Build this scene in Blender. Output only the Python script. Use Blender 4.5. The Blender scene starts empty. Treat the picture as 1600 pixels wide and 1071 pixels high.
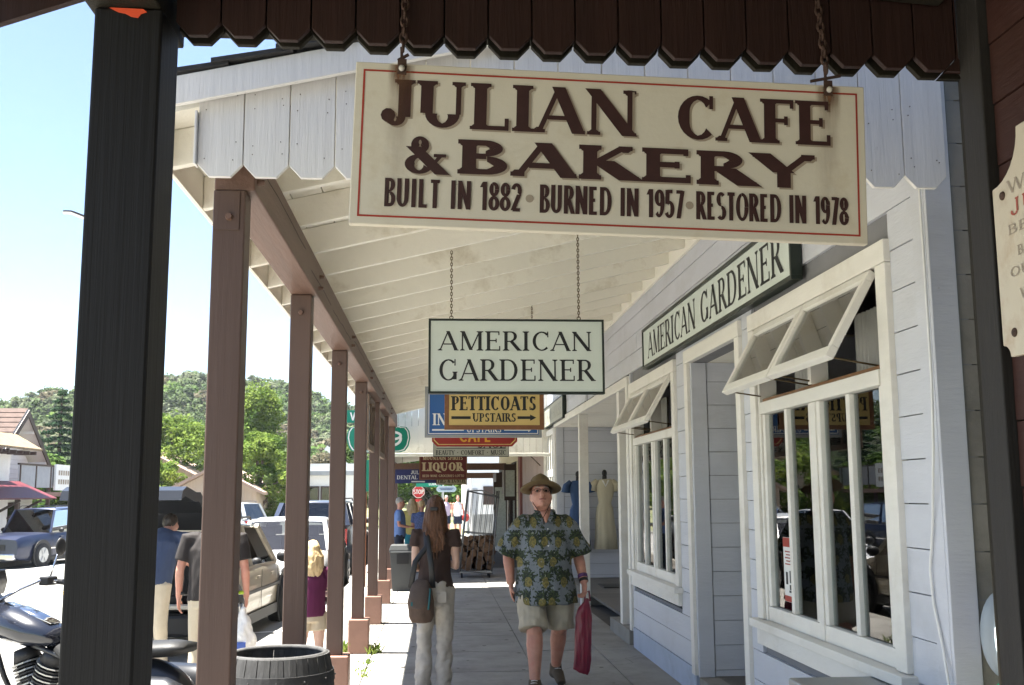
import bpy, bmesh, math, random
import numpy as np
from mathutils import Vector, Matrix, noise as mnoise

scene = bpy.context.scene
COL = scene.collection
random.seed(7)
PI = math.pi

# ------------------------------------------------------------------ camera
EYE = Vector((0, 0, 1.56))
_p, _y, _r = .1433, .0707, -.0048
_F = Vector((math.sin(_y) * math.cos(_p), math.cos(_y) * math.cos(_p), math.sin(_p)))
_R = Vector((math.cos(_y), -math.sin(_y), 0))
_U = _R.cross(_F)
_R, _U = math.cos(_r) * _R + math.sin(_r) * _U, -math.sin(_r) * _R + math.cos(_r) * _U
camd = bpy.data.cameras.new('camera')
camd.sensor_width = 36
camd.lens = 36 * 1640 / 1600
camd.clip_start = .05
camd.clip_end = 3000
cam = bpy.data.objects.new('camera', camd)
cam.matrix_world = Matrix(((_R.x, _U.x, -_F.x, EYE.x), (_R.y, _U.y, -_F.y, EYE.y), (_R.z, _U.z, -_F.z, EYE.z), (0, 0, 0, 1)))
COL.objects.link(cam)
scene.camera = cam

# ------------------------------------------------------------------ sky and sun
SUN_EL = math.radians(74.5)
SUN_DIR = Vector((-math.cos(SUN_EL) * .992, math.cos(SUN_EL) * .125, math.sin(SUN_EL))).normalized()   # towards the sun
world = bpy.data.worlds.new('World')
scene.world = world
world.use_nodes = True
wn = world.node_tree.nodes
wn.clear()
sky = wn.new('ShaderNodeTexSky')
sky.sky_type = 'NISHITA'
sky.sun_disc = False
sky.sun_elevation = SUN_EL
sky.sun_rotation = math.atan2(SUN_DIR.x, SUN_DIR.y)
sky.altitude = 1200
sky.dust_density = 2.0
sky.ozone_density = 1.2
bg = wn.new('ShaderNodeBackground')
bg.inputs['Strength'].default_value = .053
wo = wn.new('ShaderNodeOutputWorld')
world.node_tree.links.new(sky.outputs[0], bg.inputs[0])
world.node_tree.links.new(bg.outputs[0], wo.inputs[0])
sund = bpy.data.lights.new('sun', 'SUN')
sund.energy = 5.0
sund.angle = math.radians(.5)
sund.color = (1, .96, .88)
sun = bpy.data.objects.new('sun', sund)
sun.rotation_euler = (-SUN_DIR).to_track_quat('-Z', 'Y').to_euler()
sun.location = (-20, 0, 60)
COL.objects.link(sun)
scene.view_settings.view_transform = 'Standard'
scene.view_settings.look = 'None'
scene.view_settings.gamma = 1
scene.view_settings.use_curve_mapping = False
scene.view_settings.exposure = 2.62
cy = scene.cycles
cy.use_denoising = True
cy.max_bounces = 10
cy.diffuse_bounces = 6
cy.glossy_bounces = 4
cy.transparent_max_bounces = 16
cy.sample_clamp_indirect = 8

# ------------------------------------------------------------------ materials
MATS = {}


def rgb(c):
    return (c[0], c[1], c[2], 1)


def mat(name, col, rough=.6, var=.12, scale=(3, 3, 3), bump=.0, bscale=None, metal=0., spec=.4,
        wear=None, wear_amt=.0, wear_scale=6., dirt=None, dirt_amt=0., dirt_scale=1.5, coord='pos', coat=0.):
    """painted / raw surface: noise tint, optional chipped wear and large soft stains"""
    if name in MATS:
        return MATS[name]
    m = bpy.data.materials.new(name)
    m.use_nodes = True
    nt = m.node_tree
    N, L = nt.nodes, nt.links
    b = N['Principled BSDF']
    b.inputs['Roughness'].default_value = rough
    b.inputs['Metallic'].default_value = metal
    b.inputs['Specular IOR Level'].default_value = spec
    b.inputs['Coat Weight'].default_value = coat
    b.inputs['Coat Roughness'].default_value = .08
    if coord == 'pos':
        src = N.new('ShaderNodeNewGeometry').outputs['Position']
    else:
        src = N.new('ShaderNodeTexCoord').outputs['Object']

    def noise(sc, det=4, rgh=.6):
        mp = N.new('ShaderNodeMapping')
        mp.inputs['Scale'].default_value = sc if hasattr(sc, '__len__') else (sc, sc, sc)
        L.new(src, mp.inputs[0])
        n = N.new('ShaderNodeTexNoise')
        n.inputs['Scale'].default_value = 1
        n.inputs['Detail'].default_value = det
        n.inputs['Roughness'].default_value = rgh
        L.new(mp.outputs[0], n.inputs[0])
        return n.outputs[0]

    def ramp(f, a, c):
        r = N.new('ShaderNodeMapRange')
        r.inputs[1].default_value = a
        r.inputs[2].default_value = c
        L.new(f, r.inputs[0])
        return r.outputs[0]

    def mix(f, A, B):
        x = N.new('ShaderNodeMix')
        x.data_type = 'RGBA'
        if isinstance(f, (int, float)):
            x.inputs[0].default_value = f
        else:
            L.new(f, x.inputs[0])
        for s, v in ((6, A), (7, B)):
            if isinstance(v, tuple):
                x.inputs[s].default_value = rgb(v)
            else:
                L.new(v, x.inputs[s])
        return x.outputs[2]
    lo = tuple(max(0, c * (1 - var)) for c in col)
    hi = tuple(min(1, c * (1 + var)) for c in col)
    base = mix(ramp(noise(scale), .25, .75), lo, hi)
    if dirt:
        base = mix(ramp(noise(dirt_scale, 6, .7), .62 - dirt_amt * .35, .78), base, dirt)
    if wear:
        wf = ramp(noise(wear_scale, 6, .75), .72 - wear_amt * .3, .74 - wear_amt * .3)
        base = mix(wf, base, wear)
    L.new(base, b.inputs['Base Color'])
    if bump:
        bn = N.new('ShaderNodeBump')
        bn.inputs['Strength'].default_value = bump
        bn.inputs['Distance'].default_value = .01
        L.new(noise(bscale or tuple(s * 4 for s in scale), 5, .65), bn.inputs['Height'])
        L.new(bn.outputs[0], b.inputs['Normal'])
    MATS[name] = m
    return m


def leaf_mat(name, col, col2, scale=.6):
    if name in MATS:
        return MATS[name]
    m = mat(name, col, .9, .1, spec=.12)
    nt = m.node_tree
    N, L = nt.nodes, nt.links
    b = N['Principled BSDF']
    g = N.new('ShaderNodeNewGeometry')
    n = N.new('ShaderNodeTexNoise')
    n.inputs['Scale'].default_value = scale
    n.inputs['Detail'].default_value = 5
    L.new(g.outputs['Position'], n.inputs[0])
    r = N.new('ShaderNodeMapRange')
    r.inputs[1].default_value = .35
    r.inputs[2].default_value = .65
    L.new(n.outputs[0], r.inputs[0])
    x = N.new('ShaderNodeMix')
    x.data_type = 'RGBA'
    x.inputs[6].default_value = rgb(col)
    x.inputs[7].default_value = rgb(col2)
    L.new(r.outputs[0], x.inputs[0])
    L.new(x.outputs[2], b.inputs['Base Color'])
    t = N.new('ShaderNodeBsdfTranslucent')
    L.new(x.outputs[2], t.inputs[0])
    ms = N.new('ShaderNodeMixShader')
    ms.inputs[0].default_value = .35
    L.new(b.outputs[0], ms.inputs[1])
    L.new(t.outputs[0], ms.inputs[2])
    L.new(ms.outputs[0], N['Material Output'].inputs[0])
    return m


def glass_mat(name, tint=(.9, .95, .94), refl=1.0, ior=1.5):
    if name in MATS:
        return MATS[name]
    m = bpy.data.materials.new(name)
    m.use_nodes = True
    N, L = m.node_tree.nodes, m.node_tree.links
    N.remove(N['Principled BSDF'])
    tr = N.new('ShaderNodeBsdfTransparent')
    tr.inputs[0].default_value = rgb(tint)
    gl = N.new('ShaderNodeBsdfGlossy')
    gl.inputs['Roughness'].default_value = .005
    fr = N.new('ShaderNodeFresnel')
    fr.inputs[0].default_value = ior
    mu = N.new('ShaderNodeMath')
    mu.operation = 'MULTIPLY'
    mu.use_clamp = True
    mu.inputs[1].default_value = refl
    L.new(fr.outputs[0], mu.inputs[0])
    ms = N.new('ShaderNodeMixShader')
    L.new(mu.outputs[0], ms.inputs[0])
    L.new(tr.outputs[0], ms.inputs[1])
    L.new(gl.outputs[0], ms.inputs[2])
    L.new(ms.outputs[0], N['Material Output'].inputs[0])
    MATS[name] = m
    return m


# ------------------------------------------------------------------ geometry helpers
class MB:
    """collects shapes; build() links them as ONE mesh object"""

    def __init__(s):
        s.v, s.f = [], []

    def add(s, vs, fs):
        o = len(s.v)
        s.v += [tuple(v) for v in vs]
        s.f += [tuple(i + o for i in f) for f in fs]
        return s

    def box(s, x0, x1, y0, y1, z0, z1, M=None):
        vs = [Vector((x, y, z)) for x in (x0, x1) for y in (y0, y1) for z in (z0, z1)]
        if M is not None:
            vs = [M @ v for v in vs]
        return s.add(vs, [(0, 1, 3, 2), (4, 6, 7, 5), (0, 4, 5, 1), (2, 3, 7, 6), (0, 2, 6, 4), (1, 5, 7, 3)])

    def bar(s, a, b, w, h, up=(0, 0, 1)):
        a, b = Vector(a), Vector(b)
        d = b - a
        n = d.length
        d.normalize()
        u = Vector(up)
        if abs(u.dot(d)) > .98:
            u = Vector((0, 1, 0))
        r = d.cross(u).normalized()
        u = r.cross(d)
        M = Matrix(((r.x, d.x, u.x, a.x), (r.y, d.y, u.y, a.y), (r.z, d.z, u.z, a.z), (0, 0, 0, 1)))
        return s.box(-w / 2, w / 2, 0, n, -h / 2, h / 2, M)

    def prism(s, pts, fn0, fn1):
        """pts 2D polygon (ccw), fn maps (u,v)->3D for the two caps"""
        n = len(pts)
        vs = [fn0(*p) for p in pts] + [fn1(*p) for p in pts]
        fs = [tuple(range(n))[::-1], tuple(range(n, 2 * n))]
        fs += [(i, (i + 1) % n, n + (i + 1) % n, n + i) for i in range(n)]
        return s.add(vs, fs)

    def tube(s, pts, rad, n=8, side=None, caps=True):
        """loft along points; rad = r, or list of r / (ra, rb)"""
        pts = [Vector(p) for p in pts]
        k = len(pts)
        if not hasattr(rad, '__len__'):
            rad = [rad] * k
        o = len(s.v)
        prev = None
        for i, p in enumerate(pts):
            t = (pts[min(i + 1, k - 1)] - pts[max(i - 1, 0)])
            if t.length < 1e-9:
                t = Vector((0, 0, 1))
            t.normalize()
            ref = Vector(side) if side is not None else (prev if prev is not None else (Vector((1, 0, 0)) if abs(t.x) < .9 else Vector((0, 1, 0))))
            a = ref - t * ref.dot(t)
            if a.length < 1e-6:
                a = Vector((0, 1, 0)) - t * t.y
            a.normalize()
            prev = a
            b = t.cross(a)
            r = rad[i]
            ra, rb = (r, r) if not hasattr(r, '__len__') else r
            for j in range(n):
                w = 2 * PI * j / n
                s.v.append(tuple(p + a * ra * math.cos(w) + b * rb * math.sin(w)))
        for i in range(k - 1):
            for j in range(n):
                q = (j + 1) % n
                s.f.append((o + i * n + j, o + i * n + q, o + (i + 1) * n + q, o + (i + 1) * n + j))
        if caps:
            s.f.append(tuple(o + j for j in range(n))[::-1])
            s.f.append(tuple(o + (k - 1) * n + j for j in range(n)))
        return s

    def ball(s, c, r, n=10, m=7, M=None):
        rx, ry, rz = (r, r, r) if not hasattr(r, '__len__') else r
        o = len(s.v)
        c = Vector(c)
        for i in range(1, m):
            th = PI * i / m
            for j in range(n):
                ph = 2 * PI * j / n
                v = Vector((rx * math.sin(th) * math.cos(ph), ry * math.sin(th) * math.sin(ph), rz * math.cos(th)))
                s.v.append(tuple(c + (M @ v if M is not None else v)))
        top = len(s.v)
        for z in (rz, -rz):
            v = Vector((0, 0, z))
            s.v.append(tuple(c + (M @ v if M is not None else v)))
        for i in range(m - 2):
            for j in range(n):
                q = (j + 1) % n
                s.f.append((o + i * n + j, o + (i + 1) * n + j, o + (i + 1) * n + q, o + i * n + q))
        for j in range(n):
            q = (j + 1) % n
            s.f.append((top, o + j, o + q))
            s.f.append((top + 1, o + (m - 2) * n + q, o + (m - 2) * n + j))
        return s

    def lathe(s, prof, c=(0, 0, 0), n=24, axis='Z', caps=False):
        o = len(s.v)
        for r, z in prof:
            for j in range(n):
                w = 2 * PI * j / n
                p = (r * math.cos(w), r * math.sin(w), z)
                if axis == 'X':
                    p = (p[2], p[0], p[1])
                elif axis == 'Y':
                    p = (p[0], p[2], p[1])
                s.v.append((c[0] + p[0], c[1] + p[1], c[2] + p[2]))
        for i in range(len(prof) - 1):
            for j in range(n):
                q = (j + 1) % n
                s.f.append((o + i * n + j, o + i * n + q, o + (i + 1) * n + q, o + (i + 1) * n + j))
        if caps:
            s.f.append(tuple(o + j for j in range(n))[::-1])
            s.f.append(tuple(o + (len(prof) - 1) * n + j for j in range(n)))
        return s

    def torus(s, c, R, r, axis='X', n=24, k=8, M=None):
        prof = [(R + r * math.cos(2 * PI * i / k), r * math.sin(2 * PI * i / k)) for i in range(k + 1)]
        o = len(s.v)
        s.lathe(prof, (0, 0, 0), n, axis)
        for i in range(o, len(s.v)):
            v = Vector(s.v[i])
            if M is not None:
                v = M @ v
            s.v[i] = tuple(v + Vector(c))
        return s

    def mesh(s, name):
        me = bpy.data.meshes.new(name)
        me.from_pydata(s.v, [], s.f)
        me.update()
        return me

    def xf(s, M):
        s.v = [tuple(M @ Vector(v)) for v in s.v]
        return s

    def build(s, name, m, parent=None, smooth=False, bev=0., fix=True):
        me = s.mesh(name)
        if fix:
            bm = bmesh.new()
            bm.from_mesh(me)
            bmesh.ops.recalc_face_normals(bm, faces=bm.faces)
            bm.to_mesh(me)
            bm.free()
        return link(name, me, m, parent, smooth, bev)


def link(name, me, m, parent=None, smooth=False, bev=0.):
    if m is not None and not me.materials:
        me.materials.append(m)
    if smooth:
        me.polygons.foreach_set('use_smooth', [True] * len(me.polygons))
    o = bpy.data.objects.new(name, me)
    COL.objects.link(o)
    if bev:
        b = o.modifiers.new('bevel', 'BEVEL')
        b.width = bev
        b.segments = 2
        b.limit_method = 'ANGLE'
    if parent is not None:
        kid(o, parent)
    return o


WORLDM = {}


def kid(o, parent):
    """parent keeping the world coordinates the mesh was built in"""
    o.parent = parent
    o.matrix_parent_inverse = wm(parent).inverted()


def wm(o):
    if o.parent is None:
        return Matrix.LocRotScale(o.location, o.rotation_euler, o.scale)
    return wm(o.parent) @ o.matrix_parent_inverse @ Matrix.LocRotScale(o.location, o.rotation_euler, o.scale)


def tag(o, label, cat, group=None):
    o['label'] = label
    o['category'] = cat
    if group:
        o['group'] = group
    return o


def thing(name, label, cat, loc=(0, 0, 0), group=None):
    o = bpy.data.objects.new(name, None)
    o.empty_display_size = .2
    COL.objects.link(o)
    o.location = loc
    return tag(o, label, cat, group)


def structure(o):
    o['kind'] = 'structure'
    return o


def stuff(o):
    o['kind'] = 'stuff'
    return o


CUBES = {}


def B(name, x0, x1, y0, y1, z0, z1, m, parent=None, label=None):
    """axis-aligned piece: all pieces of one material share one cube mesh"""
    k = m.name
    if k not in CUBES:
        CUBES[k] = MB().box(-.5, .5, -.5, .5, -.5, .5).mesh('block')
        CUBES[k].materials.append(m)
    o = bpy.data.objects.new(name, CUBES[k])
    COL.objects.link(o)
    o.location = ((x0 + x1) / 2, (y0 + y1) / 2, (z0 + z1) / 2)
    o.scale = (abs(x1 - x0), abs(y1 - y0), abs(z1 - z0))
    if parent is not None:
        kid(o, parent)
    if label:
        o['label'] = label
    return o


def BV(name, x0, x1, y0, y1, z0, z1, m, parent=None, bev=.004):
    return MB().box(x0, x1, y0, y1, z0, z1).build(name, m, parent, bev=bev)


def dup(root, loc, label=None):
    r = root.copy()
    COL.objects.link(r)
    r.location = loc
    if label:
        r['label'] = label
    for ch in list(root.children):
        c = ch.copy()
        COL.objects.link(c)
        c.parent = r
        for g in ch.children:
            d = g.copy()
            COL.objects.link(d)
            d.parent = c
    return r


# ------------------------------------------------------------------ lettering: every glyph is drawn from strokes
G = {
    'A': (.76, 'e .05 0 .37 1;d .69 0 .36 1;h .19 .55 .33;s .05 0;s .69 0'),
    'B': (.68, 'v .16 0 1;h .16 .37 1;h .16 .37 .53;a .36 .765 .19 .235 -90 90;h .16 .39 0;a .38 .265 .23 .265 -90 90'),
    'C': (.76, 'a .42 .5 .35 .5 48 312;k .66 .7 1'),
    'D': (.82, 'v .16 0 1;h .16 .4 1;h .16 .4 0;a .38 .5 .36 .5 -90 90'),
    'E': (.66, 'v .16 0 1;h .16 .57 1;h .16 .46 .52;h .16 .6 0;k .57 .8 1;k .6 0 .24;k .46 .42 .62'),
    'F': (.62, 'v .16 0 1;h .16 .57 1;h .16 .46 .52;k .57 .8 1;k .46 .42 .62'),
    'G': (.84, 'a .42 .5 .35 .5 48 318;k .68 .7 1;v .68 .06 .42;s .68 .42'),
    'H': (.86, 'v .16 0 1;v .7 0 1;h .16 .7 .52'),
    'I': (.36, 'v .18 0 1'),
    'J': (.46, 'w .3 .2 1;a .16 .2 .14 .2 180 360;o .05 .22'),
    'K': (.76, 'v .16 0 1;e .18 .42 .6 1;d .3 .56 .68 0;s .6 1;s .68 0'),
    'L': (.62, 'v .16 0 1;h .16 .58 0;k .58 0 .26'),
    'M': (.98, 'u .14 0 1;d .16 1 .48 .03;e .48 .03 .82 1;v .83 0 1'),
    'N': (.86, 'u .14 0 1;d .12 1 .72 0;u .72 0 1;s .72 1'),
    'O': (.84, 'a .42 .5 .35 .5 0 360'),
    'P': (.64, 'v .16 0 1;h .16 .38 1;h .16 .38 .47;a .36 .735 .22 .265 -90 90'),
    'Q': (.84, 'a .42 .5 .35 .5 0 360;d .44 .14 .8 -.16'),
    'R': (.74, 'v .16 0 1;h .16 .38 1;h .16 .38 .48;a .36 .74 .22 .26 -90 90;d .36 .5 .69 0;s .69 0'),
    'S': (.62, 'a .31 .74 .22 .26 40 270;a .31 .26 .24 .26 -140 90;k .5 .76 .98;k .09 .02 .26'),
    'T': (.68, 'v .34 0 1;h .04 .64 1;k .05 .8 1;k .63 .8 1'),
    'U': (.82, 'w .16 .3 1;u2 .66 .3 1;a .41 .3 .25 .3 180 360'),
    'V': (.74, 'd .06 1 .38 0;e .38 0 .69 1;s .06 1;s .69 1'),
    'W': (1.06, 'd .05 1 .31 0;e .31 0 .53 .95;d .52 1 .76 0;e .76 0 1.0 1;s .05 1;s .52 1;s 1.0 1'),
    'X': (.74, 'd .06 1 .68 0;e .06 0 .66 1;s .06 1;s .68 0;s .06 0;s .66 1'),
    'Y': (.72, 'd .05 1 .36 .44;e .36 .44 .67 1;x .36 0 .46;s .05 1;s .67 1;s .36 0'),
    'Z': (.64, 'h .08 .56 1;d .54 1 .08 0;h .08 .58 0'),
    '&': (.88, 'a .33 .77 .15 .23 0 360;a .32 .26 .25 .26 60 330;d .2 .72 .78 0;e .5 .12 .74 .5;h .6 .84 .5'),
    '0': (.62, 'a .31 .5 .23 .5 0 360'),
    '1': (.42, 'x .24 0 1;e .06 .8 .22 .98'),
    '2': (.62, 'a .3 .74 .22 .26 -40 170;e .48 .6 .08 .04;h .06 .56 .04'),
    '5': (.62, 'h .14 .52 .97;x .15 .5 1;a .29 .31 .24 .31 -150 130'),
    '7': (.6, 'h .05 .54 .97;d .52 .98 .22 0'),
    '8': (.62, 'a .31 .75 .19 .25 0 360;a .31 .26 .23 .26 0 360'),
    '9': (.62, 'a .31 .7 .22 .3 0 360;a .27 .5 .26 .5 -130 20'),
    '6': (.62, 'a .31 .3 .22 .3 0 360;a .35 .5 .26 .5 50 200'),
    '.': (.3, 'o .15 .08'),
    '*': (.5, 'o .25 .5'),
    '-': (.5, 'h .06 .44 .42'),
    ' ': (.42, ''),
}


def strokes(text, T, t, S, xs, track):
    """polygons of a line of text with cap height 1; T thick, t thin, S serif reach"""
    polys = []
    x0 = 0.

    def quad(a, b, w):
        dx, dy = b[0] - a[0], b[1] - a[1]
        # horizontal cut ends, for diagonals between two heights
        L_ = math.hypot(dx, dy)
        hw = w / 2 * L_ / max(abs(dy), .05)
        polys.append([(a[0] - hw, a[1]), (a[0] + hw, a[1]), (b[0] + hw, b[1]), (b[0] - hw, b[1])])

    def rect(xa, xb, ya, yb):
        polys.append([(xa, ya), (xb, ya), (xb, yb), (xa, yb)])

    def serif(x, y, w):
        if S > 0:
            st = t * .8
            y0, y1 = (0, st) if y < .3 else (y - st, y)
            rect(x - w / 2 - S, x + w / 2 + S, y0, y1)
            # bracket
            if y < .3:
                polys.append([(x - w / 2 - S * .6, y1), (x + w / 2 + S * .6, y1), (x + w / 2, y1 + S * .5), (x - w / 2, y1 + S * .5)])
            else:
                polys.append([(x - w / 2 - S * .6, y0), (x - w / 2, y0 - S * .5), (x + w / 2, y0 - S * .5), (x + w / 2 + S * .6, y0)])
    for ch in text:
        if ch not in G:
            ch = ' '
        wd, spec = G[ch]
        for q in filter(None, spec.split(';')):
            q = q.split()
            k, a = q[0], [float(z) for z in q[1:]]
            X = lambda u: x0 + u * xs
            if k in ('v', 'w', 'u', 'u2', 'x'):
                w = T if k in ('v', 'w', 'x') else (t * 1.15 if S > 0 else T)
                rect(X(a[0]) - w / 2, X(a[0]) + w / 2, a[1], a[2])
                if k in ('v', 'u'):
                    if a[1] < .02:
                        serif(X(a[0]), 0, w)
                if k in ('v', 'u', 'w', 'u2') and a[2] > .98:
                    serif(X(a[0]), 1, w)
            elif k == 'd':
                quad((X(a[0]), a[1]), (X(a[2]), a[3]), T)
            elif k == 'e':
                quad((X(a[0]), a[1]), (X(a[2]), a[3]), t * 1.1 if S > 0 else T)
            elif k == 'h':
                th = t if S > 0 else T * .85
                y = min(max(a[2], th / 2), 1 - th / 2)
                rect(X(a[0]), X(a[1]), y - th / 2, y + th / 2)
            elif k == 's':
                serif(X(a[0]), a[1], t)
            elif k == 'k' and S > 0:
                rect(X(a[0]) - t * .45, X(a[0]) + t * .45, a[1], a[2])
            elif k == 'o':
                r = T * .6
                polys.append([(X(a[0]) + r * math.cos(i * PI / 5), a[1] + r * math.sin(i * PI / 5)) for i in range(10)])
            elif k == 'a':
                cx, cy_, rx, ry, a0, a1 = a
                n = max(6, int(abs(a1 - a0) / 14))
                prev = None
                for i in range(n + 1):
                    w = math.radians(a0 + (a1 - a0) * i / n)
                    c, s_ = math.cos(w), math.sin(w)
                    th = t + (T - t) * abs(c) ** 1.3 if S > 0 else T
                    if S <= 0:
                        th = T * (.8 + .2 * abs(c))
                    off = T * .12 if S > 0 else T * .5
                    ri = max(rx * xs + off - th, T * .06)
                    o_ = (X(cx) + (rx * xs + off) * c, cy_ + ry * s_)
                    ii = (X(cx) + ri * c, cy_ + max(ry - th, .02) * s_)
                    if S > 0 and ch == 'S':
                        th = t + (T - t) * (.35 + .4 * abs(c))
                        ii = (X(cx) + (rx * xs - th * .9) * c, cy_ + (ry - th) * s_)
                    if prev:
                        polys.append([prev[1], prev[0], o_, ii])
                    prev = (o_, ii)
        x0 += wd * xs + track
    return polys, x0 - track


def lettering(parent, name, text, width, height, org, ax, up, m, style='serif', lift=.0016, T=None, t=None, xs=None, label=None):
    """one line of paint; org = lower-left corner, fitted to width x height"""
    T_, t_, S_, tr = {'serif': (.15, .055, .085, .04), 'bold': (.26, .085, .11, .05), 'slab': (.3, .13, .12, .06), 'sans': (.16, .16, 0, .08), 'heavy': (.17, .17, 0, .07)}[style]
    T, t = T or T_, t or t_
    p1, w1 = strokes(text, T, t, S_, 1., tr)
    p2, w2 = strokes(text, T, t, S_, .5, tr)
    k = (w1 - w2) / .5
    x = max(.15, .5 + (width / height - w2) / k) if xs is None else xs
    polys, w = strokes(text, T, t, S_, x, tr)
    org, ax, up = Vector(org), Vector(ax).normalized(), Vector(up).normalized()
    nrm = ax.cross(up)
    mb = MB()
    for i, pl in enumerate(polys):
        o = org + nrm * (lift + (i % 61) * .00004)
        mb.add([o + ax * (u * height) + up * (v * height) for u, v in pl], [tuple(range(len(pl)))])
    ob = mb.build(name, m, parent, fix=False)
    if label:
        ob['label'] = label
    return ob
# ------------------------------------------------------------------ palette
m_white = mat('white_trim_paint', (.74, .72, .67), .5, .06, (2, 2, 9), .3, (18, 18, 60), wear=(.30, .26, .22), wear_amt=.075, wear_scale=(13, 13, 22), dirt=(.58, .54, .47), dirt_amt=.25)
m_wallp = mat('grey_white_siding_paint', (.55, .565, .615), .5, .06, (1.2, 1.2, 6), .3, (10, 10, 60), dirt=(.46, .465, .49), dirt_amt=.3, dirt_scale=1.1, wear=(.3, .27, .24), wear_amt=.05, wear_scale=(10, 10, 26))
m_cream = mat('cream_soffit_paint', (.83, .80, .71), .6, .06, (2, 2, 2), .25, (20, 20, 20), dirt=(.52, .46, .34), dirt_amt=.2, dirt_scale=2)
m_scal = mat('weathered_white_board_paint', (.72, .70, .68), .55, .06, (22, 22, 1.5), .35, (60, 60, 4), wear=(.34, .32, .3), wear_amt=.02, wear_scale=(30, 30, 5), dirt=(.5, .5, .5), dirt_amt=.15)
m_brown = mat('brown_post_paint', (.105, .063, .048), .5, .10, (7, 7, .9), .22, (40, 40, 2), wear=(.3, .2, .16), wear_amt=-.02, wear_scale=10)
m_beam = mat('brown_beam_paint', (.15, .085, .062), .5, .14, (20, 1.2, 20), .4, (50, 4, 50))
m_crack = mat('beam_crack', (.02, .012, .01), .9)
m_block = mat('post_block_paint', (.27, .15, .11), .55, .12, (6, 6, 6), .2)
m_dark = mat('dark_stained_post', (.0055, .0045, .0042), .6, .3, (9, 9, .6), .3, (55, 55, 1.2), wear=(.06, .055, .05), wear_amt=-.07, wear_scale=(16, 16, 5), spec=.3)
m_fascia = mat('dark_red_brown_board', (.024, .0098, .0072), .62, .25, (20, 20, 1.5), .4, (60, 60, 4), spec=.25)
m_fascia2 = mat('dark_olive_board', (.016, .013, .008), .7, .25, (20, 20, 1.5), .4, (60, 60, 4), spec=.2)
m_brwall = mat('red_brown_siding', (.040, .0155, .0115), .6, .14, (3, 1.5, 14), .25, (12, 6, 50), spec=.25)
m_shingle = mat('dark_shingle', (.035, .034, .036), .9, .35, (12, 12, 12), .6)
m_conc = mat('sidewalk_concrete', (.29, .28, .26), .85, .16, (1.5, 1.5, 1.5), .5, (60, 60, 60), dirt=(.165, .155, .14), dirt_amt=.45, dirt_scale=1.6, wear=(.13, .12, .115), wear_amt=.0, wear_scale=26)
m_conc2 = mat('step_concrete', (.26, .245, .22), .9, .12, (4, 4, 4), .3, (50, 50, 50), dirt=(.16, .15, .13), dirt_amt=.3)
m_joint = mat('joint_dirt', (.09, .08, .07), .95, .3, (20, 20, 20))
m_asph = mat('street_asphalt', (.23, .225, .21), .9, .10, (2, 2, 2), .3, (70, 70, 70), dirt=(.16, .155, .15), dirt_amt=.3, dirt_scale=.5)
m_earth = mat('dry_earth', (.20, .19, .10), .95, .3, (.3, .3, .3), .3, (3, 3, 3), dirt=(.085, .115, .045), dirt_amt=1.0, dirt_scale=.12)
m_iron = mat('rusty_iron', (.06, .032, .022), .75, .4, (60, 60, 60), .3)
m_black = mat('black_paint', (.012, .012, .013), .45, .2)
m_brass = mat('old_brass_rod', (.14, .10, .05), .45, .2, metal=.7)
m_wood = mat('varnished_wood', (.21, .10, .04), .5, .25, (4, 30, 30), .2)
m_glass = glass_mat('window_glass', (.86, .90, .89), 1.1)
m_glassc = glass_mat('awning_glass', (.93, .95, .93), 1.5)
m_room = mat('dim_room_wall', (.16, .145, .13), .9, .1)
m_letter = mat('dark_brown_lettering', (.042, .016, .014), .5, .15, (40, 40, 40))
m_ink = mat('black_lettering', (.014, .016, .018), .5, .15, (40, 40, 40))

# ------------------------------------------------------------------ ground, street, hills
KX = -1.45         # kerb line


def street_z(x):
    if x > KX:
        return -.15
    if x > -14:
        return -.15 - .045 * (KX - x)
    return -.15 - .045 * 12.55


def hill(x, y):
    """height of the natural ground"""
    base = street_z(x) - .12
    d = max(0., y - 72.)
    h = 20.5 * math.exp(-((x + 46) / 42) ** 2 - ((y - 225) / 75) ** 2) + 8 * math.exp(-((x + 120) / 60) ** 2 - ((y - 240) / 95) ** 2)
    h += 9 * math.exp(-((x - 35) / 55) ** 2 - ((y - 235) / 85) ** 2)
    h += 14 * (1 - math.exp(-(max(0, math.hypot(x, y) - 330) / 260) ** 2))
    h += 1.5 * mnoise.noise((x * .02, y * .02, 0)) * min(1, d / 60)
    if x < -40:
        h += 5 * (1 - math.exp(-((x + 40) / 60) ** 2)) * min(1, max(0, y - 20) / 80)
    return base + h


xs_ = list(np.concatenate([np.linspace(-900, -180, 16), np.linspace(-160, -20, 36), np.linspace(-18, 8, 27), np.linspace(12, 160, 30), np.linspace(190, 900, 14)]))
ys_ = list(np.concatenate([np.linspace(-600, -30, 14), np.linspace(-20, 80, 26), np.linspace(86, 420, 60), np.linspace(450, 1500, 14)]))
mb = MB()
for x in xs_:
    for y in ys_:
        mb.v.append((x, y, hill(x, y)))
ny = len(ys_)
for i in range(len(xs_) - 1):
    for j in range(ny - 1):
        mb.f.append((i * ny + j, (i + 1) * ny + j, (i + 1) * ny + j + 1, i * ny + j + 1))
structure(mb.build('terrain', m_earth, smooth=True, fix=False))

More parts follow.
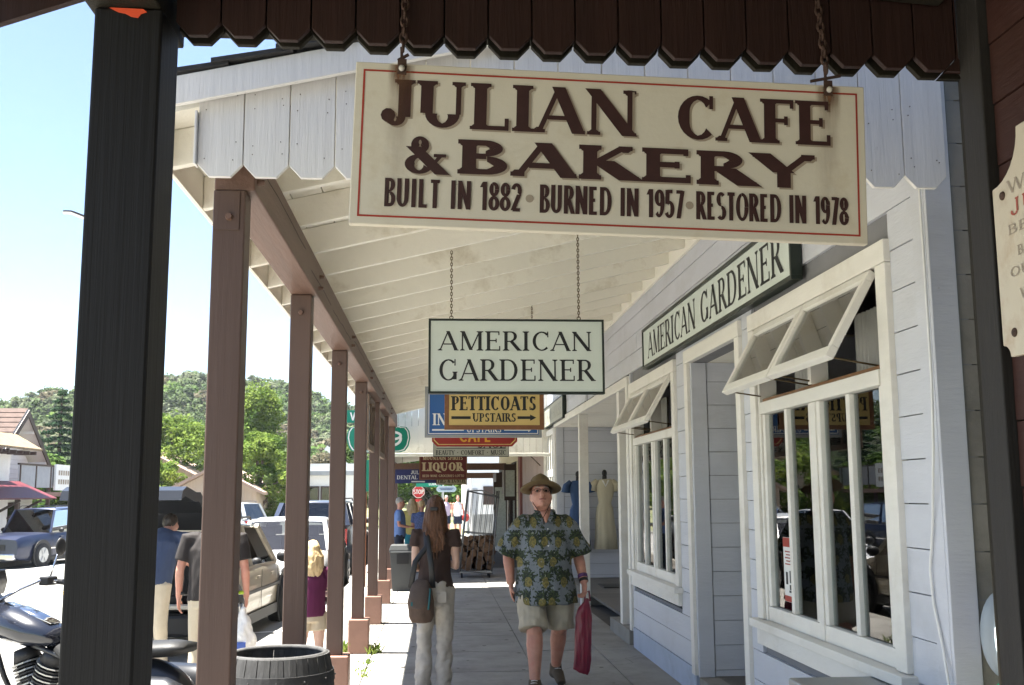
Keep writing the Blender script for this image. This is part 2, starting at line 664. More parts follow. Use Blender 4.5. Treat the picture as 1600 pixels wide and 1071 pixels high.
mb = MB()
sx = [KX, -4, -8, -14.0]
for y0, y1 in ((-40, 0), (0, 30), (30, 90)):
    for a, b in zip(sx[:-1], sx[1:]):
        mb.add([(a, y0, street_z(a)), (a, y1, street_z(a)), (b, y1, street_z(b)), (b, y0, street_z(b))], [(0, 1, 2, 3)])
for a, b in ((36.0, 46.),):
    mb.add([(KX, a, street_z(KX) + .005), (40, a, -.155), (40, b, -.155), (KX, b, street_z(KX) + .005)], [(0, 1, 2, 3)])
street = structure(mb.build('street', m_asph))
m_yel = mat('yellow_road_paint', (.5, .36, .1), .7, .15, (6, 6, 6))
m_wht = mat('white_road_paint', (.72, .72, .7), .7, .15, (6, 6, 6))
mb = MB()
for off in (-7.6, -7.8):
    mb.add([(off, -20, street_z(off) + .006), (off, 88, street_z(off) + .006), (off - .1, 88, street_z(off - .1) + .006), (off - .1, -20, street_z(off - .1) + .006)], [(0, 1, 2, 3)])
mb.build('centre_line', m_yel, street)
mb = MB()
for y in np.arange(5, 40, 3.0):
    for X0, X1 in ((-3.9, KX - .05), (-14.0, -11.9)):
        mb.add([(X0, y, street_z(X0) + .006), (X1, y, street_z(X1) + .006), (X1, y + .1, street_z(X1) + .006), (X0, y + .1, street_z(X0) + .006)], [(0, 1, 2, 3)])
mb.build('parking_line', m_wht, street)

# sidewalk on this side: slabs with recessed joints
walk = structure(B('sidewalk', KX + .02, 2.6, -8, 36, -.4, -.014, m_joint))
rnd = random.Random(3)
cols_x = [KX + .02, -.64, .87, 1.615, 2.05]
rows = [-8, -5.6, -3.2, -.8, 1.25] + [1.25 + 2.4 * k + 2.38 for k in range(15)]
for j in range(len(rows) - 1):
    for i in range(4):
        y0, y1 = rows[j], rows[j + 1]
        ysp = [(y0, y1)] if i != 0 else [(y0, (y0 + y1) / 2), ((y0 + y1) / 2, y1)]
        if i == 1 and j > 2:
            ysp = [(y0, (y0 + y1) / 2), ((y0 + y1) / 2, y1)]
        for a, b in ysp:
            dz = rnd.uniform(-.003, .003) - min(.25, max(0, (a - 20.6) * .05))
            B('slab', cols_x[i] + .005, cols_x[i + 1] - .005, a + .005, b - .005, -.08, dz, m_conc, walk)
kerb = structure(B('kerb', KX - .13, KX + .014, -8, 36, -.5, -.006, m_conc2))
far_walk = structure(MB().box(-16.6, -14.0, -40, 90, -1.2, -.58).build('sidewalk', m_conc2))

rnd = random.Random(17)
mb = MB()
for (x, y, n, ax) in ((1.02, 9.6, 9, .3), (.2, 10.9, 7, -.5), (1.25, 12.6, 10, .9), (-.1, 14.1, 8, .2), (1.75, 9.9, 7, 1.2), (.4, 8.7, 6, .1)):
    for k in range(n):
        a = ax + rnd.uniform(-.7, .7)
        x2, y2 = x + .09 * math.cos(a), y + .09 * math.sin(a)
        nx, ny = -math.sin(a) * .0022, math.cos(a) * .0022
        mb.add([(x - nx, y - ny, .0062), (x2 - nx, y2 - ny, .0062), (x2 + nx, y2 + ny, .0062), (x + nx, y + ny, .0062)], [(0, 1, 2, 3)])
        x, y = x2, y2
mb.build('hairline_crack', m_joint, walk, fix=False)
mb = MB()
for k in range(70):
    x, y, r = rnd.uniform(-.6, 1.95), rnd.uniform(7.5, 19), rnd.uniform(.008, .028)
    mb.add([(x + r * math.cos(i * PI / 5) * rnd.uniform(.8, 1.1), y + r * math.sin(i * PI / 5), .0066) for i in range(10)], [tuple(range(10))])
mb.build('gum_spot', m_joint, walk, fix=False)['kind'] = 'stuff'

# weeds in the joints beside the posts
m_weed = leaf_mat('weed_leaf', (.10, .16, .03), (.22, .26, .06), 9)
rnd = random.Random(5)
mb = MB()
for cx_, cy_, n, hh in ((-.63, 10.86, 50, .09), (-.90, 10.9, 45, .13), (-.64, 10.2, 14, .035), (-.64, 9.7, 16, .035), (-.64, 9.45, 12, .03), (-.9, 13.2, 20, .08), (-.88, 15.6, 16, .07)):
    for k in range(n):
        x, y = cx_ + rnd.gauss(0, .035), cy_ + rnd.gauss(0, .07)
        a = rnd.uniform(0, 6.28)
        h = hh * rnd.uniform(.4, 1.1)
        dx, dy = math.cos(a) * h * .5, math.sin(a) * h * .5
        w = .0045
        mb.add([(x - w, y, 0), (x + w, y, 0), (x + dx + w * 1.6, y + dy, h * .75), (x + dx * 1.5, y + dy * 1.5, h), (x + dx - w * 1.6, y + dy, h * .75)], [(0, 1, 2, 3, 4)])
tag(stuff(mb.build('weeds', m_weed, fix=False)), 'small green weeds growing from the pavement joints beside the porch posts', 'weeds')

# ------------------------------------------------------------------ white shop building with its siding
W = 2.026
shop = thing('shop_building', 'white weatherboard shop with awning windows and recessed doorways along the pavement', 'shop', (W, 4.09, 0))
Y0, Y1, ZT = 4.10, 19.95, 3.75
ROW = .187
ZB = .2
openings = [(4.50, 6.60, .66, 2.70), (6.93, 8.30, .0, 2.60), (8.78, 10.91, .60, 2.70), (11.0, 18.08, 0., 2.70), (18.2, 19.9, .35, 2.70)]


def siding(parent, y0, y1, z0, z1, opens, plane, m, row=ROW, zb=ZB, axis='Y', th=.02, butt=None, rseed=1):
    """boards as single pieces, cut round the openings; axis Y: boards run along Y on the plane x; axis X: along X on the plane y"""
    rr = random.Random(rseed)
    k0 = int(math.floor((z0 - zb) / row))
    z = zb + k0 * row
    while z < z1 - .01:
        a, b = max(z, z0), min(z + row, z1)
        segs = [(y0, y1)]
        for (oa, ob, oz0, oz1) in opens:
            if oz0 < b - .02 and oz1 > a + .02:
                new = []
                for s0, s1 in segs:
                    if ob <= s0 or oa >= s1:
                        new.append((s0, s1))
                    else:
                        if oa > s0 + .01:
                            new.append((s0, oa))
                        if ob < s1 - .01:
                            new.append((ob, s1))
                segs = new
        for s0, s1 in segs:
            cuts = [s0]
            if butt and s1 - s0 > butt * 1.5:
                c = s0 + rr.uniform(.4, 1.) * butt
                while c < s1 - .5:
                    cuts.append(c)
                    c += butt
            cuts.append(s1)
            for c0, c1 in zip(cuts[:-1], cuts[1:]):
                d = rr.uniform(0, .002)
                if axis == 'Y':
                    ob_ = B('siding_board', plane - d, plane + th, c0 + .0015, c1 - .0015, a + .0045, b - rr.uniform(0, .0015), m, parent)
                    ob_.rotation_euler = (rr.uniform(-.0006, .0006), rr.uniform(.004, .016), 0)
                else:
                    B('siding_board', c0 + .0015, c1 - .0015, plane - d, plane + th, a + .0045, b, m, parent)
        z += row


siding(shop, Y0 + .115, Y1, ZB, ZT, openings, W, m_wallp, butt=4.2)
# wall core behind the boards (with the openings left out) and the rendered plinth
m_core = mat('wall_core', (.20, .20, .21), .9)
mb = MB()
ys = sorted({Y0, Y1} | {v for o in openings for v in o[:2]})
for a, b in zip(ys[:-1], ys[1:]):
    o = [q for q in openings if q[0] <= a + .001 and q[1] >= b - .001]
    if not o:
        mb.box(W + .021, W + .14, a, b, -.02, ZT)
    else:
        mb.box(W + .021, W + .14, a, b, o[0][3], ZT)
        if o[0][2] > .05:
            mb.box(W + .021, W + .14, a, b, -.02, o[0][2])
mb.build('wall_core', m_core, shop)
m_plinth = mat('blue_grey_plinth_paint', (.40, .45, .55), .7, .1, (4, 4, 4), .3, (30, 30, 30), wear=(.14, .14, .15), wear_amt=.03, wear_scale=(14, 14, 18), dirt=(.22, .23, .26), dirt_amt=.2)
for a, b in ((Y0 + .1, 6.9), (8.32, 10.98), (18.1, Y1)):
    B('plinth', W - .012, W + .02, a, b, -.02, ZB, m_plinth, shop)
BV('corner_board', W - .024, W + .02, Y0, Y0 + .115, 0, ZT, m_wallp, shop)
BV('corner_board', W - .022, W + .09, Y0 - .022, Y0 - .001, 0, ZT, m_wallp, shop)
BV('frieze_board', W - .03, W - .003, Y0 + .12, Y1, 3.5, 3.68, m_cream, shop)
# end wall facing the camera and the roof mass behind
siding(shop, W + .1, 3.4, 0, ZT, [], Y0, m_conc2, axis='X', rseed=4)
B('end_wall', W + .022, 7.0, Y0 + .02, Y0 + .14, 0, ZT, m_core, shop)
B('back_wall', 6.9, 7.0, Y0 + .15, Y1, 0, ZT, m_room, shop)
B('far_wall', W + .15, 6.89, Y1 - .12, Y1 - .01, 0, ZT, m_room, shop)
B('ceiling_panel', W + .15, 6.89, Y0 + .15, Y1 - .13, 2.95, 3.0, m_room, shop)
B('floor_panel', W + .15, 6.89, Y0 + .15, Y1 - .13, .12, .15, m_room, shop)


def window(y0, y1, name_label, sash_open=True, seed=1):
    """double awning sashes over four tall panes; y0 is the near jamb's outer edge"""
    zt, zs = 2.693, .72
    w = bpy.data.objects.new('window', None)
    COL.objects.link(w)
    kid(w, shop)
    w['label'] = name_label
    tw = .115
    ix0, ix1 = y0 + tw, y1 - tw          # inside the trim
    mid = (ix0 + ix1) / 2
    BV('head_trim', W - .032, W + .03, y0, y1, zt - .105, zt, m_white, w)
    BV('side_trim', W - .030, W + .03, y0, y0 + tw - .006, zs + .072, zt - .107, m_white, w)
    BV('side_trim', W - .030, W + .03, y1 - tw + .006, y1, zs + .072, zt - .107, m_white, w)
    BV('sill', W - .075, W + .04, y0 - .04, y1 + .04, zs + .02, zs + .068, m_white, w)
    BV('apron', W - .036, W + .0, y0 - .01, y1 + .01, zs - .085, zs + .018, m_white, w)
    # frame
    for a, b in ((ix0, ix0 + .035), (ix1 - .035, ix1)):
        BV('jamb', W - .012, W + .10, a, b, zs + .07, zt - .108, m_white, w, .003)
    BV('transom', W - .02, W + .085, ix0 + .037, ix1 - .037, 2.045, 2.118, m_white, w, .003)
    B('transom_sill', W + .005, W + .1, ix0 + .04, ix1 - .04, 2.119, 2.14, m_wood, w)
    BV('mullion', W - .016, W + .085, mid - .024, mid + .024, 2.141, zt - .11, m_white, w, .003)
    BV('mullion', W - .008, W + .07, mid - .034, mid + .034, zs + .07, 2.043, m_white, w, .003)
    BV('bottom_rail', W - .004, W + .06, ix0 + .037, mid - .036, zs + .07, .875, m_white, w, .003)
    BV('bottom_rail', W - .004, W + .06, mid + .036, ix1 - .037, zs + .07, .875, m_white, w, .003)
    for a, b in ((ix0 + .037, mid - .036), (mid + .036, ix1 - .037)):
        c = (a + b) / 2
        st = .05
        BV('stile', W, W + .055, a, a + st, .877, 2.043, m_white, w, .003)
        BV('stile', W, W + .055, b - st, b, .877, 2.043, m_white, w, .003)
        BV('muntin', W + .002, W + .05, c - .025, c + .025, .877, 2.043, m_white, w, .003)
        for p, q in ((a + st, c - .025), (c + .025, b - st)):
            B('pane', W + .026, W + .03, p + .001, q - .001, .878, 2.042, m_glass, w)
    # awning sashes hinged at the head
    ang = math.radians(29.5)
    for a, b in ((ix0 + .045, mid - .010), (mid + .010, ix1 - .045)):
        M = Matrix.Translation((W - .012, 0, zt - .118)) @ Matrix.Rotation(ang, 4, 'Y')
        L_ = .462
        fr = .05
        mbs = MB()
        mbs.box(-.02, .02, a, b, -fr, 0)
        mbs.box(-.02, .02, a, b, -L_, -L_ + fr * 1.15)
        mbs.box(-.0195, .0195, a, a + fr, -L_ + fr * 1.15, -fr)
        mbs.box(-.0195, .0195, b - fr, b, -L_ + fr * 1.15, -fr)
        mbs.xf(M)
        mbs.build('awning_sash', m_white, w, bev=.004)
        g = MB().box(-.002, .002, a + fr, b - fr, -L_ + fr * 1.15, -fr).xf(M)
        g.build('awning_pane', m_glassc, w)
        for yy in (a + .06, b - .06):
            e = M @ Vector((.02, yy, -L_ + .02))
            MB().tube([e, (W + .07, yy + .1, 2.152)], .005, 5).build('stay_rod', m_brass, w)
    return w


window(4.49, 6.60, 'nearer window with two open awning sashes above four tall panes')
window(8.78, 10.905, 'farther window with two open awning sashes above four tall panes')

# recessed doorway between the two windows
def recess(y0, y1, zt, depth, seed, floor_z, far_siding=True):
    r = bpy.data.objects.new('recessed_doorway', None)
    COL.objects.link(r)
    kid(r, shop)
    tw = .105
    BV('head_trim', W - .030, W + .02, y0 - tw, y1 + tw, zt, zt + .105, m_white, r)
    BV('side_trim', W - .028, W + .02, y0 - tw, y0 - .002, .16 if floor_z > .1 else .0, zt - .002, m_white, r)
    BV('side_trim', W - .028, W + .02, y1 + .002, y1 + tw, .16 if floor_z > .1 else .0, zt - .002, m_white, r)
    B('soffit_board', W + .022, W + depth, y0, y1, zt + .002, zt + .03, m_cream, r)
    siding(r, W + .13, W + depth, floor_z, zt, [], y1 - .02, m_wallp, axis='X', rseed=seed)
    BV('jamb_board', W - .0, W + .125, y1 - .03, y1 - .001, floor_z, zt - .001, m_wallp, r)
    B('return_wall', W + .022, W + depth, y1 + .001, y1 + .1, 0, zt, m_core, r)
    B('return_wall', W + .022, W + depth, y0 - .1, y0 - .001, 0, zt, m_wallp, r)
    B('inner_wall', W + depth, W + depth + .1, y0, y1, 0, zt, m_wallp, r)
    return r


rc = recess(6.93, 8.30, 2.60, 1.25, 5, .15)
B('door_step', W - .0, W + 1.24, 6.935, 8.27, -.02, .15, m_conc2, rc)
BV('door', W + 1.2, W + 1.249, 7.1, 8.1, .152, 2.3, mat('door_green_paint', (.12, .15, .14), .5), rc)
rc = recess(11.1, 18.0, 2.69, 1.9, 6, .15)
B('door_step', 2.05, W + 1.89, 15.2, 17.97, -.02, .15, m_conc2, rc)
BV('concrete_block', W - .03, W + .28, 11.13, 12.35, -.02, .15, m_conc2, rc)
for a, b, x in ((11.55, 12.3, .2), ):
    BV('porch_post', W - .01, W + .13, 11.62, 11.76, .15, 2.69, m_white, rc)
BV('porch_post', W - .01, W + .12, 14.95, 15.07, 0, 2.69, m_white, rc)
BV('door_frame', W + .3, W + .36, 11.2, 11.26, .15, 2.2, m_white, rc)
# far window of the white shop
w = bpy.data.objects.new('window', None)
COL.objects.link(w)
kid(w, shop)
w['label'] = 'far window of narrow panes behind the man in the hat'
BV('head_trim', W - .03, W + .02, 18.2, 19.9, 2.6, 2.70, m_white, w)
for a in (18.2, 19.78):
    BV('side_trim', W - .028, W + .02, a, a + .12, .35, 2.598, m_white, w)
for a, b in ((.35, .47), (1.86, 1.98)):
    BV('rail', W - .014, W + .02, 18.322, 19.778, a, b, m_white, w)
for k in range(5):
    yy = 18.322 + k * (1.456 - .07) / 4
    for a, b in ((.472, 1.858), (1.982, 2.598)):
        BV('muntin', W - .01, W + .02, yy, yy + .07, a, b, m_white, w)
for k in range(4):
    yy = 18.322 + k * (1.456 - .07) / 4
    for a, b in ((.472, 1.858), (1.982, 2.598)):
        B('pane', W + .004, W + .008, yy + .071, yy + (1.456 - .07) / 4 - .001, a, b, m_glass, w)

# ------------------------------------------------------------------ porch of the white shop
porch = thing('covered_porch', 'long cream raftered porch roof on brown posts beside the white shop', 'porch', (-.8, 3.9, 0))
RS = .235                                   # roof slope


def rz(x):
    """underside of rafters"""
    return 2.90 + RS * (x + .72)


PY = [3.92, 6.03, 8.42, 10.82, 13.22, 15.62, 18.02]
for k, y in enumerate(PY):
    p = BV('post', -.852, -.732, y, y + .12, .33 if k > 0 else 0, 2.706, m_brown, porch, .006)
    blk = BV('base_block', -.878, -.676, y - .045, y + .165, -.03, .335, m_block, p, .012)
    if k < 5:
        MB().tube([(-.79, y - .004, 2.60), (-.79, y - .022, 2.60)], [.016, .012], 8).build('bolt', m_beam, p)
    if k == 0:
        BV('cap_plate', -.848, -.752, y - .005, y - .0005, 2.55, 2.70, m_brown, p, .001)
BV('beam', -.852, -.70, 3.93, 18.2, 2.708, 2.905, m_beam, porch, .006)
# checks (long drying cracks) and bolts on the inner face of the beam
mb = MB()
rnd = random.Random(2)
y = 4.0
while y < 18:
    l = rnd.uniform(.5, 1.5)
    z = 2.80 + rnd.uniform(-.03, .04)
    n = 6
    pts = [(y + l * i / n, z + rnd.uniform(-.006, .006)) for i in range(n + 1)]
    for (a, za), (b, zb) in zip(pts[:-1], pts[1:]):
        mb.add([(-.6985, a, za), (-.6985, b, zb), (-.6985, b, zb + .005), (-.6985, a, za + .005)], [(0, 1, 2, 3)])
    y += l + rnd.uniform(.05, .4)
mb.build('crack', m_crack, porch)
for y in PY[:6]:
    for dz in (.045, .12):
        MB().tube([(-.702, y + .04 + dz * .5, 2.71 + dz), (-.672, y + .04 + dz * .5, 2.71 + dz)], [.014, .01], 8).build('bolt', m_beam, porch)
# rafters
XE, XW_ = -1.05, W - .004
RH = .15
yr = 4.03
k = 0
YR = []
while yr < 18.1:
    YR.append(yr)
    yr += .5985
for y in YR:
    MB().prism([(XE, rz(XE)), (XW_, rz(XW_)), (XW_, rz(XW_) + RH), (XE, rz(XE) + RH)], lambda u, v: (u, y, v), lambda u, v: (u, y + .04, v)).build('rafter', m_cream, porch, bev=.003)
# roof boards along the porch, gaps showing
nb = 20
bw = (XW_ - XE) / nb
for i in range(nb):
    a, b = XE + i * bw + .003, XE + (i + 1) * bw - .003
    MB().prism([(a, rz(a) + RH + .002), (b, rz(b) + RH + .002), (b, rz(b) + RH + .022), (a, rz(a) + RH + .022)], lambda u, v: (u, 3.86, v), lambda u, v: (u, 18.15 + .1 * (u + 1), v)).build('roof_board', m_cream, porch)
# shingles over the boards: courses as separate strips
nc = 22
for i in range(nc):
    a = XE - .03 + i * (5.2 / nc)
    b = a + 5.2 / nc + .06
    z0 = lambda u: rz(u) + .262 + (b - u) * .05
    MB().prism([(a, z0(a) - .004 + .0), (b, z0(b) - .004), (b, z0(b) + .012), (a, z0(a) + .012)], lambda u, v: (u, 3.765 - .012 * (i % 3), v), lambda u, v: (u, 18.2 + .1 * (u + 1), v)).build('shingle_course', m_shingle, porch)
# eave board and rakes
mb = MB()
mb.prism([(XE - .022, rz(XE) - .0), (XE - .002, rz(XE)), (XE - .002, rz(XE) + RH + .02), (XE - .022, rz(XE) + RH + .02)], lambda u, v: (u, 3.86, v), lambda u, v: (u, 18.1, v))
mb.build('eave_board', m_cream, porch, bev=.003)
mb = MB()
ra = lambda x: 2.983 + .225 * (x + .978)
mb.prism([(-1.1, ra(-1.1)), (4.0, ra(4.0)), (4.0, ra(4.0) + .112), (-1.1, ra(-1.1) + .112)], lambda u, v: (u, 3.775, v), lambda u, v: (u, 3.80, v))
mb.build('rake_board', m_scal, porch, bev=.004)
# hanging scalloped boards on the gable end (each a board)
x = -.895
bw = .1688
BV('corner_strip', -.905, -.897, 3.80, 3.855, 2.77, 2.975, m_scal, porch, .002)
i = 0
while x < W - .02:
    xe = min(x + bw - .004, W - .02)
    if xe - x < .1:
        break
    zt_ = lambda u: min(3.62, ra(u) + .05)
    dz = -.0165 * 0
    top = 2.775 + .0
    pts = [(x, top), (x + .043, 2.728), (xe - .043, 2.728), (xe, top), (xe, zt_(xe)), (x, zt_(x))]
    d = rnd.uniform(0, .003)
    MB().prism(pts, lambda u, v: (u, 3.825 - d, v), lambda u, v: (u, 3.845, v)).build('scalloped_board', m_scal, porch, bev=.002)
    x += bw
    i += 1
nl = MB()
rnd2 = random.Random(4)
for i in range(17):
    for z in (2.80, 2.86, 3.0, 3.05):
        for u in (.03, .135):
            xx = -.895 + i * .1688 + u + rnd2.uniform(-.008, .008)
            if rnd2.random() < .75:
                z = z + rnd2.uniform(-.02, .02)
                nl.box(xx - .0014, xx + .0014, 3.8205, 3.8255, z - .0016, z + .0016)
stuff(nl.build('nail_head', m_iron, porch, fix=False))
# windbreak panels hung between posts under the beam
m_oldwood = mat('weathered_panel_wood', (.20, .14, .10), .6, .2, (20, 6, 20), .3)
for y0, y1 in ((11.9, 13.05), (14.3, 15.5)):
    pn = MB()
    pn.box(-.815, -.775, y0, y1, 2.62, 2.69).box(-.815, -.775, y0, y1, 2.07, 2.14)
    pn.box(-.814, -.776, y0, y0 + .07, 2.14, 2.62).box(-.814, -.776, y1 - .07, y1, 2.14, 2.62).box(-.81, -.78, (y0 + y1) / 2 - .02, (y0 + y1) / 2 + .02, 2.14, 2.62)
    po = pn.build('windbreak_panel', m_oldwood, porch, bev=.003)
    B('pane', -.797, -.793, y0 + .07, y1 - .07, 2.14, 2.62, m_glassc, po)

# ------------------------------------------------------------------ brown shop and its porch (where the camera stands)
NX = 1.506
brown = thing('brown_shop', 'dark red-brown plank shop wall at the right edge', 'shop', (NX, 2.75, 0))
siding(brown, -7, 2.64, 0, 3.6, [], NX, m_brwall, row=.172, zb=.02, axis='Y', butt=3.1, rseed=8)
B('wall_core', NX + .022, NX + .2, -7, 2.74, 0, 3.6, m_fascia2, brown)
m_trimdk = mat('dark_grey_brown_trim', (.022, .019, .017), .6, .2, (20, 20, 1.5), .3, (60, 60, 4), spec=.25)
BV('corner_board', NX - .028, NX + .02, 2.645, 2.755, 0, 3.6, m_trimdk, brown)
B('end_wall', NX + .021, 6, 2.745, 2.86, 0, 3.6, m_fascia2, brown)
bporch = thing('brown_porch', 'dark porch with scalloped brown boards and a thick blackish post in front', 'porch', (-.83, 2.7, 0))
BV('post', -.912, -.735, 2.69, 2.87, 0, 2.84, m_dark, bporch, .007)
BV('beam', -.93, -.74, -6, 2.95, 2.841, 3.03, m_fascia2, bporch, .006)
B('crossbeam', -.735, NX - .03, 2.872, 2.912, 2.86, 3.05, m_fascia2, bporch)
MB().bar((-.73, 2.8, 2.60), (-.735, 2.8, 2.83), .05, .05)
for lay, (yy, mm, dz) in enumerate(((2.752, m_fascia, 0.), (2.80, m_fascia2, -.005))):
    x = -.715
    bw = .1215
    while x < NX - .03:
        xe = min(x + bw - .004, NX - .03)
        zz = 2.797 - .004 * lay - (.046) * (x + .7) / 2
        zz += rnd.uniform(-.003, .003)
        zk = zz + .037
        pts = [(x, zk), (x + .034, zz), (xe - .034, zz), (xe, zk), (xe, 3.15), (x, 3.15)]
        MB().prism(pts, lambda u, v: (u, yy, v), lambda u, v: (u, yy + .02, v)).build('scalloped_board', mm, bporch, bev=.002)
        x += bw
# roof: boards and rafters overhead
m_roofdk = mat('dark_roof_board', (.05, .036, .028), .8, .2, (3, 20, 3))
rb = lambda x: 3.05 + .16 * (x + .9)
for i in range(14):
    a = -1.45 + i * .215
    MB().prism([(a, rb(a) + .12), (a + .211, rb(a + .211) + .12), (a + .211, rb(a + .211) + .145), (a, rb(a) + .145)], lambda u, v: (u, -7, v), lambda u, v: (u, 2.93, v)).build('roof_board', m_roofdk, bporch)
for y in np.arange(-6.5, 2.6, .61):
    MB().prism([(-1.4, rb(-1.4)), (1.44, rb(1.44)), (1.44, rb(1.44) + .118), (-1.4, rb(-1.4) + .118)], lambda u, v: (u, y, v), lambda u, v: (u, y + .045, v)).build('rafter', m_fascia2, bporch)
B('roof_sheet', -1.5, 6, -7, 2.93, 3.62, 3.66, m_shingle, bporch)
MB().prism([(-1.6, 2.772), (-.935, 3.02), (-.935, 3.19), (-1.6, 2.94)], lambda u, v: (u, 2.935, v), lambda u, v: (u, 2.96, v)).build('rake_board', m_fascia, bporch)
m_tape = mat('orange_tape', (.75, .09, .03), .55, .15)
MB().prism([(-.872, 2.838), (-.785, 2.836), (-.775, 2.828), (-.79, 2.822), (-.797, 2.811), (-.815, 2.814), (-.83, 2.822), (-.85, 2.826)], lambda u, v: (u, 2.687, v), lambda u, v: (u, 2.689, v)).build('tape_scrap', m_tape, bporch)
MB().tube([(-.905, 2.80, 2.28), (-.98, 2.80, 2.31), (-1.0, 2.8, 2.31)], [.008, .006, .006], 6).build('hook', mat('bright_metal', (.6, .62, .65), .3, metal=.8), bporch)
mb = MB().bar((1.02, 2.70, 2.99), (1.42, 2.70, 2.96), .07, .06)
mb.build('bracket', m_fascia2, bporch, bev=.004)
# ------------------------------------------------------------------ signs
m_sgn = mat('aged_cream_sign_paint', (.62, .57, .46), .5, .03, (3, 3, 3), .1, (40, 40, 40), dirt=(.52, .44, .31), dirt_amt=.15, dirt_scale=3, wear=(.30, .24, .17), wear_amt=.03, wear_scale=(9, 9, 30))
m_red = mat('red_line_paint', (.33, .035, .02), .5, .15)
m_shadow = mat('letter_shadow_paint', (.33, .27, .20), .5, .08)
m_rust = mat('rust_stain', (.23, .10, .03), .8, .5, (40, 40, 8))
m_mint = mat('pale_mint_sign_paint', (.60, .66, .61), .45, .04, (2, 2, 2), dirt=(.53, .59, .54), dirt_amt=.15)
m_grn = mat('black_green_frame', (.014, .022, .018), .4, .2)


def chain(name, parent, a, b, m=None, r=.0028, link_l=.026):
    """a chain of interlocked links from a to b as one part"""
    a, b = Vector(a), Vector(b)
    d = (b - a)
    n = max(2, int(d.length / (link_l * .72)))
    ax = d.normalized()
    s1 = ax.cross(Vector((0, 1, 0))).normalized()
    s2 = ax.cross(s1)
    mb = MB()
    for i in range(n):
        c = a + d * ((i + .5) / n)
        s = s1 if i % 2 else s2
        pts = []
        for k in range(9):
            w = 2 * PI * k / 8
            pts.append(c + ax * (link_l * .5 * math.sin(w)) + s * (link_l * .27 * math.cos(w)))
        mb.tube(pts, r, 5, caps=False)
    return mb.build(name, m or m_iron, parent, smooth=True)


# --- the big hanging sign: built flat, then tilted as it hangs
SW, SH = 1.398, .448
sg = thing('hanging_sign', 'large cream sign lettered JULIAN CAFE & BAKERY in dark brown', 'sign', (.468, 2.715, 2.468))


def cafe_pt(u, v):                       # u, v from the lower-left corner
    return Vector((.468 - SW / 2 + u, 2.703, 2.468 - SH / 2 + v))


bd = MB()
bd.box(.468 - SW / 2, .468 + SW / 2, 2.703, 2.727, 2.468 - SH / 2, 2.468 + SH / 2)
bd.build('sign_board', m_sgn, sg, bev=.003)
mb = MB()
ins, lw = .021, .0052
Y_ = 2.703 - .0012
for (u0, u1, v0, v1) in ((ins, SW - ins, ins, ins + lw), (ins, SW - ins, SH - ins - lw, SH - ins), (ins, ins + lw, ins + lw, SH - ins - lw), (SW - ins - lw, SW - ins, ins + lw, SH - ins - lw)):
    a, b = cafe_pt(u0, v0), cafe_pt(u1, v1)
    mb.add([(a.x, Y_, a.z), (b.x, Y_, a.z), (b.x, Y_, b.z), (a.x, Y_, b.z)], [(0, 1, 2, 3)])
mb.build('border_line', m_red, sg)
X_, Z_ = (1, 0, 0), (0, 0, 1)


def cafe_line(text, u0, u1, v0, v1, style, **k):
    for nm, m, dx, dz, lf in (('letter_shadow', m_shadow, .0065, -.0045, .001), ('lettering', m_letter, 0, 0, .0022)):
        if nm == 'letter_shadow' and style == 'heavy':
            continue
        lettering(sg, nm, text, u1 - u0, v1 - v0, cafe_pt(u0 + dx, v0 + dz), X_, Z_, m, style, lift=lf, **k)


cafe_line('JULIAN', .083, .766, .272, .402, 'serif', T=.255, t=.092)
cafe_line('CAFE', .868, 1.302, .272, .398, 'serif', T=.255, t=.092)
cafe_line('&', .134, .255, .142, .246, 'bold')
cafe_line('BAKERY', .276, 1.245, .148, .243, 'slab', T=.40, t=.16)
cafe_line('BUILT IN 1882', .090, .452, .050, .128, 'heavy', T=.145)
cafe_line('BURNED IN 1957', .502, .890, .050, .128, 'heavy', T=.145)
cafe_line('RESTORED IN 1978', .925, 1.342, .050, .128, 'heavy', T=.145)
mb = MB()
for u in (.475, .907):
    c = cafe_pt(u, .088)
    mb.add([(c.x + .011 * math.cos(i * PI / 8), Y_, c.z + .011 * math.sin(i * PI / 8)) for i in range(16)], [tuple(range(16))])
mb.build('dot', m_shadow, sg)
# rust runs below the two hanger bolts
m_run = bpy.data.materials.new('rust_run')
m_run.use_nodes = True
N, L = m_run.node_tree.nodes, m_run.node_tree.links
N['Principled BSDF'].inputs['Base Color'].default_value = (.15, .07, .032, 1)
N['Principled BSDF'].inputs['Roughness'].default_value = .9
tc = N.new('ShaderNodeTexCoord')
mp = N.new('ShaderNodeMapping')
mp.inputs['Scale'].default_value = (90, 1, 9)
L.new(tc.outputs['Object'], mp.inputs[0])
nz = N.new('ShaderNodeTexNoise')
nz.inputs['Scale'].default_value = 1
nz.inputs['Detail'].default_value = 5
L.new(mp.outputs[0], nz.inputs[0])
uvm = N.new('ShaderNodeAttribute')
uvm.attribute_name = 'fade'
mu = N.new('ShaderNodeMath')
mu.operation = 'MULTIPLY'
L.new(nz.outputs[0], mu.inputs[0])
L.new(uvm.outputs['Fac'], mu.inputs[1])
L.new(mu.outputs[0], N['Principled BSDF'].inputs['Alpha'])
